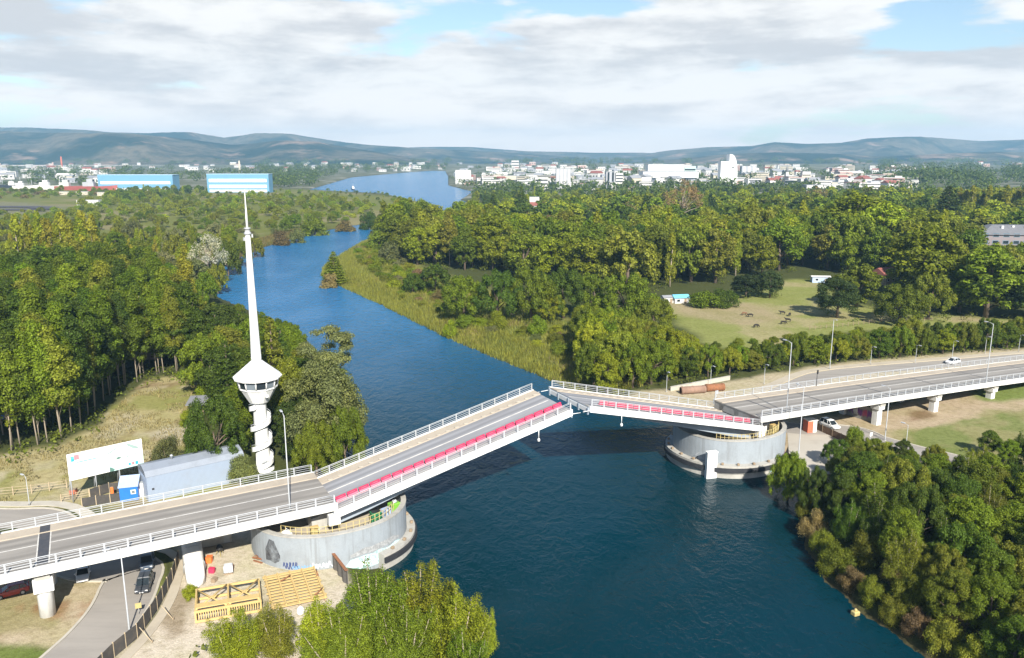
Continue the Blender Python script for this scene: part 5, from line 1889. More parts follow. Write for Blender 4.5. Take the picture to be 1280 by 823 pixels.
def car(label, loc, rot, paint, style='suv', L_=4.6, W_=1.85, H_=1.68):
    root = thing('parked_car', label, 'car', loc, rot)
    bodym = glossy('car paint ' + label[:24], paint)
    hl, hw = L_ / 2, W_ / 2
    # side profile stations x, z_low, z_belt, half width
    st_ = [(-hl, .55, .80, hw * .82), (-hl + .12, .34, 1.0, hw * .94), (-hl + .7, .27, 1.03, hw), (-.2, .24, 1.0, hw), (hl - 1.5, .24, .98, hw), (hl - .6, .28, .90, hw * .97), (hl - .12, .36, .78, hw * .88), (hl, .5, .66, hw * .74)]
    mb = MB()
    mb.loft([[(x, -w_ * .92, zl), (x, -w_, (zl + zb) / 2), (x, -w_ * .93, zb - .05), (x, -w_ * .80, zb), (x, w_ * .80, zb), (x, w_ * .93, zb - .05), (x, w_, (zl + zb) / 2), (x, w_ * .92, zl)] for x, zl, zb, w_ in st_], bodym, False)
    body = mb.build('body', root)
    back = -hl + (.25 if style == 'suv' else .55)
    cab = [(back, .99, .0), (back + .35, H_ - .05, .3), (back + .9, H_, .3), (.35, H_ - .02, .3), (hl - 1.95, H_ - .12, .28), (hl - 1.15, .96, .0)]
    if style == 'pickup':
        cab = [(-.55, .99, 0), (-.45, H_ - .05, .25), (-.2, H_, .28), (.55, H_ - .02, .28), (.85, H_ - .1, .25), (hl - 1.1, .96, 0)]
    tw, bw_ = hw * .74, hw * .9
    gl = MB()
    def ring(x, z):
        k = (z - .97) / (H_ - .97)
        w_ = bw_ * (1 - k) + tw * k
        return w_
    top = [(x, z, ring(x, z)) for x, z, _ in cab]
    vs = []
    for x, z, w_ in top:
        vs += [(x, -w_, z), (x, w_, z)]
    n_ = len(top)
    gl.add(vs + [(top[0][0], -bw_, .95), (top[0][0], bw_, .95), (top[-1][0], -bw_, .93), (top[-1][0], bw_, .93)],
           [(2 * i, 2 * i + 1, 2 * i + 3, 2 * i + 2) for i in range(n_ - 1)] + [tuple(2 * i for i in range(n_)), tuple(2 * i + 1 for i in range(n_ - 1, -1, -1))], M['glass'])
    gl.build('windows', root)
    rf = MB()
    sel = [t for t in top if t[1] > H_ - .2]
    rf.loft([[(x, -w_ * 1.02, z + .005), (x, -w_ * .9, z + .04), (x, w_ * .9, z + .04), (x, w_ * 1.02, z + .005)] for x, z, w_ in sel], bodym)
    rf.build('roof', root)
    pl = MB()
    for i in range(n_ - 1):
        for sgn in (-1, 1):
            if i in (0, n_ - 2):
                a_, b_ = top[i], top[i + 1]
                pl.tube([(a_[0], sgn * a_[2], a_[1]), (b_[0], sgn * b_[2], b_[1])], .055, bodym, 6)
    for xx in (.15, -.95):
        for sgn in (-1, 1):
            pl.tube([(xx, sgn * bw_ * 1.0, .97), (xx - .08, sgn * tw * 1.01, H_ - .04)], .05, bodym, 6)
    pl.build('pillars', root)
    for x in (-hl + .85, hl - .85):
        for sgn in (-1, 1):
            w_ = MB()
            w_.loft([[(x + r_ * math.cos(a_), sgn * yy, .34 + r_ * math.sin(a_)) for a_ in [2 * math.pi * j / 16 for j in range(16)]] for yy, r_ in ((hw - .22, .34), (hw + .01, .34), (hw + .02, .30))], M['dark_rubber'])
            wo = w_.build('wheel', root)
            r2 = MB()
            r2.loft([[(x + r_ * math.cos(a_), sgn * yy, .34 + r_ * math.sin(a_)) for a_ in [2 * math.pi * j / 12 for j in range(12)]] for yy, r_ in ((hw + .022, .21), (hw + .035, .17))], M['galv'])
            r2.build('rim', wo)
    for sgn in (-1, 1):
        MB().box((hl - .11, sgn * hw * .66, .70), (.12, .34, .16), M['lamp_lens'], 0, .02).build('headlight', root)
        MB().box((-hl + .05, sgn * hw * .74, .88), (.10, .22, .26), M['lamp_red'], 0, .02).build('tail_light', root)
        MB().box((hl - 1.55, sgn * (hw + .08), 1.02), (.14, .2, .13), bodym, 0, .03).build('mirror', root)
    MB().box((hl - .02, 0, .50), (.06, .52, .12), M['tarp_white'], 0, .01).build('number_plate', root)
    MB().box((hl - .06, 0, .66), (.06, W_ * .42, .10), M['black']).build('grille', root)
    if style == 'pickup':
        MB().box((-1.5, 0, 1.0), (1.6, W_ * .74, .03), M['black']).build('cargo_bed', root)
    return root


def face(x0, y0, x1, y1, z=2.0):
    a_, b_ = un(x0, y0, z), un(x1, y1, z)
    return math.atan2(b_.y - a_.y, b_.x - a_.x)


G = 2.04
p = un(180.5, 731, G + .4)
car('silver and black suv parked on the road out of the approach shade', (p.x, p.y, G), face(185, 722, 177, 745), (.05, .055, .065), 'suv', 4.7, 1.9, 1.7)
p = un(184, 702, G + .4)
car('dark pickup parked half in shade behind the silver and black suv', (p.x, p.y, G), face(186, 690, 184, 715), (.10, .13, .18), 'pickup', 5.0, 1.85, 1.75)
p = un(104, 719, G + .4)
car('white hatchback parked on bare ground half in the approach shade', (p.x, p.y, G), face(105, 705, 102, 728), (.62, .64, .66), 'suv', 4.2, 1.75, 1.55)
p = un(14, 740, G + .4)
car('dark red car in the shade under the approach beside the white pier', (p.x, p.y, G), face(25, 736, 5, 741), (.28, .02, .025), 'suv', 4.3, 1.75, 1.5)
p = un(1037, 532, G + .4)
car('white suv driving on the far bank road beside the rusty fence', (p.x, p.y, G), face(1025, 527, 1052, 538), (.74, .75, .76), 'suv', 4.9, 1.92, 1.75)
p = un(1191, 452, G + .6)
car('white car driving on the far road beyond the sloping approach', (p.x, p.y, G), face(1200, 452, 1180, 455), (.72, .74, .78), 'suv', 4.6, 1.85, 1.6)

# buoy
p = un(1069, 769, 0)
bu = thing('yellow_buoy', 'small yellow buoy floating beside the overhanging riverside bushes', 'buoy', (p.x, p.y, 0))
MB().box((0, 0, .3), (.95, .8, .7), M['yellow'], .4, .12).build('float', bu)
MB().lathe([(.2, .6), (.2, .85), (.08, .95), (0, .95)], M['yellow_pale'], 10).build('lifting_eye', bu)


# ------------------------------------------------------------------ cattle in the meadow
def cow_mesh(grazing):
    me = bpy.data.meshes.new('cow_body')
    hz = (.95, .55, .12) if grazing else (1.22, 1.45, 1.42)
    pts = [(0, 0, 1.08, .40, .38), (-.55, 0, 1.10, .40, .36), (-.88, 0, 1.12, .33, .26), (.45, 0, 1.10, .38, .36), (.80, 0, 1.12, .30, .26), (1.08, 0, hz[0] + .1, .20, .17), (1.34, 0, hz[1], .15, .15), (1.62, 0, hz[2] + .05, .10, .10)]
    ed = [(0, 1), (1, 2), (0, 3), (3, 4), (4, 5), (5, 6), (6, 7)]
    for sx, base in ((-.78, 2), (.72, 4)):
        for sy in (-1, 1):
            i = len(pts)
            back = sx < 0
            pts += [(sx, sy * .20, .80, .17 if back else .14, .17), (sx + (.06 if back else .0), sy * .21, .45, .085, .085), (sx - (.05 if back else 0), sy * .21, .22, .06, .06), (sx + .03, sy * .21, .03, .075, .075)]
            ed += [(base, i), (i, i + 1), (i + 1, i + 2), (i + 2, i + 3)]
    i = len(pts)
    pts += [(-1.05, 0, 1.02, .04, .04), (-1.10, 0, .60, .03, .03)]
    ed += [(2, i), (i, i + 1)]
    i = len(pts)
    pts += [(1.26, .24, hz[1] + .14, .05, .03), (1.26, -.24, hz[1] + .14, .05, .03)]
    ed += [(6, i), (6, i + 1)]
    me.from_pydata([p_[:3] for p_ in pts], ed, [])
    o = bpy.data.objects.new('cow_body', me)
    COL.objects.link(o)
    sk = o.modifiers.new('skin', 'SKIN')
    for v, p_ in zip(me.skin_vertices[0].data, pts):
        v.radius = (p_[3], p_[4])
    me.skin_vertices[0].data[0].use_root = True
    sb = o.modifiers.new('smooth', 'SUBSURF')
    sb.levels = sb.render_levels = 1
    dg = bpy.context.evaluated_depsgraph_get()
    m2 = bpy.data.meshes.new_from_object(o.evaluated_get(dg))
    bpy.data.objects.remove(o)
    m2.materials.clear()
    return m2


hide = {'black': weathered('black cow hide', (.018, .015, .013), (.05, .04, .035), .9), 'brown': weathered('brown cow hide', (.16, .085, .045), (.1, .05, .03), .9)}
for k, (x, y, rot, g, c_, lab) in enumerate(((945, 408, .3, 1, 'black', 'black cow grazing on the tan patch nearest the hedge'), (979, 404, .1, 1, 'black', 'black cow grazing on the tan path below the two standing cows'), (985, 401, 2.6, 0, 'black', 'black cow standing close behind the cow on the tan path'),
                                             (978, 392, 2.9, 0, 'black', 'black cow standing on green grass in the middle of the meadow'), (987, 394, 1.0, 1, 'black', 'black cow grazing closest to the dark round tree'), (938, 395, 3.0, 1, 'black', 'black cow grazing alone below the row of bushes'), (930, 393, .2, 1, 'brown', 'brown cow grazing beside the lone black cow'))):
    p = un(x, y, 2.6)
    me = cow_mesh(g)
    me.materials.append(hide[c_])
    for f in me.polygons:
        f.use_smooth = True
    o = bpy.data.objects.new('cow', me)
    COL.objects.link(o)
    o.location = (p.x, p.y, ground_z(p.x, p.y))
    o.rotation_euler = (0, 0, rot)
    o.scale = (.95,) * 3
    tag(o, lab, 'cow', 'cattle grazing in the meadow')

# ------------------------------------------------------------------ vegetation
def leaf_material(name, warm=(1.14, 1.06, .8), trans=.38, var=.55, attr=None):
    m = bpy.data.materials.new(name)
    m.use_nodes = True
    nt = m.node_tree
    N, Lk = nt.nodes, nt.links
    b = N['Principled BSDF']
    out = N['Material Output']
    oi = N.new('ShaderNodeAttribute' if attr else 'ShaderNodeObjectInfo')
    if attr:
        oi.attribute_name = attr
    geo = N.new('ShaderNodeNewGeometry')
    n1 = ramp(nt, tex_noise(nt, .32, 4, .6), .36, .66)
    def mul(a_, c_):
        mx = N.new('ShaderNodeMixRGB')
        mx.blend_type = 'MULTIPLY'
        mx.inputs[0].default_value = 1
        Lk.new(a_, mx.inputs[1])
        if isinstance(c_, tuple):
            mx.inputs[2].default_value = (*c_, 1)
        else:
            Lk.new(c_, mx.inputs[2])
        return mx.outputs[0]
    warmc = mul(oi.outputs['Color'], warm)
    c1 = col_mix(nt, n1, oi.outputs['Color'], warmc)
    cr = N.new('ShaderNodeMapRange')
    cr.inputs[3].default_value, cr.inputs[4].default_value = 1 - var, 1 + var * .8
    Lk.new(geo.outputs['Random Per Island'], cr.inputs[0])
    cb = N.new('ShaderNodeCombineXYZ')
    for i in range(3):
        Lk.new(cr.outputs[0], cb.inputs[i])
    c2 = mul(c1, cb.outputs[0])
    Lk.new(c2, b.inputs['Base Color'])
    b.inputs['Roughness'].default_value = .6
    b.inputs['Specular IOR Level'].default_value = .22
    tr = N.new('ShaderNodeBsdfTranslucent')
    Lk.new(mul(c2, (1.1, 1.25, .45)), tr.inputs['Color'])
    mx = N.new('ShaderNodeMixShader')
    mx.inputs[0].default_value = trans
    Lk.new(b.outputs[0], mx.inputs[1])
    Lk.new(tr.outputs[0], mx.inputs[2])
    Lk.new(mx.outputs[0], out.inputs['Surface'])
    return m


LEAF = leaf_material('leaf')
LEAF_MASS = leaf_material('far leaf', attr='tint')
M['bark'] = weathered('brown bark', (.14, .105, .075), (.08, .06, .045), .95, 1.5, .6, 8)
M['bark_pale'] = weathered('pale peeling bark', (.33, .28, .22), (.24, .18, .13), .9, 1.2, .7, 6)


def mesh_np(name, co, faces_n, mat, nv=4):
    me = bpy.data.meshes.new(name)
    co = np.asarray(co, np.float32).reshape(-1, 3)
    nf = len(co) // nv
    me.vertices.add(len(co))
    me.vertices.foreach_set('co', co.ravel())
    me.loops.add(len(co))
    me.loops.foreach_set('vertex_index', np.arange(len(co), dtype=np.int32))
    me.polygons.add(nf)
    me.polygons.foreach_set('loop_start', np.arange(nf, dtype=np.int32) * nv)
    me.polygons.foreach_set('loop_total', np.full(nf, nv, np.int32))
    me.materials.append(mat)
    me.update()
    return me


def leaf_cloud(clumps, total, leaf, rg, spread=.55, droop=0.0, aspect=.62):
    """clumps: array (n, 6) centre and radii; leaf quads lie over the skin of every clump"""
    cl = np.asarray(clumps, float)
    area = (cl[:, 3] * cl[:, 5]) + 1e-6
    pick = rg.choice(len(cl), total, p=area / area.sum())
    d_ = rg.normal(size=(total, 3))
    d_ /= np.linalg.norm(d_, axis=1)[:, None]
    flip = (d_[:, 2] < -.15) & (rg.random(total) < .6)
    d_[flip, 2] *= -1
    rad = .40 + .85 * rg.random(total) ** .8
    ctr = cl[pick, :3] + d_ * cl[pick, 3:] * rad[:, None]
    nn = d_ / cl[pick, 3:] * cl[pick, 3:].mean(1)[:, None] + rg.normal(size=(total, 3)) * spread
    nn[:, 2] += .25
    nn /= np.linalg.norm(nn, axis=1)[:, None]
    ref = rg.normal(size=(total, 3))
    if droop:
        ref = ref * (1 - droop) + np.array((0, 0, -1.0)) * droop * 2
    u = np.cross(nn, ref)
    u /= np.linalg.norm(u, axis=1)[:, None] + 1e-9
    v = np.cross(nn, u)
    s_ = leaf * (.55 + .9 * rg.random(total))[:, None]
    u, v = u * s_ * aspect, v * s_
    q = np.stack([ctr - v, ctr + u * 1.0 - v * .1, ctr + v, ctr - u * 1.0 + v * .1], 1)
    return q


def ell_points(n_, rg, inner=.35, zmin=-.6):
    out = []
    while len(out) < n_:
        p = rg.normal(size=3)
        p /= np.linalg.norm(p)
        if p[2] < zmin:
            continue
        r_ = inner + (1 - inner) * rg.random() ** .45
        out.append(p * r_)
    return np.array(out)


def trunk_tubes(mb, H, r0, top, mat, rg, limbs, crown_pts, seg=7, lean=.02):
    mb.tube([(0, 0, -.4), (rg.normal() * lean * H * .3, rg.normal() * lean * H * .3, H * .3), (rg.normal() * lean * H, rg.normal() * lean * H, top)], [r0 * 1.25, r0 * .8, r0 * .28], mat, seg)
    for i in range(limbs):
        p = crown_pts[rg.integers(len(crown_pts))]
        z0 = min(p[2] * .75, top * .85) * (.55 + .4 * rg.random())
        mid = (p[0] * .45, p[1] * .45, z0 + (p[2] - z0) * .55)
        mb.tube([(0, 0, z0), mid, tuple(p[:3])], [r0 * .36, r0 * .22, r0 * .07], mat, 5)


def species(kind_, seed, leaves, leaf):
    """a tree of nominal height 10 m; returns (trunk mesh builder, crown quads)"""
    rg = np.random.default_rng(seed)
    H = 10.0
    mb = MB()
    bark = M['bark']
    droop = 0.0
    spread = .5
    if kind_ == 'oval':
        kind_ = 'broadleaf'
    if kind_ == 'eucalyptus':
        bark = M['bark_pale']
        n_ = 52
        p = ell_points(n_, rg, .25, -.95) * np.array((1.3, 1.3, 3.9)) + np.array((0, 0, 5.9))
        taper = np.clip(1.2 - np.abs(p[:, 2] - 4.6) / 6.2, .34, 1)
        p[:, :2] *= taper[:, None]
        r_ = .34 + .32 * rg.random(n_)
        cl = np.column_stack([p, r_, r_, r_ * (.8 + .4 * rg.random(n_))])
        trunk_tubes(mb, H, .062, 8.6, bark, rg, 9, p)
    elif kind_ == 'broadleaf':
        n_ = 46
        ax = np.array((2.9 * (.85 + .3 * rg.random()), 2.9 * (.85 + .3 * rg.random()), 3.6))
        ax[2] = 4.2
        n_ = 95
        p = ell_points(n_, rg, .42, -.92) * ax + np.array((0, 0, 5.1))
        r_ = .36 + .55 * rg.random(n_) ** 1.4
        p[:, :2] *= np.interp(p[:, 2], (1, 3.5, 6, 9.6), (.75, 1.05, 1.0, .62))[:, None]
        cl = np.column_stack([p, r_, r_, r_ * 1.0])
        trunk_tubes(mb, H, .24, 7.2, bark, rg, 10, p)
    elif kind_ == 'round_canopy':                               # lower, wider, domed
        n_ = 95
        p = ell_points(n_, rg, .5, -.6) * np.array((4.0, 4.0, 4.3)) + np.array((0, 0, 4.9))
        r_ = .5 + .6 * rg.random(n_)
        cl = np.column_stack([p, r_, r_, r_ * .8])
        trunk_tubes(mb, H, .26, 6.5, bark, rg, 9, p)
    elif kind_ == 'open_crown':
        bark = M['bark']
        n_ = 22
        p = ell_points(n_, rg, .6, .05) * np.array((3.6, 3.6, 2.6)) + np.array((0, 0, 7.0))
        r_ = .4 + .5 * rg.random(n_)
        cl = np.column_stack([p, r_ * 1.3, r_ * 1.3, r_ * .5])
        trunk_tubes(mb, H, .2, 7.4, bark, rg, 16, p)
    elif kind_ == 'poplar':
        n_ = 40
        z = 1.2 + 8.6 * rg.random(n_)
        w_ = np.interp(z, (1, 3, 6, 8.5, 10), (.55, .95, .9, .5, .1))
        an = rg.random(n_) * 6.283
        p = np.column_stack([np.cos(an) * w_ * .75, np.sin(an) * w_ * .75, z])
        r_ = .32 + .25 * rg.random(n_)
        cl = np.column_stack([p, r_, r_, r_ * 1.9])
        trunk_tubes(mb, H, .14, 8.8, M['bark_pale'], rg, 6, p)
    elif kind_ == 'spire_poplar':                               # many upright leaders: feathery pointed tops
        cl = []
        heads = []
        for i in range(13):
            an = rg.random() * 6.283
            rr = 3.3 * rg.random() ** .6
            hx, hy = rr * math.cos(an), rr * math.sin(an)
            top = 10.0 - rr * .75 - rg.random() * 2.4
            heads.append((hx, hy, top))
            for k in range(13):
                f = (k + rg.random() * .7) / 13
                z = top * (.16 + .82 * f)
                w_ = np.interp(f, (0, .35, .75, 1), (1.0, .95, .5, .10))
                a2 = rg.random() * 6.283
                r_ = .30 + .42 * w_ * (.7 + .5 * rg.random())
                cl.append((hx * (.45 + .55 * f) + w_ * math.cos(a2) * .8, hy * (.45 + .55 * f) + w_ * math.sin(a2) * .8, z, r_, r_, r_ * 1.35))
        cl = np.array(cl)
        mb.tube([(0, 0, -.4), (0, 0, 1.2), (0, 0, 2.2)], [.28, .22, .18], M['bark_pale'], 7)
        for h in heads:
            mb.tube([(0, 0, 1.0), (h[0] * .6, h[1] * .6, h[2] * .45), (h[0], h[1], h[2] * .97)], [.14, .09, .02], M['bark_pale'], 5)
    elif kind_ == 'willow':
        n_ = 80
        p = ell_points(n_, rg, .55, -.4) * np.array((4.4, 4.4, 4.9)) + np.array((0, 0, 4.6))
        r_ = .48 + .5 * rg.random(n_)
        cl = np.column_stack([p, r_ * .85, r_ * .85, r_ * 1.25])
        droop, spread = .6, .4
        trunk_tubes(mb, H, .3, 5.5, bark, rg, 7, p)
    elif kind_ == 'conifer':
        cl = []
        for k in range(13):
            z = 1.4 + 8.2 * k / 12
            w_ = 2.3 * (1 - k / 12.6) ** .85 + .12
            m_ = max(3, int(9 * (1 - k / 15)))
            for j in range(m_):
                an = 6.283 * (j + rg.random() * .6) / m_ + k
                cl.append((w_ * .68 * math.cos(an), w_ * .68 * math.sin(an), z - .1 * rg.random(), w_ * .42 + .1, w_ * .42 + .1, .36))
        cl = np.array(cl)
        trunk_tubes(mb, H, .2, 9.6, bark, rg, 4, cl[:, :3])
    elif kind_ == 'shrub':
        n_ = 26
        p = ell_points(n_, rg, .45, -.05) * np.array((6.2, 6.2, 6.8)) + np.array((0, 0, 1.6))
        r_ = 1.5 + 1.3 * rg.random(n_)
        cl = np.column_stack([p, r_, r_, r_ * .95])
        for i in range(6):
            q = p[i]
            mb.tube([(0, 0, -.3), (q[0] * .5, q[1] * .5, q[2] * .55), tuple(q)], [.22, .15, .05], bark, 5)
    elif kind_ == 'bare':
        n_ = 44
        p = ell_points(n_, rg, .5, -.2) * np.array((4.2, 4.2, 4.6)) + np.array((0, 0, 5.0))
        r_ = .5 + .6 * rg.random(n_)
        cl = np.column_stack([p, r_, r_, r_])
        trunk_tubes(mb, H, .25, 6.5, M['bark_pale'], rg, 26, p)
    q = leaf_cloud(cl, leaves, leaf, rg, spread, droop)
    return mb, q


PROTO = {}


def proto(kind_, lod, var):
    key = (kind_, lod, var)
    if key in PROTO:
        return PROTO[key]
    # leaf size in units of a 10 m tree
    base = {'eucalyptus': (17000, .092), 'broadleaf': (24000, .115), 'oval': (24000, .115), 'round_canopy': (26000, .13), 'open_crown': (7500, .11), 'poplar': (12000, .095), 'spire_poplar': (30000, .085), 'willow': (24000, .135),
            'conifer': (14000, .12), 'shrub': (9000, .29), 'bare': (7500, .09)}[kind_]
    f, g = {0: (1.6, .80), 1: (1.0, 1.0), 2: (.42, 1.55), 3: (.075, 3.2)}[lod]
    mb, q = species(kind_, 100 + var * 7 + hash_kind(kind_), int(base[0] * f), base[1] * g)
    tr = mb.build('trunk')
    me = mesh_np('crown', q, 4, LEAF)
    cr = bpy.data.objects.new('crown', me)
    COL.objects.link(cr)
    PROTO[key] = (tr.data, me)
    bpy.data.objects.remove(tr)
    bpy.data.objects.remove(cr)
    return PROTO[key]


def hash_kind(s_):
    return sum(ord(c_) * (i + 3) for i, c_ in enumerate(s_)) % 991


NAMES = {'eucalyptus': ('eucalyptus_tree', 'eucalyptus'), 'broadleaf': ('broadleaf_tree', 'broadleaf tree'), 'oval': ('oval_crown_tree', 'oval crowned tree'), 'round_canopy': ('domed_tree', 'domed tree'), 'open_crown': ('open_crown_tree', 'open crowned tree'),
         'poplar': ('poplar_tree', 'poplar'), 'spire_poplar': ('poplar_clump_tree', 'many tipped poplar'), 'willow': ('willow_tree', 'willow'), 'conifer': ('conifer_tree', 'conifer'), 'shrub': ('shrub', 'shrub'), 'bare': ('bare_tree', 'pale bare tree')}
TREES = []
GT = {'deep': (.074, .116, .010), 'green': (.134, .188, .013), 'olive': (.168, .190, .021), 'lime': (.202, .238, .015), 'yellow': (.25, .25, .026), 'grey': (.168, .182, .075), 'brown': (.190, .146, .066), 'silver': (.44, .405, .37), 'dark': (.040, .066, .015)}
GTW = {'deep': 'deep green', 'green': 'green', 'olive': 'olive green', 'lime': 'bright green', 'yellow': 'yellow green', 'grey': 'grey green', 'brown': 'brownish', 'silver': 'silvery', 'dark': 'dark green'}


def tree(kind_, x, y, H, wide=1.0, tint='green', label=None, group=None, jit=.16, lod=None, cat=None):
    d_ = math.hypot(x, y)
    if lod is None:
        lod = 0 if d_ < 165 else (1 if d_ < 330 else 2)
    nv = {'eucalyptus': 4, 'broadleaf': 5, 'oval': 5, 'willow': 4, 'shrub': 4, 'round_canopy': 4}.get(kind_, 2)
    trm, crm = proto(kind_, lod, int(rng.integers(nv)))
    nm, sp = NAMES[kind_]
    root = bpy.data.objects.new(nm, None)
    COL.objects.link(root)
    root.location = (x, y, ground_z(x, y) - .1)
    root.rotation_euler = (0, 0, rng.random() * 6.283)
    s_ = H / 10
    root.scale = (s_ * wide * (.94 + .12 * rng.random()), s_ * wide * (.94 + .12 * rng.random()), s_)
    c_ = np.array(GT[tint]) * np.clip(1 + jit * rng.normal(), .65, 1.4) * (1 + np.array((.06, .0, .12)) * rng.normal())
    c_ = np.clip(c_, .012, .4)
    for nm2, me in (('trunk', trm), ('crown', crm)):
        o = bpy.data.objects.new(nm2, me)
        COL.objects.link(o)
        o.parent = root
        if nm2 == 'crown':
            o.color = (*c_, 1)
    root['category'] = cat or ('shrub' if kind_ == 'shrub' else 'tree')
    root['label'] = label or 'tree'
    if group:
        root['group'] = group
    TREES.append((x, y, .33 * H * wide, H))
    return root


def px_tree(kind_, xp, yb, ytop, wpx, tint, label, group=None, z=2.0, **kw):
    """a single tree: foot, top and crown width surveyed from the photo"""
    p = un(xp, yb, z)
    H = max(1.5, height_at(xp, ytop, p.y) - ground_z(p.x, p.y))
    nat = {'eucalyptus': .34, 'broadleaf': .70, 'oval': .70, 'round_canopy': .92, 'open_crown': .85, 'poplar': .25, 'spire_poplar': .68, 'willow': .98, 'conifer': .50, 'shrub': 1.5, 'bare': .92}[kind_] * H
    W_ = wpx / FOC * math.hypot(p.y, CAM_H)
    return tree(kind_, p.x, p.y, H, W_ / nat, tint, label, group, **kw)


CREST = {'thicket': ([700, 760, 800, 850, 880, 920, 960], [378, 384, 398, 418, 432, 438, 436]),
         'west': ([-300, 0, 60, 130, 200, 236, 249, 281, 306, 345, 372, 390, 460], [326, 326, 311, 302, 310, 338, 362, 377, 387, 397, 403, 432, 470]),
         'east': ([470, 500, 560, 590, 660, 720, 800, 900, 1000, 1100, 1200, 1500], [268, 258, 252, 248, 247, 243, 246, 243, 247, 244, 250, 250])}


def crest_cap(x, y, H, crest=None):
    """the woods end below the skyline surveyed from the photo"""
    if not 150 < y < 620:
        return H
    xs, ys = CREST[crest] if crest else CREST['west' if x < -20 - .12 * max(0, y - 240) else 'east']
    col = 640 + FOC * x / (y * CP + 20)
    row = float(np.interp(col, xs, ys))
    if not crest and col > 1192 and y < 500:
        row = 304.0                                              # the apartment block shows above these
    zt = height_at(col, row, y)
    return max(min(H, zt - ground_z(x, y)), H * .3, 4.5) if (y < 345 or x > 0) else H


ROADS = [ROAD_W, ROAD_E]


def blocked(x, y, m=4.2):
    a_ = np.array([x]), np.array([y])
    for r_ in ROADS:
        if sdist(*a_, [(p.x, p.y) for p in r_], closed=False)[0] < m + 2:
            return True
    return False


def wood(poly, spacing, kinds, hmin, hmax, place, group, front='front', rowsize=9, wide=(.9, 1.25), side='the river', seed=1, margin=2.0, grow=None, limit=330, order=1, crest=None):
    """trees scattered over poly (metres); every one gets its own place in the label"""
    rg = np.random.default_rng(seed)
    xs, ys = [p[0] for p in poly], [p[1] for p in poly]
    pts = []
    tries = 0
    area = abs(sum(poly[i][0] * poly[(i + 1) % len(poly)][1] - poly[(i + 1) % len(poly)][0] * poly[i][1] for i in range(len(poly)))) / 2
    want = min(limit, int(area / (spacing ** 2) * 1.15))
    while len(pts) < want and tries < want * 40:
        tries += 1
        x, y = rg.uniform(min(xs), max(xs)), rg.uniform(min(ys), max(ys))
        if not inside(np.array([x]), np.array([y]), poly)[0]:
            continue
        if any((x - a_) ** 2 + (y - b_) ** 2 < (spacing * .78) ** 2 for a_, b_ in pts):
            continue
        if any((x - t[0]) ** 2 + (y - t[1]) ** 2 < (spacing * .62) ** 2 for t in TREES):
            continue
        _h, sd, w = land_height(np.array([x]), np.array([y]))
        if w[0] or sd[0] < margin or blocked(x, y):
            continue
        pts.append((x, y))
    pts.sort(key=lambda p: p[1])
    ks = [k[0] for k in kinds]
    pw = np.array([k[2] for k in kinds], float)
    pw /= pw.sum()
    rows = [pts[i:i + rowsize] for i in range(0, len(pts), rowsize)]
    for ri, row in enumerate(rows):
        row.sort(key=lambda p: p[0] * order)
        rn = 'front row' if ri == 0 else ('back row' if ri == len(rows) - 1 else ordinal(ri) + ' row')
        for ci, (x, y) in enumerate(row):
            k = int(rg.choice(len(kinds), p=pw))
            kd, tints, _ = kinds[k]
            f = rg.random()
            H = hmin + (hmax - hmin) * f
            if grow:
                H *= grow(x, y)
            H = crest_cap(x, y, H, crest)
            tn = tints[int(rg.integers(len(tints)))]
            size = 'short' if f < .3 else ('tall' if f > .7 else 'mid sized')
            lab = '%s %s %s, %s from %s, %s of %s' % (size, GTW[tn], NAMES[kd][1], ordinal(ci), side, rn, place)
            w_ = lab.split()
            if len(w_) > 16:
                lab = '%s %s, %s from %s, %s of %s' % (GTW[tn], NAMES[kd][1], ordinal(ci), side, rn, place)
            tree(kd, x, y, H if kd != 'shrub' else H * .45, rg.uniform(*wide), tn, lab, group)
    print("WOOD", place, len(pts), int(area)); return len(pts)


MASS_Q, MASS_C = [], []


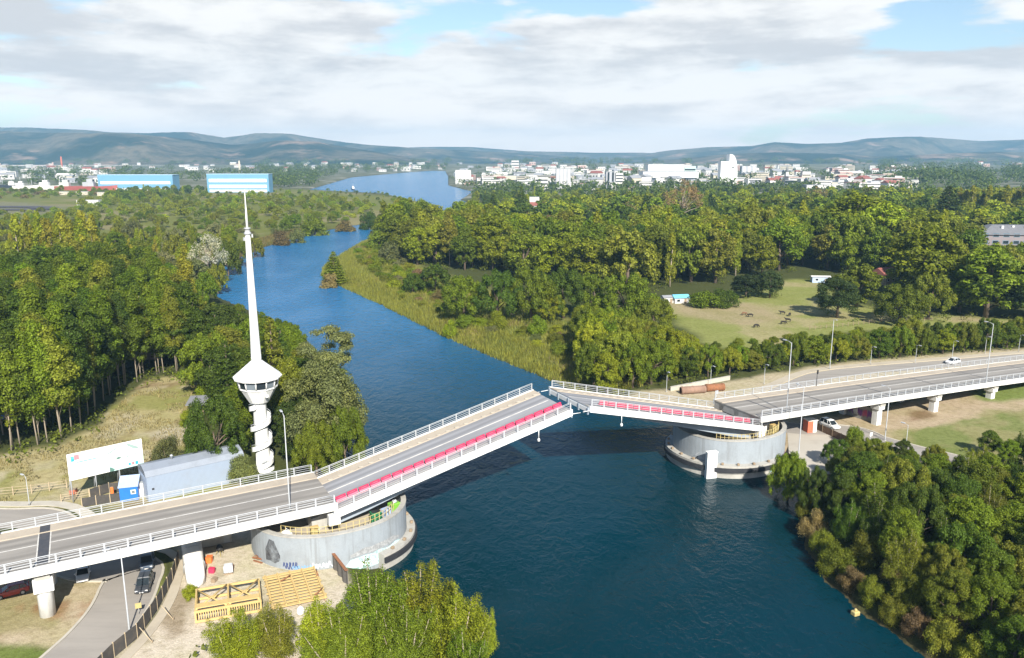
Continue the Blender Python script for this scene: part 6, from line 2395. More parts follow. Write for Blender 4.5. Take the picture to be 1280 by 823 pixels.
def mass(poly, spacing, kinds, hmin, hmax, place, group, wide=(1, 1.4), seed=1, grow=None, **kw):
    """far trees that read as one wood: gathered for a single object of growth"""
    rg = np.random.default_rng(seed)
    xs, ys = [p[0] for p in poly], [p[1] for p in poly]
    area = abs(sum(poly[i][0] * poly[(i + 1) % len(poly)][1] - poly[(i + 1) % len(poly)][0] * poly[i][1] for i in range(len(poly)))) / 2
    n_ = int(area / spacing ** 2 * 1.5)
    X, Y = rg.uniform(min(xs), max(xs), n_ * 4), rg.uniform(min(ys), max(ys), n_ * 4)
    z, sd, w = land_height(X, Y)
    ok = inside(X, Y, poly) & ~w & (sd > 3)
    pts = []
    for x, y, zz in zip(X[ok], Y[ok], z[ok]):
        if len(pts) >= n_:
            break
        if all((x - a_) ** 2 + (y - b_) ** 2 > (spacing * .66) ** 2 for a_, b_, _ in pts):
            pts.append((x, y, zz))
    pw = np.array([k[2] for k in kinds], float)
    pw /= pw.sum()
    for x, y, zz in pts:
        kd, tints, _ = kinds[int(rg.choice(len(kinds), p=pw))]
        H = hmin + (hmax - hmin) * rg.random() ** 1.3
        if grow:
            H *= grow(x, y)
        if kd == 'shrub':
            H *= .5
        nv = {'eucalyptus': 4, 'broadleaf': 5, 'oval': 5, 'willow': 4, 'shrub': 4, 'round_canopy': 4}.get(kd, 2)
        me = proto(kd, 3, int(rg.integers(nv)))[1]
        co = np.empty(len(me.vertices) * 3, np.float32)
        me.vertices.foreach_get('co', co)
        co = co.reshape(-1, 3)
        a_ = rg.random() * 6.283
        s_, wd = H / 10, rg.uniform(*wide)
        c_, sn = math.cos(a_), math.sin(a_)
        q = np.stack([(co[:, 0] * c_ - co[:, 1] * sn) * s_ * wd + x, (co[:, 0] * sn + co[:, 1] * c_) * s_ * wd + y, co[:, 2] * s_ + zz - .2], 1)
        MASS_Q.append(q)
        tint = 1.2 * np.array(GT[tints[int(rg.integers(len(tints)))]]) * (1 + .18 * rg.normal())
        MASS_C.append(np.tile(np.clip(tint, .015, .4), (len(q), 1)))


P2 = lambda pts, z=2.0: px_poly(pts, z)

# --- single trees one can pick out
S_ = [
    ('willow', 272, 592, 497, 76, 'deep', 'dense dark tree between the open shed and the spire tower'),
    ('broadleaf', 303, 566, 470, 60, 'green', 'green tree standing directly behind the spire tower stair'),
    ('shrub', 305, 603, 566, 38, 'grey', 'small grey green bush between the warehouse end and the spire tower'),
    ('shrub', 211, 588, 543, 38, 'grey', 'small round bush standing alone behind the warehouse'),
    ('broadleaf', 370, 582, 488, 54, 'deep', 'dark leafy tree beside the foot of the spire stair on the river side'),
    ('round_canopy', 408, 582, 446, 104, 'grey', 'big grey green tree leaning over the river beside the spire tower'),
    ('open_crown', 416, 556, 404, 92, 'grey', 'flat topped open crowned tree showing water through its branches'),
    ('willow', 432, 596, 508, 62, 'green', 'bright green riverside bush tree just behind the tower side leaf'),
    ('willow', 396, 604, 528, 60, 'green', 'bright green low tree in front of the big leaning riverside tree'),
    ('broadleaf', 372, 560, 440, 70, 'olive', 'olive tree between the spire tower and the leaning riverside tree'),
    ('conifer', 345, 530, 395, 56, 'olive', 'pointed olive tree behind the spire mast at its roof height'),
    ('conifer', 287, 520, 425, 56, 'deep', 'pointed dark tree behind the open shed'),
    ('shrub', 258, 502, 478, 26, 'lime', 'small bright bush beside the track at the top of the clearing'),
    ('shrub', 236, 532, 512, 22, 'lime', 'small bright bush before the open shed'),
    ('poplar', 238, 412, 312, 26, 'yellow', 'pale yellow green poplar at the river edge of the eucalyptus grove'),
    ('bare', 262, 352, 290, 48, 'silver', 'silvery leafless tree standing beside the river bend'),
    ('shrub', 391, 291, 272, 36, 'green', 'round green bush on the far outer bank of the river bend'),
    ('conifer', 418, 351, 314, 32, 'olive', 'pointed tree on the tip of the reed bank inside the bend'),
    ('shrub', 411, 354, 340, 24, 'brown', 'brownish bush at the foot of the pointed tree on the reed bank tip'),
    ('willow', 544, 366, 330, 42, 'deep', 'dark round bush on the reed bank before the tall wood'),
    ('willow', 516, 367, 342, 28, 'deep', 'smaller dark bush beside the round bush on the reed bank'),
    ('willow', 580, 399, 345, 62, 'green', 'river end tree of the clipped looking willow row'),
    ('willow', 622, 403, 338, 62, 'deep', 'second tree from the river end of the willow row'),
    ('willow', 664, 402, 334, 62, 'green', 'middle tree of the willow row'),
    ('willow', 704, 398, 336, 62, 'deep', 'fourth tree from the river end of the willow row'),
    ('willow', 742, 396, 342, 60, 'green', 'last tree of the willow row towards the meadow'),
    ('willow', 686, 402, 366, 52, 'lime', 'low bright green bush in front of the willow row'),
    ('shrub', 622, 412, 386, 24, 'lime', 'small bright shrub on reeds before the willow row'),
    ('shrub', 671, 420, 392, 28, 'green', 'small green shrub before the low bright green bush'),
    ('shrub', 563, 415, 398, 18, 'lime', 'tiny bright shrub on the open reed bank'),
    ('willow', 782, 412, 342, 80, 'green', 'tall rounded willow at the meadow corner behind the bridge thicket'),
    ('willow', 816, 420, 372, 60, 'olive', 'rounded olive willow overlooking the blue shelter'),
    ('shrub', 882, 384, 362, 46, 'green', 'first bush of the low row at the top of the meadow'),
    ('shrub', 906, 384, 360, 40, 'deep', 'second bush of the low row at the top of the meadow'),
    ('round_canopy', 932, 373, 340, 44, 'dark', 'dark tree at the top of the meadow beside the low bushes'),
    ('round_canopy', 962, 374, 336, 34, 'dark', 'dark tree with a pale trunk at the top of the meadow'),
    ('round_canopy', 1046, 398, 344, 58, 'dark', 'dark round tree standing alone in the meadow and casting shade'),
    ('broadleaf', 1070, 386, 326, 56, 'olive', 'olive tree close behind the dark round meadow tree'),
    ('willow', 1124, 406, 356, 66, 'olive', 'drooping weeping willow beside the dark round meadow tree'),
    ('willow', 1160, 400, 342, 60, 'olive', 'taller weeping willow before the red roofed barn'),
    ('willow', 1136, 440, 396, 52, 'olive', 'drooping willow rising from the roadside hedge'),
    ('broadleaf', 1064, 330, 236, 104, 'lime', 'very tall bright crowned tree with a pale forked trunk beyond the meadow'),
    ('broadleaf', 1098, 336, 250, 76, 'lime', 'tall bright tree close beside the pale forked trunk tree'),
    ('broadleaf', 1150, 384, 276, 100, 'lime', 'large bright leafy tree above the red roofed barn'),
    ('broadleaf', 1232, 398, 302, 92, 'green', 'large tree in front of the grey apartment block'),
    ('broadleaf', 1284, 400, 318, 84, 'deep', 'large dark tree at the frame edge below the apartment block'),
    ('broadleaf', 1198, 392, 330, 60, 'deep', 'dark tree shading the edge of the meadow'),
    ('conifer', 1180, 300, 232, 50, 'dark', 'dark cedar like tree rising over the wood near the pale poplar belt'),
    ('conifer', 806, 300, 244, 30, 'dark', 'dark pointed conifer among the bright crowns of the peninsula wood'),
    ('bare', 852, 290, 224, 50, 'brown', 'brownish thin tree before the white town blocks'),
    ('conifer', 652, 275, 233, 20, 'deep', 'deep green slender conifer beside the red roofed house'),
    ('conifer', 617, 278, 243, 30, 'deep', 'deep green conifer near the bay between bright crowns'),
    ('broadleaf', 590, 300, 248, 44, 'lime', 'bright pointed tree nearest the bay on the peninsula'),
    ('shrub', 1068, 559, 530, 22, 'green', 'small roadside tree between the paved lot and the far bank road'),
    ('shrub', 1110, 568, 551, 22, 'lime', 'low round bush beside the lamp post near the graffiti pier'),
    ('shrub', 238, 748, 729, 20, 'lime', 'small green bush between the screen fence and the lattice frame'),
    ('willow', 986, 612, 566, 52, 'green', 'round green bush tree hugging the far pier at the water edge'),
    ('willow', 1016, 636, 584, 44, 'deep', 'dark bush tree beside the round one below the paved lot'),
]
for k_, xp, yb, yt, wp_, tn, lab in S_:
    px_tree(k_, xp, yb, yt, wp_, tn, lab, None)

# --- foreground poplars below the yard (feet outside the frame)
FP = [(-11.5, 88.5, 13.0, 1.3, 'lime', 'many tipped poplar nearest the sheet wall at the river edge'), (-7.0, 84.5, 13.8, 1.05, 'lime', 'tall many tipped poplar with the highest spire beside the open water'),
      (-16.5, 86.0, 12.8, 1.25, 'green', 'broad many tipped poplar below the slatted platform'), (-3.6, 88.0, 10.5, .75, 'lime', 'slender olive poplar standing out over the water by itself'),
      (-22.5, 84.0, 9.0, 1.35, 'lime', 'low poplar clump below the yellow platform corner'), (-27.5, 84.2, 7.6, 1.5, 'olive', 'low olive poplar clump below the lattice frame'),
      (-32.5, 83.0, 7.6, 1.5, 'lime', 'low poplar clump at the yard corner of the lattice frame'), (-12.5, 82.0, 11.5, 1.2, 'green', 'shaded poplar between the two tallest many tipped ones'),
      (-5.0, 80.0, 11.0, 1.1, 'green', 'poplar in front of the highest spire at the picture base'), (-19, 80.5, 10.0, 1.3, 'green', 'poplar clump at the picture base below the broad poplar')]
for x, y, H, w_, tn, lab in FP:
    tree('spire_poplar', x, y, H, w_, tn, lab, 'poplars at the yard water edge', lod=0)

# --- woods
for k in range(9):                                              # ground kept free for the apartment block
    q = un(1205 + k * 18, 322, 6)
    TREES += [(q.x, q.y + 4, 0, 0), (q.x, q.y - 12, 0, 0), (q.x, q.y + 16, 0, 0)]
# outermost trees of the eucalyptus grove, side by side along the clearing
EDGE = [(-16, 574), (8, 569), (30, 565), (52, 558), (72, 552), (90, 545), (104, 532), (116, 518), (128, 506), (142, 494), (154, 486), (168, 481), (184, 476), (200, 472), (216, 469), (232, 466), (243, 458)]
kk = 0
for (x0, y0), (x1, y1) in zip(EDGE[:-1], EDGE[1:]):
    for f in (0, .5):
        p = un(x0 + (x1 - x0) * (f + .3 * math.sin(kk * 4.1)), y0 + (y1 - y0) * f - 2 - 4 * abs(math.sin(kk * 2.7)), 2)
        tn = ('green', 'deep', 'green', 'olive', 'deep')[kk % 5]
        H_ = 21.5 + 5 * ((kk * 37) % 10) / 10
        tree('eucalyptus', p.x, p.y, H_, .85 + .25 * ((kk * 13) % 7) / 7, tn, '%s eucalyptus on the clearing edge of the grove, %s from the picture edge' % (GTW[tn], ordinal(kk)), 'eucalyptus grove behind the clearing')
        kk += 1
n_eu = wood(P2([(-90, 590), (30, 566), (96, 545), (118, 512), (152, 486), (190, 474), (238, 466), (246, 440), (262, 415), (240, 376), (180, 366), (-120, 372)]), 8.0, [('eucalyptus', ('green', 'deep', 'deep', 'green', 'olive'), 1)], 20, 27, 'the eucalyptus grove', 'eucalyptus grove behind the clearing', wide=(.95, 1.3), seed=3, rowsize=14, order=-1, limit=250)
wood(P2([(248, 474), (252, 490), (284, 524), (340, 530), (376, 545), (440, 570), (440, 520), (420, 470), (372, 420), (300, 392), (262, 420)]), 7.2, [('oval', ('deep', 'green', 'olive'), 3), ('conifer', ('olive', 'deep'), 1), ('willow', ('green', 'deep'), 1)], 12, 17, 'the tower wood', 'dense wood round the spire tower', wide=(.95, 1.3), seed=5, order=-1)
wood(P2([(-140, 372), (180, 362), (245, 372), (300, 330), (285, 306), (-140, 306)]), 15.5, [('broadleaf', ('olive', 'green', 'lime'), 2), ('willow', ('grey', 'olive'), 1.5), ('poplar', ('lime', 'yellow'), 2)], 11, 17, 'the mixed wood', 'mixed wood behind the grove', seed=8, rowsize=12, order=-1)
for k in range(12):
    xp = 28 + k * 8.5 + 3 * math.sin(k * 2.3)
    px_tree('poplar', xp, 356 - k * .6, 274 + 6 * math.sin(k * 1.7), 20, 'yellow' if k % 3 else 'lime', '%s poplar from the picture edge in the pale poplar row behind the grove' % ordinal(k), 'pale poplar row behind the grove')
wood(P2([(-200, 306), (290, 304), (330, 296), (388, 286), (440, 276), (300, 274), (-200, 284)]), 21, [('shrub', ('lime', 'olive', 'green', 'grey'), 4), ('willow', ('green', 'olive'), 2), ('broadleaf', ('lime', 'olive', 'lime'), 1)], 6, 11, 'the wetland scrub', 'wetland scrub beyond the grove', wide=(1.0, 1.5), seed=11, rowsize=16, order=-1)
mass(P2([(-200, 284), (300, 274), (440, 276), (470, 258), (400, 247), (140, 244), (60, 272), (-200, 276)]), 19, [('shrub', ('lime', 'olive', 'green', 'grey'), 4), ('willow', ('green', 'olive'), 2), ('broadleaf', ('lime', 'olive', 'lime'), 1)], 6, 11, 'the wetland scrub', 'wetland scrub beyond the grove', wide=(1.0, 1.5), seed=11, rowsize=16, order=-1)
mass(P2([(130, 256), (470, 258), (520, 252), (470, 240), (350, 238), (150, 240)]), 26, [('broadleaf', ('green', 'olive', 'deep'), 3), ('willow', ('deep', 'green'), 2), ('poplar', ('lime',), 1)], 8, 14, 'the far wetland wood', 'wood between the wetland and the sheds', grow=lambda x, y: .38 if x > -480 and y > 950 else 1.0, wide=(1.1, 1.6), seed=12, rowsize=12, order=-1)
wood(P2([(480, 306), (505, 328), (560, 333), (650, 348), (790, 362), (850, 357), (935, 350), (1010, 334), (1060, 345), (1110, 352), (1180, 376), (1340, 384), (1340, 330), (1000, 312), (740, 318), (560, 300), (500, 286)], 3), 13.5, [('broadleaf', ('green', 'olive', 'lime', 'deep', 'lime'), 4), ('oval', ('green', 'lime', 'lime', 'olive'), 2), ('round_canopy', ('green', 'lime', 'olive'), 1), ('willow', ('green', 'olive'), 1), ('eucalyptus', ('olive',), .5), ('poplar', ('lime',), .4)], 20, 30, 'the peninsula wood', 'tall mixed wood on the peninsula', wide=(.9, 1.2), seed=14, rowsize=14)
mass(P2([(480, 290), (560, 300), (740, 318), (1000, 312), (1340, 330), (1340, 262), (1000, 262), (760, 266), (620, 272), (520, 270)], 3), 21, [('broadleaf', ('green', 'lime', 'olive', 'deep'), 6), ('conifer', ('dark',), 1), ('bare', ('brown',), .25)], 15, 23, 'the wood behind the peninsula', 'back of the peninsula wood', wide=(1.1, 1.5), seed=15, rowsize=16, grow=lambda x, y: .5 if -110 < x < -50 and y > 560 else 1.0)
for k in range(22):
    xp = 1196 + k * 7.2
    px_tree('poplar', xp, 283 + (k % 3), 237 + 3 * math.sin(k * 2.1), 13, 'yellow', '%s poplar from the cedar in the pale poplar belt' % ordinal(k), 'pale poplar belt beyond the wood')
wood(P2([(738, 486), (735, 470), (742, 440), (722, 420), (735, 396), (800, 412), (850, 430), (866, 455), (852, 478), (790, 489)]), 5.4, [('willow', ('green', 'lime', 'olive'), 3), ('broadleaf', ('green', 'lime'), 2)], 10, 15, 'the bridge thicket', 'thicket behind the far leaf', crest='thicket', wide=(.85, 1.1), seed=18, rowsize=8)
# the roadside hedge trees
n_h = 34
for k in range(n_h):
    f = k / (n_h - 1)
    xp = 858 + 440 * f
    yb = np.interp(xp, (858, 930, 1000, 1100, 1200, 1300), (474, 466, 456, 448, 441, 434))
    yt = np.interp(xp, (858, 880, 920, 950, 1000, 1060, 1130, 1200, 1300), (430, 434, 436, 430, 419, 419, 409, 404, 396)) + 4 * math.sin(k * 2.4)
    tn = ('green', 'olive', 'green', 'deep', 'lime')[k % 5]
    px_tree('willow' if k % 3 else 'broadleaf', xp, yb - (k % 2) * 3, yt, 34, tn, '%s %s from the pipes in the roadside hedge' % (ordinal(k), 'willow' if k % 3 else 'broadleaf tree'), 'hedge trees along the far road')
wood(P2([(846, 442), (900, 432), (1000, 424), (1110, 414), (1200, 422), (1200, 438), (1000, 452), (880, 466)]), 7.0, [('shrub', ('lime', 'olive', 'green'), 1)], 4, 7, 'the hedge top bushes', 'bushes between hedge and meadow', seed=19, rowsize=12)
# right hand river bank below the bridge
bank = [(57, 142), (66, 147), (82, 150), (105, 152), (140, 158), (150, 110), (120, 78), (54, 76), (51, 90), (48.5, 100), (47, 110), (49, 122), (54, 134)]
wood(bank, 5.3, [('oval', ('deep', 'olive', 'green', 'green'), 3), ('willow', ('deep', 'olive'), 1), ('spire_poplar', ('olive', 'deep'), 1)], 7.5, 11.5, 'the riverside wood', 'riverside wood on the far bank', wide=(.85, 1.25), seed=21, rowsize=9, margin=5.4, grow=lambda x, y: (.52 if y > 136 else (.8 if y > 128 else 1.0)))
rgb = np.random.default_rng(33)
k = 0
for x, y in ((49, 126), (47.5, 118), (46.5, 112), (46.6, 107), (46.8, 102.5), (47.8, 98.5), (49, 94.5), (50.6, 91), (52, 87.5), (53.5, 84), (52, 101), (51, 107), (51.5, 95), (54.5, 90)):
    tree('shrub', x + .9, y, 3.4 + rgb.random() * 1.6, .62 + .2 * rgb.random(), 'brown' if k % 3 == 1 else 'olive', '%s overhanging bush from the far pier along the riverside wood edge' % ordinal(k), 'bushes overhanging the water', lod=0)
    k += 1
# reed bank scrub
wood(P2([(440, 318), (470, 300), (505, 332), (555, 372), (590, 402), (700, 420), (735, 440), (720, 468), (650, 430), (540, 400), (470, 352)], 1.5), 7.5, [('shrub', ('olive', 'green', 'lime', 'grey', 'green', 'brown', 'olive'), 1)], 4, 10, 'the reed bank', 'scattered shrubs on the reed bank', wide=(.9, 1.4), seed=23, rowsize=7, margin=10)
for k, (xp, yb, yt, w_, tn) in enumerate(((300, 330, 300, 34, 'green'), (285, 340, 302, 36, 'deep'), (272, 362, 330, 30, 'olive'), (318, 318, 296, 26, 'olive'), (258, 384, 340, 34, 'green'), (352, 303, 287, 24, 'brown'), (372, 300, 286, 22, 'grey'), (432, 286, 274, 26, 'brown'), (462, 284, 262, 26, 'deep'), (476, 312, 284, 30, 'green'), (486, 330, 300, 30, 'grey'))):
    px_tree('willow' if k < 5 else 'shrub', xp, yb, yt, w_, tn, '%s bank side %s upstream of the eucalyptus grove along the bend' % (ordinal(k), 'willow' if k < 5 else 'shrub'), 'river edge growth along the bend')


mass(P2([(-120, 252), (125, 247), (135, 240), (60, 238), (-120, 240)]), 27, [('shrub', ('olive', 'green', 'brown'), 3), ('broadleaf', ('green',), .5)], 8, 13, 'x', 'x', wide=(1.0, 1.5), seed=41)
mass(P2([(-120, 276), (60, 274), (125, 258), (110, 252), (96, 262), (-120, 272)]), 17, [('shrub', ('olive', 'lime', 'green'), 3)], 7, 11, 'x', 'x', wide=(1.0, 1.5), seed=42)
mass(P2([(575, 261), (700, 263), (1000, 260), (1340, 260), (1340, 249), (1000, 248), (640, 246), (590, 250)]), 24, [('broadleaf', ('green', 'olive', 'deep', 'lime'), 4), ('conifer', ('deep',), .6), ('poplar', ('lime',), .4)], 9, 16, 'x', 'x', wide=(1.0, 1.4), seed=43)
# --- growth nobody could count
def far_wood():
    co, cc = np.concatenate(MASS_Q), np.concatenate(MASS_C)
    me = mesh_np('far_wood', co, 4, LEAF_MASS)
    add_color(me, 'tint', cc)
    o = bpy.data.objects.new('far_wood', me)
    COL.objects.link(o)
    kind(o, 'stuff')
    print('MASS', len(MASS_Q), len(co) // 4)


far_wood()

def stuff_mesh(name, q, color, nv=4, mat=LEAF):
    me = mesh_np(name, q, nv, mat, nv)
    o = bpy.data.objects.new(name, me)
    COL.objects.link(o)
    o.color = (*color, 1)
    return kind(o, 'stuff')


def undergrowth():
    rg = np.random.default_rng(77)
    cl = []
    for x, y, r_, H in TREES:
        if y > 700 or H < 5:
            continue
        for k in range(3 if y < 330 else 2):
            a_, d_ = rg.random() * 6.283, (r_ + 1.0) * (.3 + .8 * rg.random())
            X, Y = x + d_ * math.cos(a_), y + d_ * math.sin(a_)
            h, sd, w = land_height(np.array([X]), np.array([Y]))
            if w[0] or sd[0] < 1.0 or blocked(X, Y, 1.5):
                continue
            s_ = .8 + 1.0 * rg.random() + (.9 if y > 250 else 0)
            cl.append((X, Y, float(h[0]) + .35 * s_, s_, s_, s_ * .8))
    q = leaf_cloud(cl, 90000, .34, rg, .6)
    stuff_mesh('undergrowth', q, (.115, .145, .020))


undergrowth()


def blades(name, poly, n_, hmin, hmax, wd, color, seed, dens=None):
    rg = np.random.default_rng(seed)
    xs, ys = [p[0] for p in poly], [p[1] for p in poly]
    X = rg.uniform(min(xs), max(xs), n_ * 6)
    Y = rg.uniform(min(ys), max(ys), n_ * 6)
    ok = inside(X, Y, poly)
    X, Y = X[ok], Y[ok]
    z, sd, w = land_height(X, Y)
    ok = ~w
    if dens is not None:
        ok &= rg.random(len(X)) < dens(X, Y, sd)
    X, Y, z = X[ok][:n_], Y[ok][:n_], z[ok][:n_]
    m_ = len(X)
    a_ = rg.random(m_) * 6.283
    h = hmin + (hmax - hmin) * rg.random(m_)
    wv = np.stack([np.cos(a_), np.sin(a_), np.zeros(m_)], 1) * (wd * (.6 + .8 * rg.random(m_)))[:, None]
    b_ = np.stack([X, Y, z - .05], 1)
    tip = b_ + np.stack([rg.normal(size=m_) * .25 * h, rg.normal(size=m_) * .25 * h, h], 1)
    q = np.stack([b_ - wv, b_ + wv, tip], 1)
    return stuff_mesh(name, q, color, 3)


reedp = [(20, 193), (11, 209), (-21, 260), (-56, 327), (-86, 380), (-98, 406), (-104, 436), (-106, 500), (-106, 570), (-94, 560), (-84, 500), (-60, 440), (-30, 380), (-6, 335), (6, 300), (22, 270), (28, 230), (34, 198)]
blades('reeds', reedp, 60000, 1.0, 2.1, .10, (.215, .225, .045), 5, lambda x, y, sd: .35 + .65 * (sd < 16))
clearp = P2([(-40, 634), (-40, 580), (30, 570), (70, 560), (112, 545), (152, 503), (190, 478), (236, 472), (258, 478), (255, 503), (232, 540), (235, 582), (190, 600), (90, 600), (60, 622)])
blades('dry_grass', clearp, 9000, .25, .7, .09, (.27, .235, .13), 6, lambda x, y, sd: (fbm(x / 6, y / 6, 4, 91) > .47) * .9)
edgep = [(-200, 300), (-143, 372), (-158, 420), (-163, 470), (-166, 540), (-160, 609), (-156, 650), (-175, 650), (-182, 560), (-180, 450), (-165, 390), (-150, 330)]
blades('outer_bank_reeds', edgep, 9000, .9, 1.9, .16, (.16, .13, .05), 7)

# ------------------------------------------------------------------ meadow buildings
def simple_house(name, label, cat, loc, rot, L_, W_, H_, wall, roof, pitch=.45, group=None, parts=True, flat=False, storeys=1):
    root = thing(name, label, cat, loc, rot, group)
    MB().box((0, 0, H_ / 2 - .5), (L_, W_, H_ + 1.0), wall).build('wall', root)
    if flat:
        MB().box((0, 0, H_ + .15), (L_ + .4, W_ + .4, .3), roof).build('roof', root)
    else:
        h = W_ / 2 * pitch
        e = .4
        MB().loft([[(x, -W_ / 2 - e, H_ + .002), (x, W_ / 2 + e, H_ + .002), (x, 0, H_ + h)] for x in (-L_ / 2 - e, L_ / 2 + e)], roof).build('roof', root)
    if parts:
        n_ = max(2, int(L_ / 3.2))
        for s_ in range(storeys):
            zz = (s_ + .55) * H_ / storeys
            for i in range(n_):
                x = -L_ / 2 + (i + .5) * L_ / n_
                if s_ == 0 and i == n_ // 2:
                    MB().box((x, -W_ / 2 - .02, .95), (1.0, .08, 1.9), M['wood']).build('door', root)
                else:
                    w_ = MB().box((x, -W_ / 2 - .02, zz), (1.5, .08, 1.15), M['white_paint']).build('window', root)
                    MB().box((x, -W_ / 2 - .07, zz), (1.25, .03, .92), M['glass']).build('pane', w_)
    return root


def at_px(x, y, z=2.0):
    p = un(x, y, z)
    return Vector((p.x, p.y, ground_z(p.x, p.y)))


p = at_px(850, 376, 3)
o = simple_house('shelter_hut', 'small hut with light blue cover at the top corner of the meadow', 'hut', p, .2, 6.0, 4.0, 2.2, M['house_white'], weathered('light blue cover', (.16, .48, .68), (.1, .32, .48), .6), .6)
p = at_px(834, 376, 3)
simple_house('shelter_hut', 'small white hut beside the light blue covered hut', 'hut', p, .2, 4.0, 3.5, 2.4, M['house_white'], M['grey_roof'], .4)
p = at_px(1025, 353, 3)
simple_house('shelter_hut', 'low pale blue shed at the top edge of the meadow', 'shed', p, -.1, 8, 4, 2.6, M['blue_pale'], M['tarp_white'], .2)
p = at_px(1108, 352, 4)
simple_house('barn', 'brown barn with dull red roof among the trees beyond the meadow', 'barn', p, .5, 13, 9, 4.2, M['wood'], M['red_roof'], .7)
p = at_px(1203, 362, 4)
simple_house('farm_house', 'white house with dark red roof half hidden in the dark trees', 'house', p, -.2, 13, 9, 5.5, M['house_white'], M['red_roof'], .6, storeys=2)


p = un(166, 446, 2)
simple_house('grove_house', 'red roofed house half hidden among the eucalyptus trunks', 'house', (p.x, p.y, 2), .1, 17, 8, 4.5, M['house_pink'], M['red_roof'], .6)
p = un(0, 527, 2)
simple_house('blue_shed', 'bright blue shed glimpsed between trunks at the edge of the eucalyptus grove', 'shed', (p.x - 3, p.y + 3, 2), .1, 11, 6, 5.5, M['blue_bright'], M['blue_bright'], .25)


# grey apartment block at the picture edge
def apartment():
    p = at_px(1262, 322, 6)
    root = thing('apartment_block', 'long grey apartment block with slate roof rising behind the large trees', 'building', p, -.12)
    L_, W_, H_ = 62, 22, 13.5
    MB().box((10, 0, H_ / 2), (L_, W_, H_), weathered('rose grey wall', (.22, .19, .20), (.17, .15, .155), .8, .1, .4, 2)).build('wall', root)
    MB().loft([[(10 - L_ / 2 - .6, -W_ / 2 - .8, H_ + .003), (10 + L_ / 2 + .6, -W_ / 2 - .8, H_ + .003), (10 + L_ / 2 + .6, W_ / 2 + .8, H_ + .003), (10 - L_ / 2 - .6, W_ / 2 + .8, H_ + .003)],
               [(10 - L_ / 2 + 9, -2, H_ + 4.5), (10 + L_ / 2 - 9, -2, H_ + 4.5), (10 + L_ / 2 - 9, 2, H_ + 4.5), (10 - L_ / 2 + 9, 2, H_ + 4.5)]], M['shade_roof']).build('roof', root)
    for s_ in range(4):
        for i in range(12):
            x = 10 - L_ / 2 + (i + .5) * L_ / 12
            w_ = MB().box((x, -W_ / 2 - .02, 2.2 + s_ * 3.7), (3.2, .1, 2.0), weathered('blue grey frame', (.13, .20, .26), (.1, .15, .2), .6) if 'bgf' not in M else M['bgf']).build('window', root)
            MB().box((x, -W_ / 2 - .09, 2.2 + s_ * 3.7), (2.6, .04, 1.5), M['glass']).build('pane', w_)
    for i in range(7):
        MB().box((-8 + i * 6, -5 + 1.3 * (i % 2), H_ + 3.3), (1.1, 1.1, 2.0), M['concrete_white']).build('chimney', root)


M['bgf'] = weathered('blue grey window frame', (.13, .20, .26), (.1, .15, .2), .6)
apartment()


# ------------------------------------------------------------------ the town across the bay
def block(name, label, xc, yb, ytop, wpx, mat, cat='building', depth=.6, bands=0, flat_roof=None, rot=0.0, group=None, cols=0, bandmat=None):
    """a town block: foot, top and width surveyed from the photo"""
    p = at_px(xc, yb, 6)
    dist = math.hypot(p.y, CAM_H)
    W_ = wpx / FOC * dist
    H_ = max(3, height_at(xc, ytop, p.y) - p.z)
    root = thing(name, label, cat, p, rot, group)
    D_ = W_ * depth
    MB().box((0, D_ / 2, H_ / 2 - 1), (W_, D_, H_ + 2), mat).build('wall', root)
    MB().box((0, D_ / 2, H_ + .25), (W_ * 1.01, D_ * 1.01, .5), flat_roof or M['grey_roof']).build('roof', root)
    bm_ = bandmat or M['glass']
    for i in range(bands):
        z = H_ * (i + .6) / (bands + .35)
        mb = MB().box((0, -.06, z), (W_ * .94, .3, H_ / (bands + 1) * .42), bm_)
        mb.build('window_band', root)
    for i in range(cols):
        x = -W_ / 2 + W_ * (i + .5) / cols
        MB().box((x, -.12, H_ / 2), (W_ / cols * .42, .4, H_ * .96), bm_).build('balcony_column', root)
    return root, W_, D_, H_


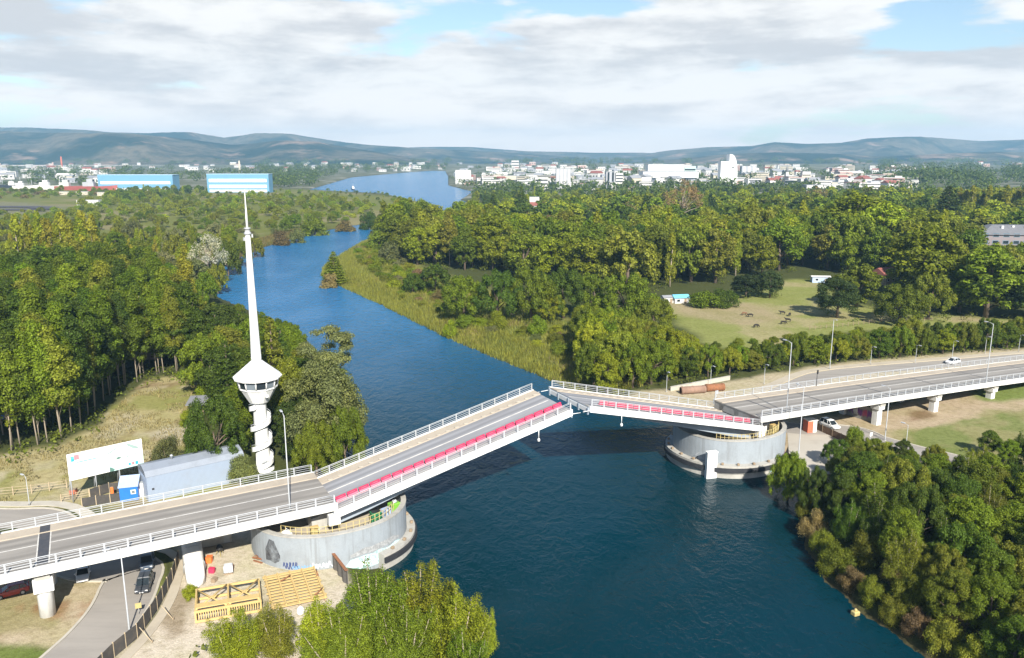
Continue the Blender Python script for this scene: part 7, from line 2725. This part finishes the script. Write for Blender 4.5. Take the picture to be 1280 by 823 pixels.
def town():
    hw, hc, hg = M['house_white'], M['house_cream'], M['house_grey']
    # sail shaped white hotel
    p = at_px(910, 234, 8)
    d_ = math.hypot(p.y, CAM_H)
    px = d_ / FOC
    root = thing('hotel_tower', 'tall white tower with a curved sail shaped top above the town', 'tower', p)
    Hs = height_at(918, 193, p.y) - p.z
    H1 = height_at(902, 202, p.y) - p.z
    hw0, hw = hw, M['white_paint']
    MB().prism([(-10 * px, 0), (-.5 * px, 0), (-.5 * px, 14 * px), (-10 * px, 14 * px)], -2, H1, hw).build('wing', root)
    sail = [(0, -2), (10.5 * px, -2), (10.3 * px, Hs * .45), (9.4 * px, Hs * .68), (7.6 * px, Hs * .86), (4.8 * px, Hs * .97), (2.0 * px, Hs), (0, Hs)]
    mb = MB()
    mb.loft([[(x, -.8 * px, z) for x, z in sail], [(x, 15 * px, z) for x, z in sail]], hw)
    mb.build('sail_slab', root)
    MB().box((2.0 * px, -.84 * px, Hs * .42), (1.1 * px, .4, Hs * .74), weathered('pale green glass', (.35, .48, .45), (.25, .35, .34), .4)).build('glass_strip', root)
    mb = MB()
    mb.tube([(4.6 * px, -.82 * px, Hs * .60), (4.6 * px, -.90 * px, Hs * .60)], [1.1 * px, 1.1 * px], M['glass'], 12)
    mb.build('emblem', root)
    hw = hw0
    # named blocks
    block('shopping_centre', 'big white shopping centre with stepped flat roof beside the sail tower', 838, 232, 215, 68, M['white_paint'], depth=.5, bands=1)
    block('shopping_centre_hall', 'tall white hall rising on the big white shopping centre', 832, 228, 206, 44, M['white_paint'], depth=.5)
    block('glass_hall', 'pale green glass hall beside the tall white hall', 862, 228, 208, 14, weathered('pale green cladding', (.42, .55, .52), (.3, .4, .4), .5), depth=1.0, bands=3)
    block('apartment_tower', 'grey twin slab tower with white stripes in the middle of the town', 704, 234, 211, 18, hg, depth=.7, cols=4, bandmat=M['house_white'])
    block('apartment_tower', 'dark and white slab tower between the twin slab and the shopping centre', 763, 236, 215, 11, M['house_grey'], depth=1.0, cols=2, bandmat=M['glass'])
    block('apartment_tower', 'white slab joined to the dark tower in the town', 774, 236, 217, 9, hw, depth=1.0, bands=5)
    block('bay_hotel', 'white block with slab fronts right beside the bay water', 579, 228, 213, 19, hw, depth=.6, cols=3, bandmat=M['house_white'])
    block('office_block', 'long cream flat roofed block above the bay trees', 632, 229, 220, 26, hc, depth=.6, bands=1)
    block('office_block', 'white office block with many windows before the twin slab tower', 677, 235, 222, 16, hw, depth=.6, bands=3)
    block('office_block', 'white and cream block beside the twin slab tower', 686, 224, 214, 18, hw, depth=.6, bands=1)
    block('round_tower', 'white tower block on the skyline above the bay', 644, 213, 201, 9, hw, depth=1, bands=3)
    block('town_hall', 'white terraced building with stacked top floors beyond the sail tower', 1009, 237, 224, 17, hw, depth=.8, bands=2)
    block('town_hall_tower', 'white upper storeys of the terraced building beyond the sail tower', 1007, 236, 215, 10, hw, depth=.8, bands=3)
    block('office_block', 'dark glazed office block beside the terraced white building', 987, 239, 226, 13, M['glass'], depth=.8, bands=2, bandmat=M['house_grey'])
    block('long_hall', 'long white low hall below the terraced building', 1026, 243, 232, 36, hw, depth=.5, bands=1)
    block('office_block', 'cream block with stepped front near the domed trees', 1052, 231, 218, 22, hc, depth=.6, bands=3)
    block('sports_hall', 'wide white hall with pitched shade beyond the poplar belt', 1110, 234, 226, 34, hw, depth=.6)
    block('red_roofed_hall', 'long low hall with red roof at the far edge of the town', 1158, 222, 218, 38, M['house_pink'], depth=.4, flat_roof=M['red_roof'])
    block('roof_pavilion', 'low white pavilion with dark glass box among the tall trees', 1002, 268, 258, 26, hw, depth=.8, bands=0)
    block('glass_pavilion', 'dark glass box standing on the low white pavilion', 1001, 266, 250, 10, M['glass'], depth=1.2, bands=1, bandmat=M['house_grey'])
    block('school_block', 'grey slab pair with white frames behind the sail tower', 936, 220, 208, 18, M['house_grey'], depth=.5, cols=3, bandmat=M['house_white'])
    # church spire
    p = at_px(983, 226, 8)
    px = math.hypot(p.y, CAM_H) / FOC
    root = thing('church', 'white church with slim pointed spire in the town', 'church', p)
    MB().box((4 * px, 0, 3 * px), (12 * px, 6 * px, 7 * px), hw).build('nave', root)
    MB().box((0, 0, 5 * px), (3 * px, 3 * px, 11 * px), hw).build('tower', root)
    MB().lathe([(2.0 * px, 10.5 * px), (0, 21 * px)], M['grey_roof'], 8).build('spire', root)
    # red roofed house before the town
    p = at_px(672, 262, 4)
    simple_house('villa', 'white villa with red roofs between dark conifers near the bay', 'house', p, .1, 36, 12, 6, hw, M['red_roof'], .6, storeys=2)
    block('villa_block', 'white cube with dark roof box behind the red roofed villa', 668, 256, 247, 12, hw, depth=.8, bands=0)
    # blue shipyard sheds
    for xc, yb, yt, w_, lab in ((170, 236, 219, 92, 'long sky blue shipyard hall with white bands near the dry docked ships'), (298, 238, 218, 76, 'big sky blue and white shipyard hall closest to the bay')):
        root, W_, D_, H_ = block('shipyard_hall', lab, xc, yb, yt, w_, M['shed_blue'], depth=.22, bands=0, flat_roof=weathered('pale blue roof', (.45, .62, .76), (.35, .5, .62), .5))
        for z in ((.34, .66) if xc > 200 else (.52,)):
            MB().box((0, -.15, H_ * z), (W_ * .93, .5, H_ * .17), M['tarp_white']).build('white_band', root)
        MB().box((0, -.15, H_ * .10), (W_ * .93, .5, H_ * .14), M['house_white']).build('white_band', root)
    # ships
    def ship(label, xc, yb, L_, rot, hull, house, mast=True, name='ship', z=2.0):
        p = un(xc, yb, z)
        p = Vector((p.x, p.y, z if z < 1 else ground_z(p.x, p.y)))
        root = thing(name, label, 'ship', p, rot)
        B = L_ * .17
        Hh = L_ * .11
        rings = []
        for k, wb, zb in ((-.5, .7, .15), (-.42, .9, .0), (0, 1, 0), (.3, .85, 0), (.45, .35, .05), (.52, .03, .25)):
            x = k * L_
            sheer = Hh * (1 + .35 * max(0, k) ** 2 * 4)
            rings.append([(x, -B / 2 * wb * .6, zb * Hh), (x, B / 2 * wb * .6, zb * Hh), (x, B / 2 * wb, sheer), (x, -B / 2 * wb, sheer)])
        MB().loft(rings, hull).build('hull', root)
        MB().box((-L_ * .22, 0, Hh + L_ * .05), (L_ * .26, B * .8, L_ * .10), house, 0, .2).build('deck_house', root)
        w_ = MB().box((-L_ * .18, 0, Hh + L_ * .135), (L_ * .14, B * .7, L_ * .07), house, 0, .2).build('bridge_house', root)
        MB().box((-L_ * .109, 0, Hh + L_ * .145), (.2, B * .6, L_ * .025), M['glass']).build('bridge_window', w_)
        if mast:
            MB().tube([(-L_ * .2, 0, Hh + L_ * .16), (-L_ * .2, 0, Hh + L_ * .34)], L_ * .008, M['galv'], 6).build('mast', root)
            MB().tube([(L_ * .22, 0, Hh), (L_ * .22, 0, Hh + L_ * .22)], L_ * .008, M['galv'], 6).build('foremast', root)
        return root
    ship('small white ferry with dark hull crossing the bay', 441, 238, 26, 1.9, M['hull_dark'], M['tarp_white'], z=-.6)
    ship('white fishing ship on the slip between bushes at the shipyard', 66, 237, 58, .1, M['tarp_white'], M['tarp_white'])
    ship('white ship with dark bow stripe at the edge of the shipyard', 10, 235, 44, 3.0, M['hull_dark'], M['tarp_white'])
    ship('white trawler beside the red hulls at the shipyard', 33, 236, 46, .1, M['tarp_white'], M['tarp_white'])
    ship('red barge hull lying nearest the white trawlers', 92, 238, 62, .05, M['hull_red'], M['house_white'], False)
    ship('long red barge hull lying before the sky blue hall', 124, 239, 70, .05, M['hull_red'], M['house_grey'], False)
    # chimney and mast at the shipyard
    for xc, yb, yt, c_, lab in ((78, 213, 196, M['brick_red'], 'slim red and white chimney above the far roofs'), (67, 213, 203, M['house_pink'], 'short rust red tower beside the slim chimney'), (300, 219, 201, M['house_cream'], 'thin pale mast behind the big sky blue hall')):
        p = at_px(xc, yb, 6)
        Hh = height_at(xc, yt, p.y) - p.z
        root = thing('chimney_mast', lab, 'chimney', p)
        MB().lathe([(3.6, -1), (2.2, Hh)], c_, 10).build('stack', root)
        MB().lathe([(2.7, Hh * .55), (2.5, Hh * .75)], M['tarp_white'], 10).build('band', root)
    p = at_px(112, 256, 3)
    simple_house('track_hut', 'small white hut beside the kart track', 'hut', p, 0, 26, 9, 6, hw, M['tarp_white'], .15, flat=True)
    for k, (x, y, L_) in enumerate(((105, 243, 12), (130, 244, 10), (82, 243, 9))):
        p = at_px(x, y, 3)
        simple_house('track_hut', 'pale low hut behind the kart track, %s from the small white hut' % ordinal(k), 'hut', p, .1, L_ * 1.6, 9, 5, hc, M['grey_roof'], .2, flat=True)
    # white stones/tyres along the track edge
    # houses: three kinds of sectors, far too many to tell apart one by one
    rg = np.random.default_rng(91)
    walls = [hw, hw, hc, M['house_pink'], hg, hw]
    roofs = [M['grey_roof'], M['red_roof'], M['grey_roof'], M['tarp_white'], M['shade_roof']]
    cache = {}
    sectors = [('pale house among the roofs behind the shipyard', 'houses behind the shipyard', 50, (-60, 130), (209, 228)), ('pale house among trees on the far shore behind the blue halls', 'houses behind the blue halls', 24, (130, 380), (208, 217)),
               ('pale house on the far shore at the head of the bay', 'houses at the head of the bay', 34, (380, 560), (207, 214.5)), ('pale town house between the bay and the twin slab tower', 'houses by the bay', 60, (572, 720), (207, 233)),
               ('pale town house around the shopping centre', 'houses round the shopping centre', 62, (720, 900), (211, 237)), ('pale town house beyond the sail tower', 'houses beyond the sail tower', 60, (920, 1140), (211, 240)),
               ('pale house at the far edge of town beyond the poplar belt', 'houses at the far edge of town', 10, (1140, 1340), (209, 224))]
    for lab, grp, n_, xr, yr in sectors:
        cnt = 0
        while cnt < n_:
            x, y = rg.uniform(*xr), yr[0] + (yr[1] - yr[0]) * rg.random() ** .9
            p = at_px(x, y, 6)
            _h, sd, w = land_height(np.array([p.x]), np.array([p.y]))
            if w[0] or sd[0] < 14:
                continue
            k = int(rg.integers(14))
            if k not in cache:
                L_, W_, H_ = rg.uniform(13, 30), rg.uniform(9, 15), rg.choice([4.5, 6.5, 8.5, 11])
                wl, rf = walls[k % 6], roofs[k % 5]
                mb = MB()
                mb.box((0, 0, H_ / 2 - 1), (L_, W_, H_ + 2), wl)
                if k % 4 == 3:
                    mb.box((0, 0, H_ + .2), (L_ + .5, W_ + .5, .5), rf)
                else:
                    mb.loft([[(xx, -W_ / 2 - .5, H_ + .01), (xx, W_ / 2 + .5, H_ + .01), (xx, 0, H_ + W_ * .26)] for xx in (-L_ / 2 - .5, L_ / 2 + .5)], rf)
                for i in range(3):
                    mb.box((-L_ / 2 + (i + .5) * L_ / 3, -W_ / 2 - .03, H_ * .55), (L_ * .12, .1, H_ * .25), M['glass'])
                o = mb.build('town_house')
                cache[k] = o
            else:
                o = cache[k].copy()
                COL.objects.link(o)
            o.location = p
            o.rotation_euler = (0, 0, rg.normal() * .45)
            s_ = rg.uniform(.9, 1.5)
            o.scale = (s_, s_, s_)
            tag(o, lab, 'house', grp)
            cnt += 1


town()


def town_blocks():
    rg = np.random.default_rng(12)
    wl = [M['house_white'], M['house_white'], M['house_cream'], M['house_white'], M['house_grey'], M['house_pink']]
    rf = [M['grey_roof'], M['tarp_white'], M['grey_roof'], M['red_roof']]
    protos = []
    for k in range(10):
        L_, W_, H_ = rg.uniform(18, 46), rg.uniform(12, 20), rg.uniform(7, 19)
        t = bpy.data.objects.new('town_block', None)
        COL.objects.link(t)
        mb = MB()
        mb.box((0, 0, H_ / 2 - 1), (L_, W_, H_ + 2), wl[k % 6])
        if k % 2:
            mb.box((L_ * .2, 0, H_ + 1.5), (L_ * .35, W_ * .7, 3), wl[(k + 1) % 6])
        mb.build('wall', t)
        MB().box((0, 0, H_ + .2), (L_ + .4, W_ + .4, .4), rf[k % 4]).build('roof', t)
        for s_ in range(max(2, int(H_ / 4))):
            z = H_ * (s_ + .55) / max(2, int(H_ / 4))
            MB().box((0, -W_ / 2 - .03, z), (L_ * .9, .12, 1.3), M['glass']).build('window_row', t)
        protos.append(t)
    used = [False] * 10
    for xr, yr, n_, lab in (((600, 720), (212, 234), 26, 'pale flat roofed town block near the bay'), ((715, 905), (212, 238), 40, 'pale flat roofed town block round the shopping centre'), ((918, 1140), (212, 240), 44, 'pale flat roofed town block beyond the sail tower'), ((0, 120), (211, 222), 12, 'pale flat roofed block behind the shipyard')):
        c_ = 0
        while c_ < n_:
            p = at_px(rg.uniform(*xr), rg.uniform(*yr), 6)
            _h, sd, w = land_height(np.array([p.x]), np.array([p.y]))
            if w[0] or sd[0] < 20:
                continue
            k = int(rg.integers(10))
            if not used[k]:
                used[k] = True
                o = protos[k]
                o.location, o.rotation_euler = p, (0, 0, rg.normal() * .3)
            else:
                o = dup(protos[k], p, rg.normal() * .3)
            tag(o, lab, 'building', lab.replace('pale flat roofed town block', 'town blocks').replace('pale flat roofed block', 'town blocks'))
            c_ += 1
    for k in range(10):
        if not used[k]:
            for ch in list(protos[k].children):
                bpy.data.objects.remove(ch)
            bpy.data.objects.remove(protos[k])


town_blocks()


# tree masses of the town and the foot of the hills: one mass
# ------------------------------------------------------------------
def distant_wood():
    rg = np.random.default_rng(55)
    cl = []
    def add(n_, xr, yr, rad, hz=1.0, seed=0):
        c_ = 0
        while c_ < n_:
            x, y = rg.uniform(*xr), rg.uniform(*yr)
            p = un(x, y, 6)
            g, sd, w = land_height(np.array([p.x]), np.array([p.y]))
            if w[0] or sd[0] < 6:
                continue
            s_ = rad * rg.uniform(.6, 1.4)
            for j in range(3):
                cl.append((p.x + rg.normal() * s_ * .8, p.y + rg.normal() * s_ * .8, float(g[0]) + s_ * (.75 + .5 * rg.random()), s_, s_, s_ * .95))
            c_ += 1
    add(120, (-80, 420), (214, 226), 9)
    add(12, (-80, 130), (226, 231), 7)
    add(110, (320, 560), (208, 216), 9)
    add(70, (330, 400), (215, 232), 8)
    add(150, (560, 800), (208, 238), 7)
    add(150, (590, 1040), (235, 246), 6)
    add(180, (780, 1340), (208, 248), 7.5)
    add(120, (1100, 1340), (206, 236), 11)
    add(260, (-80, 1340), (203.5, 209), 13)
    q = leaf_cloud(cl, 130000, 2.0, rg, .6)
    o = stuff_mesh('distant_wood', q, (.085, .125, .03))


distant_wood()
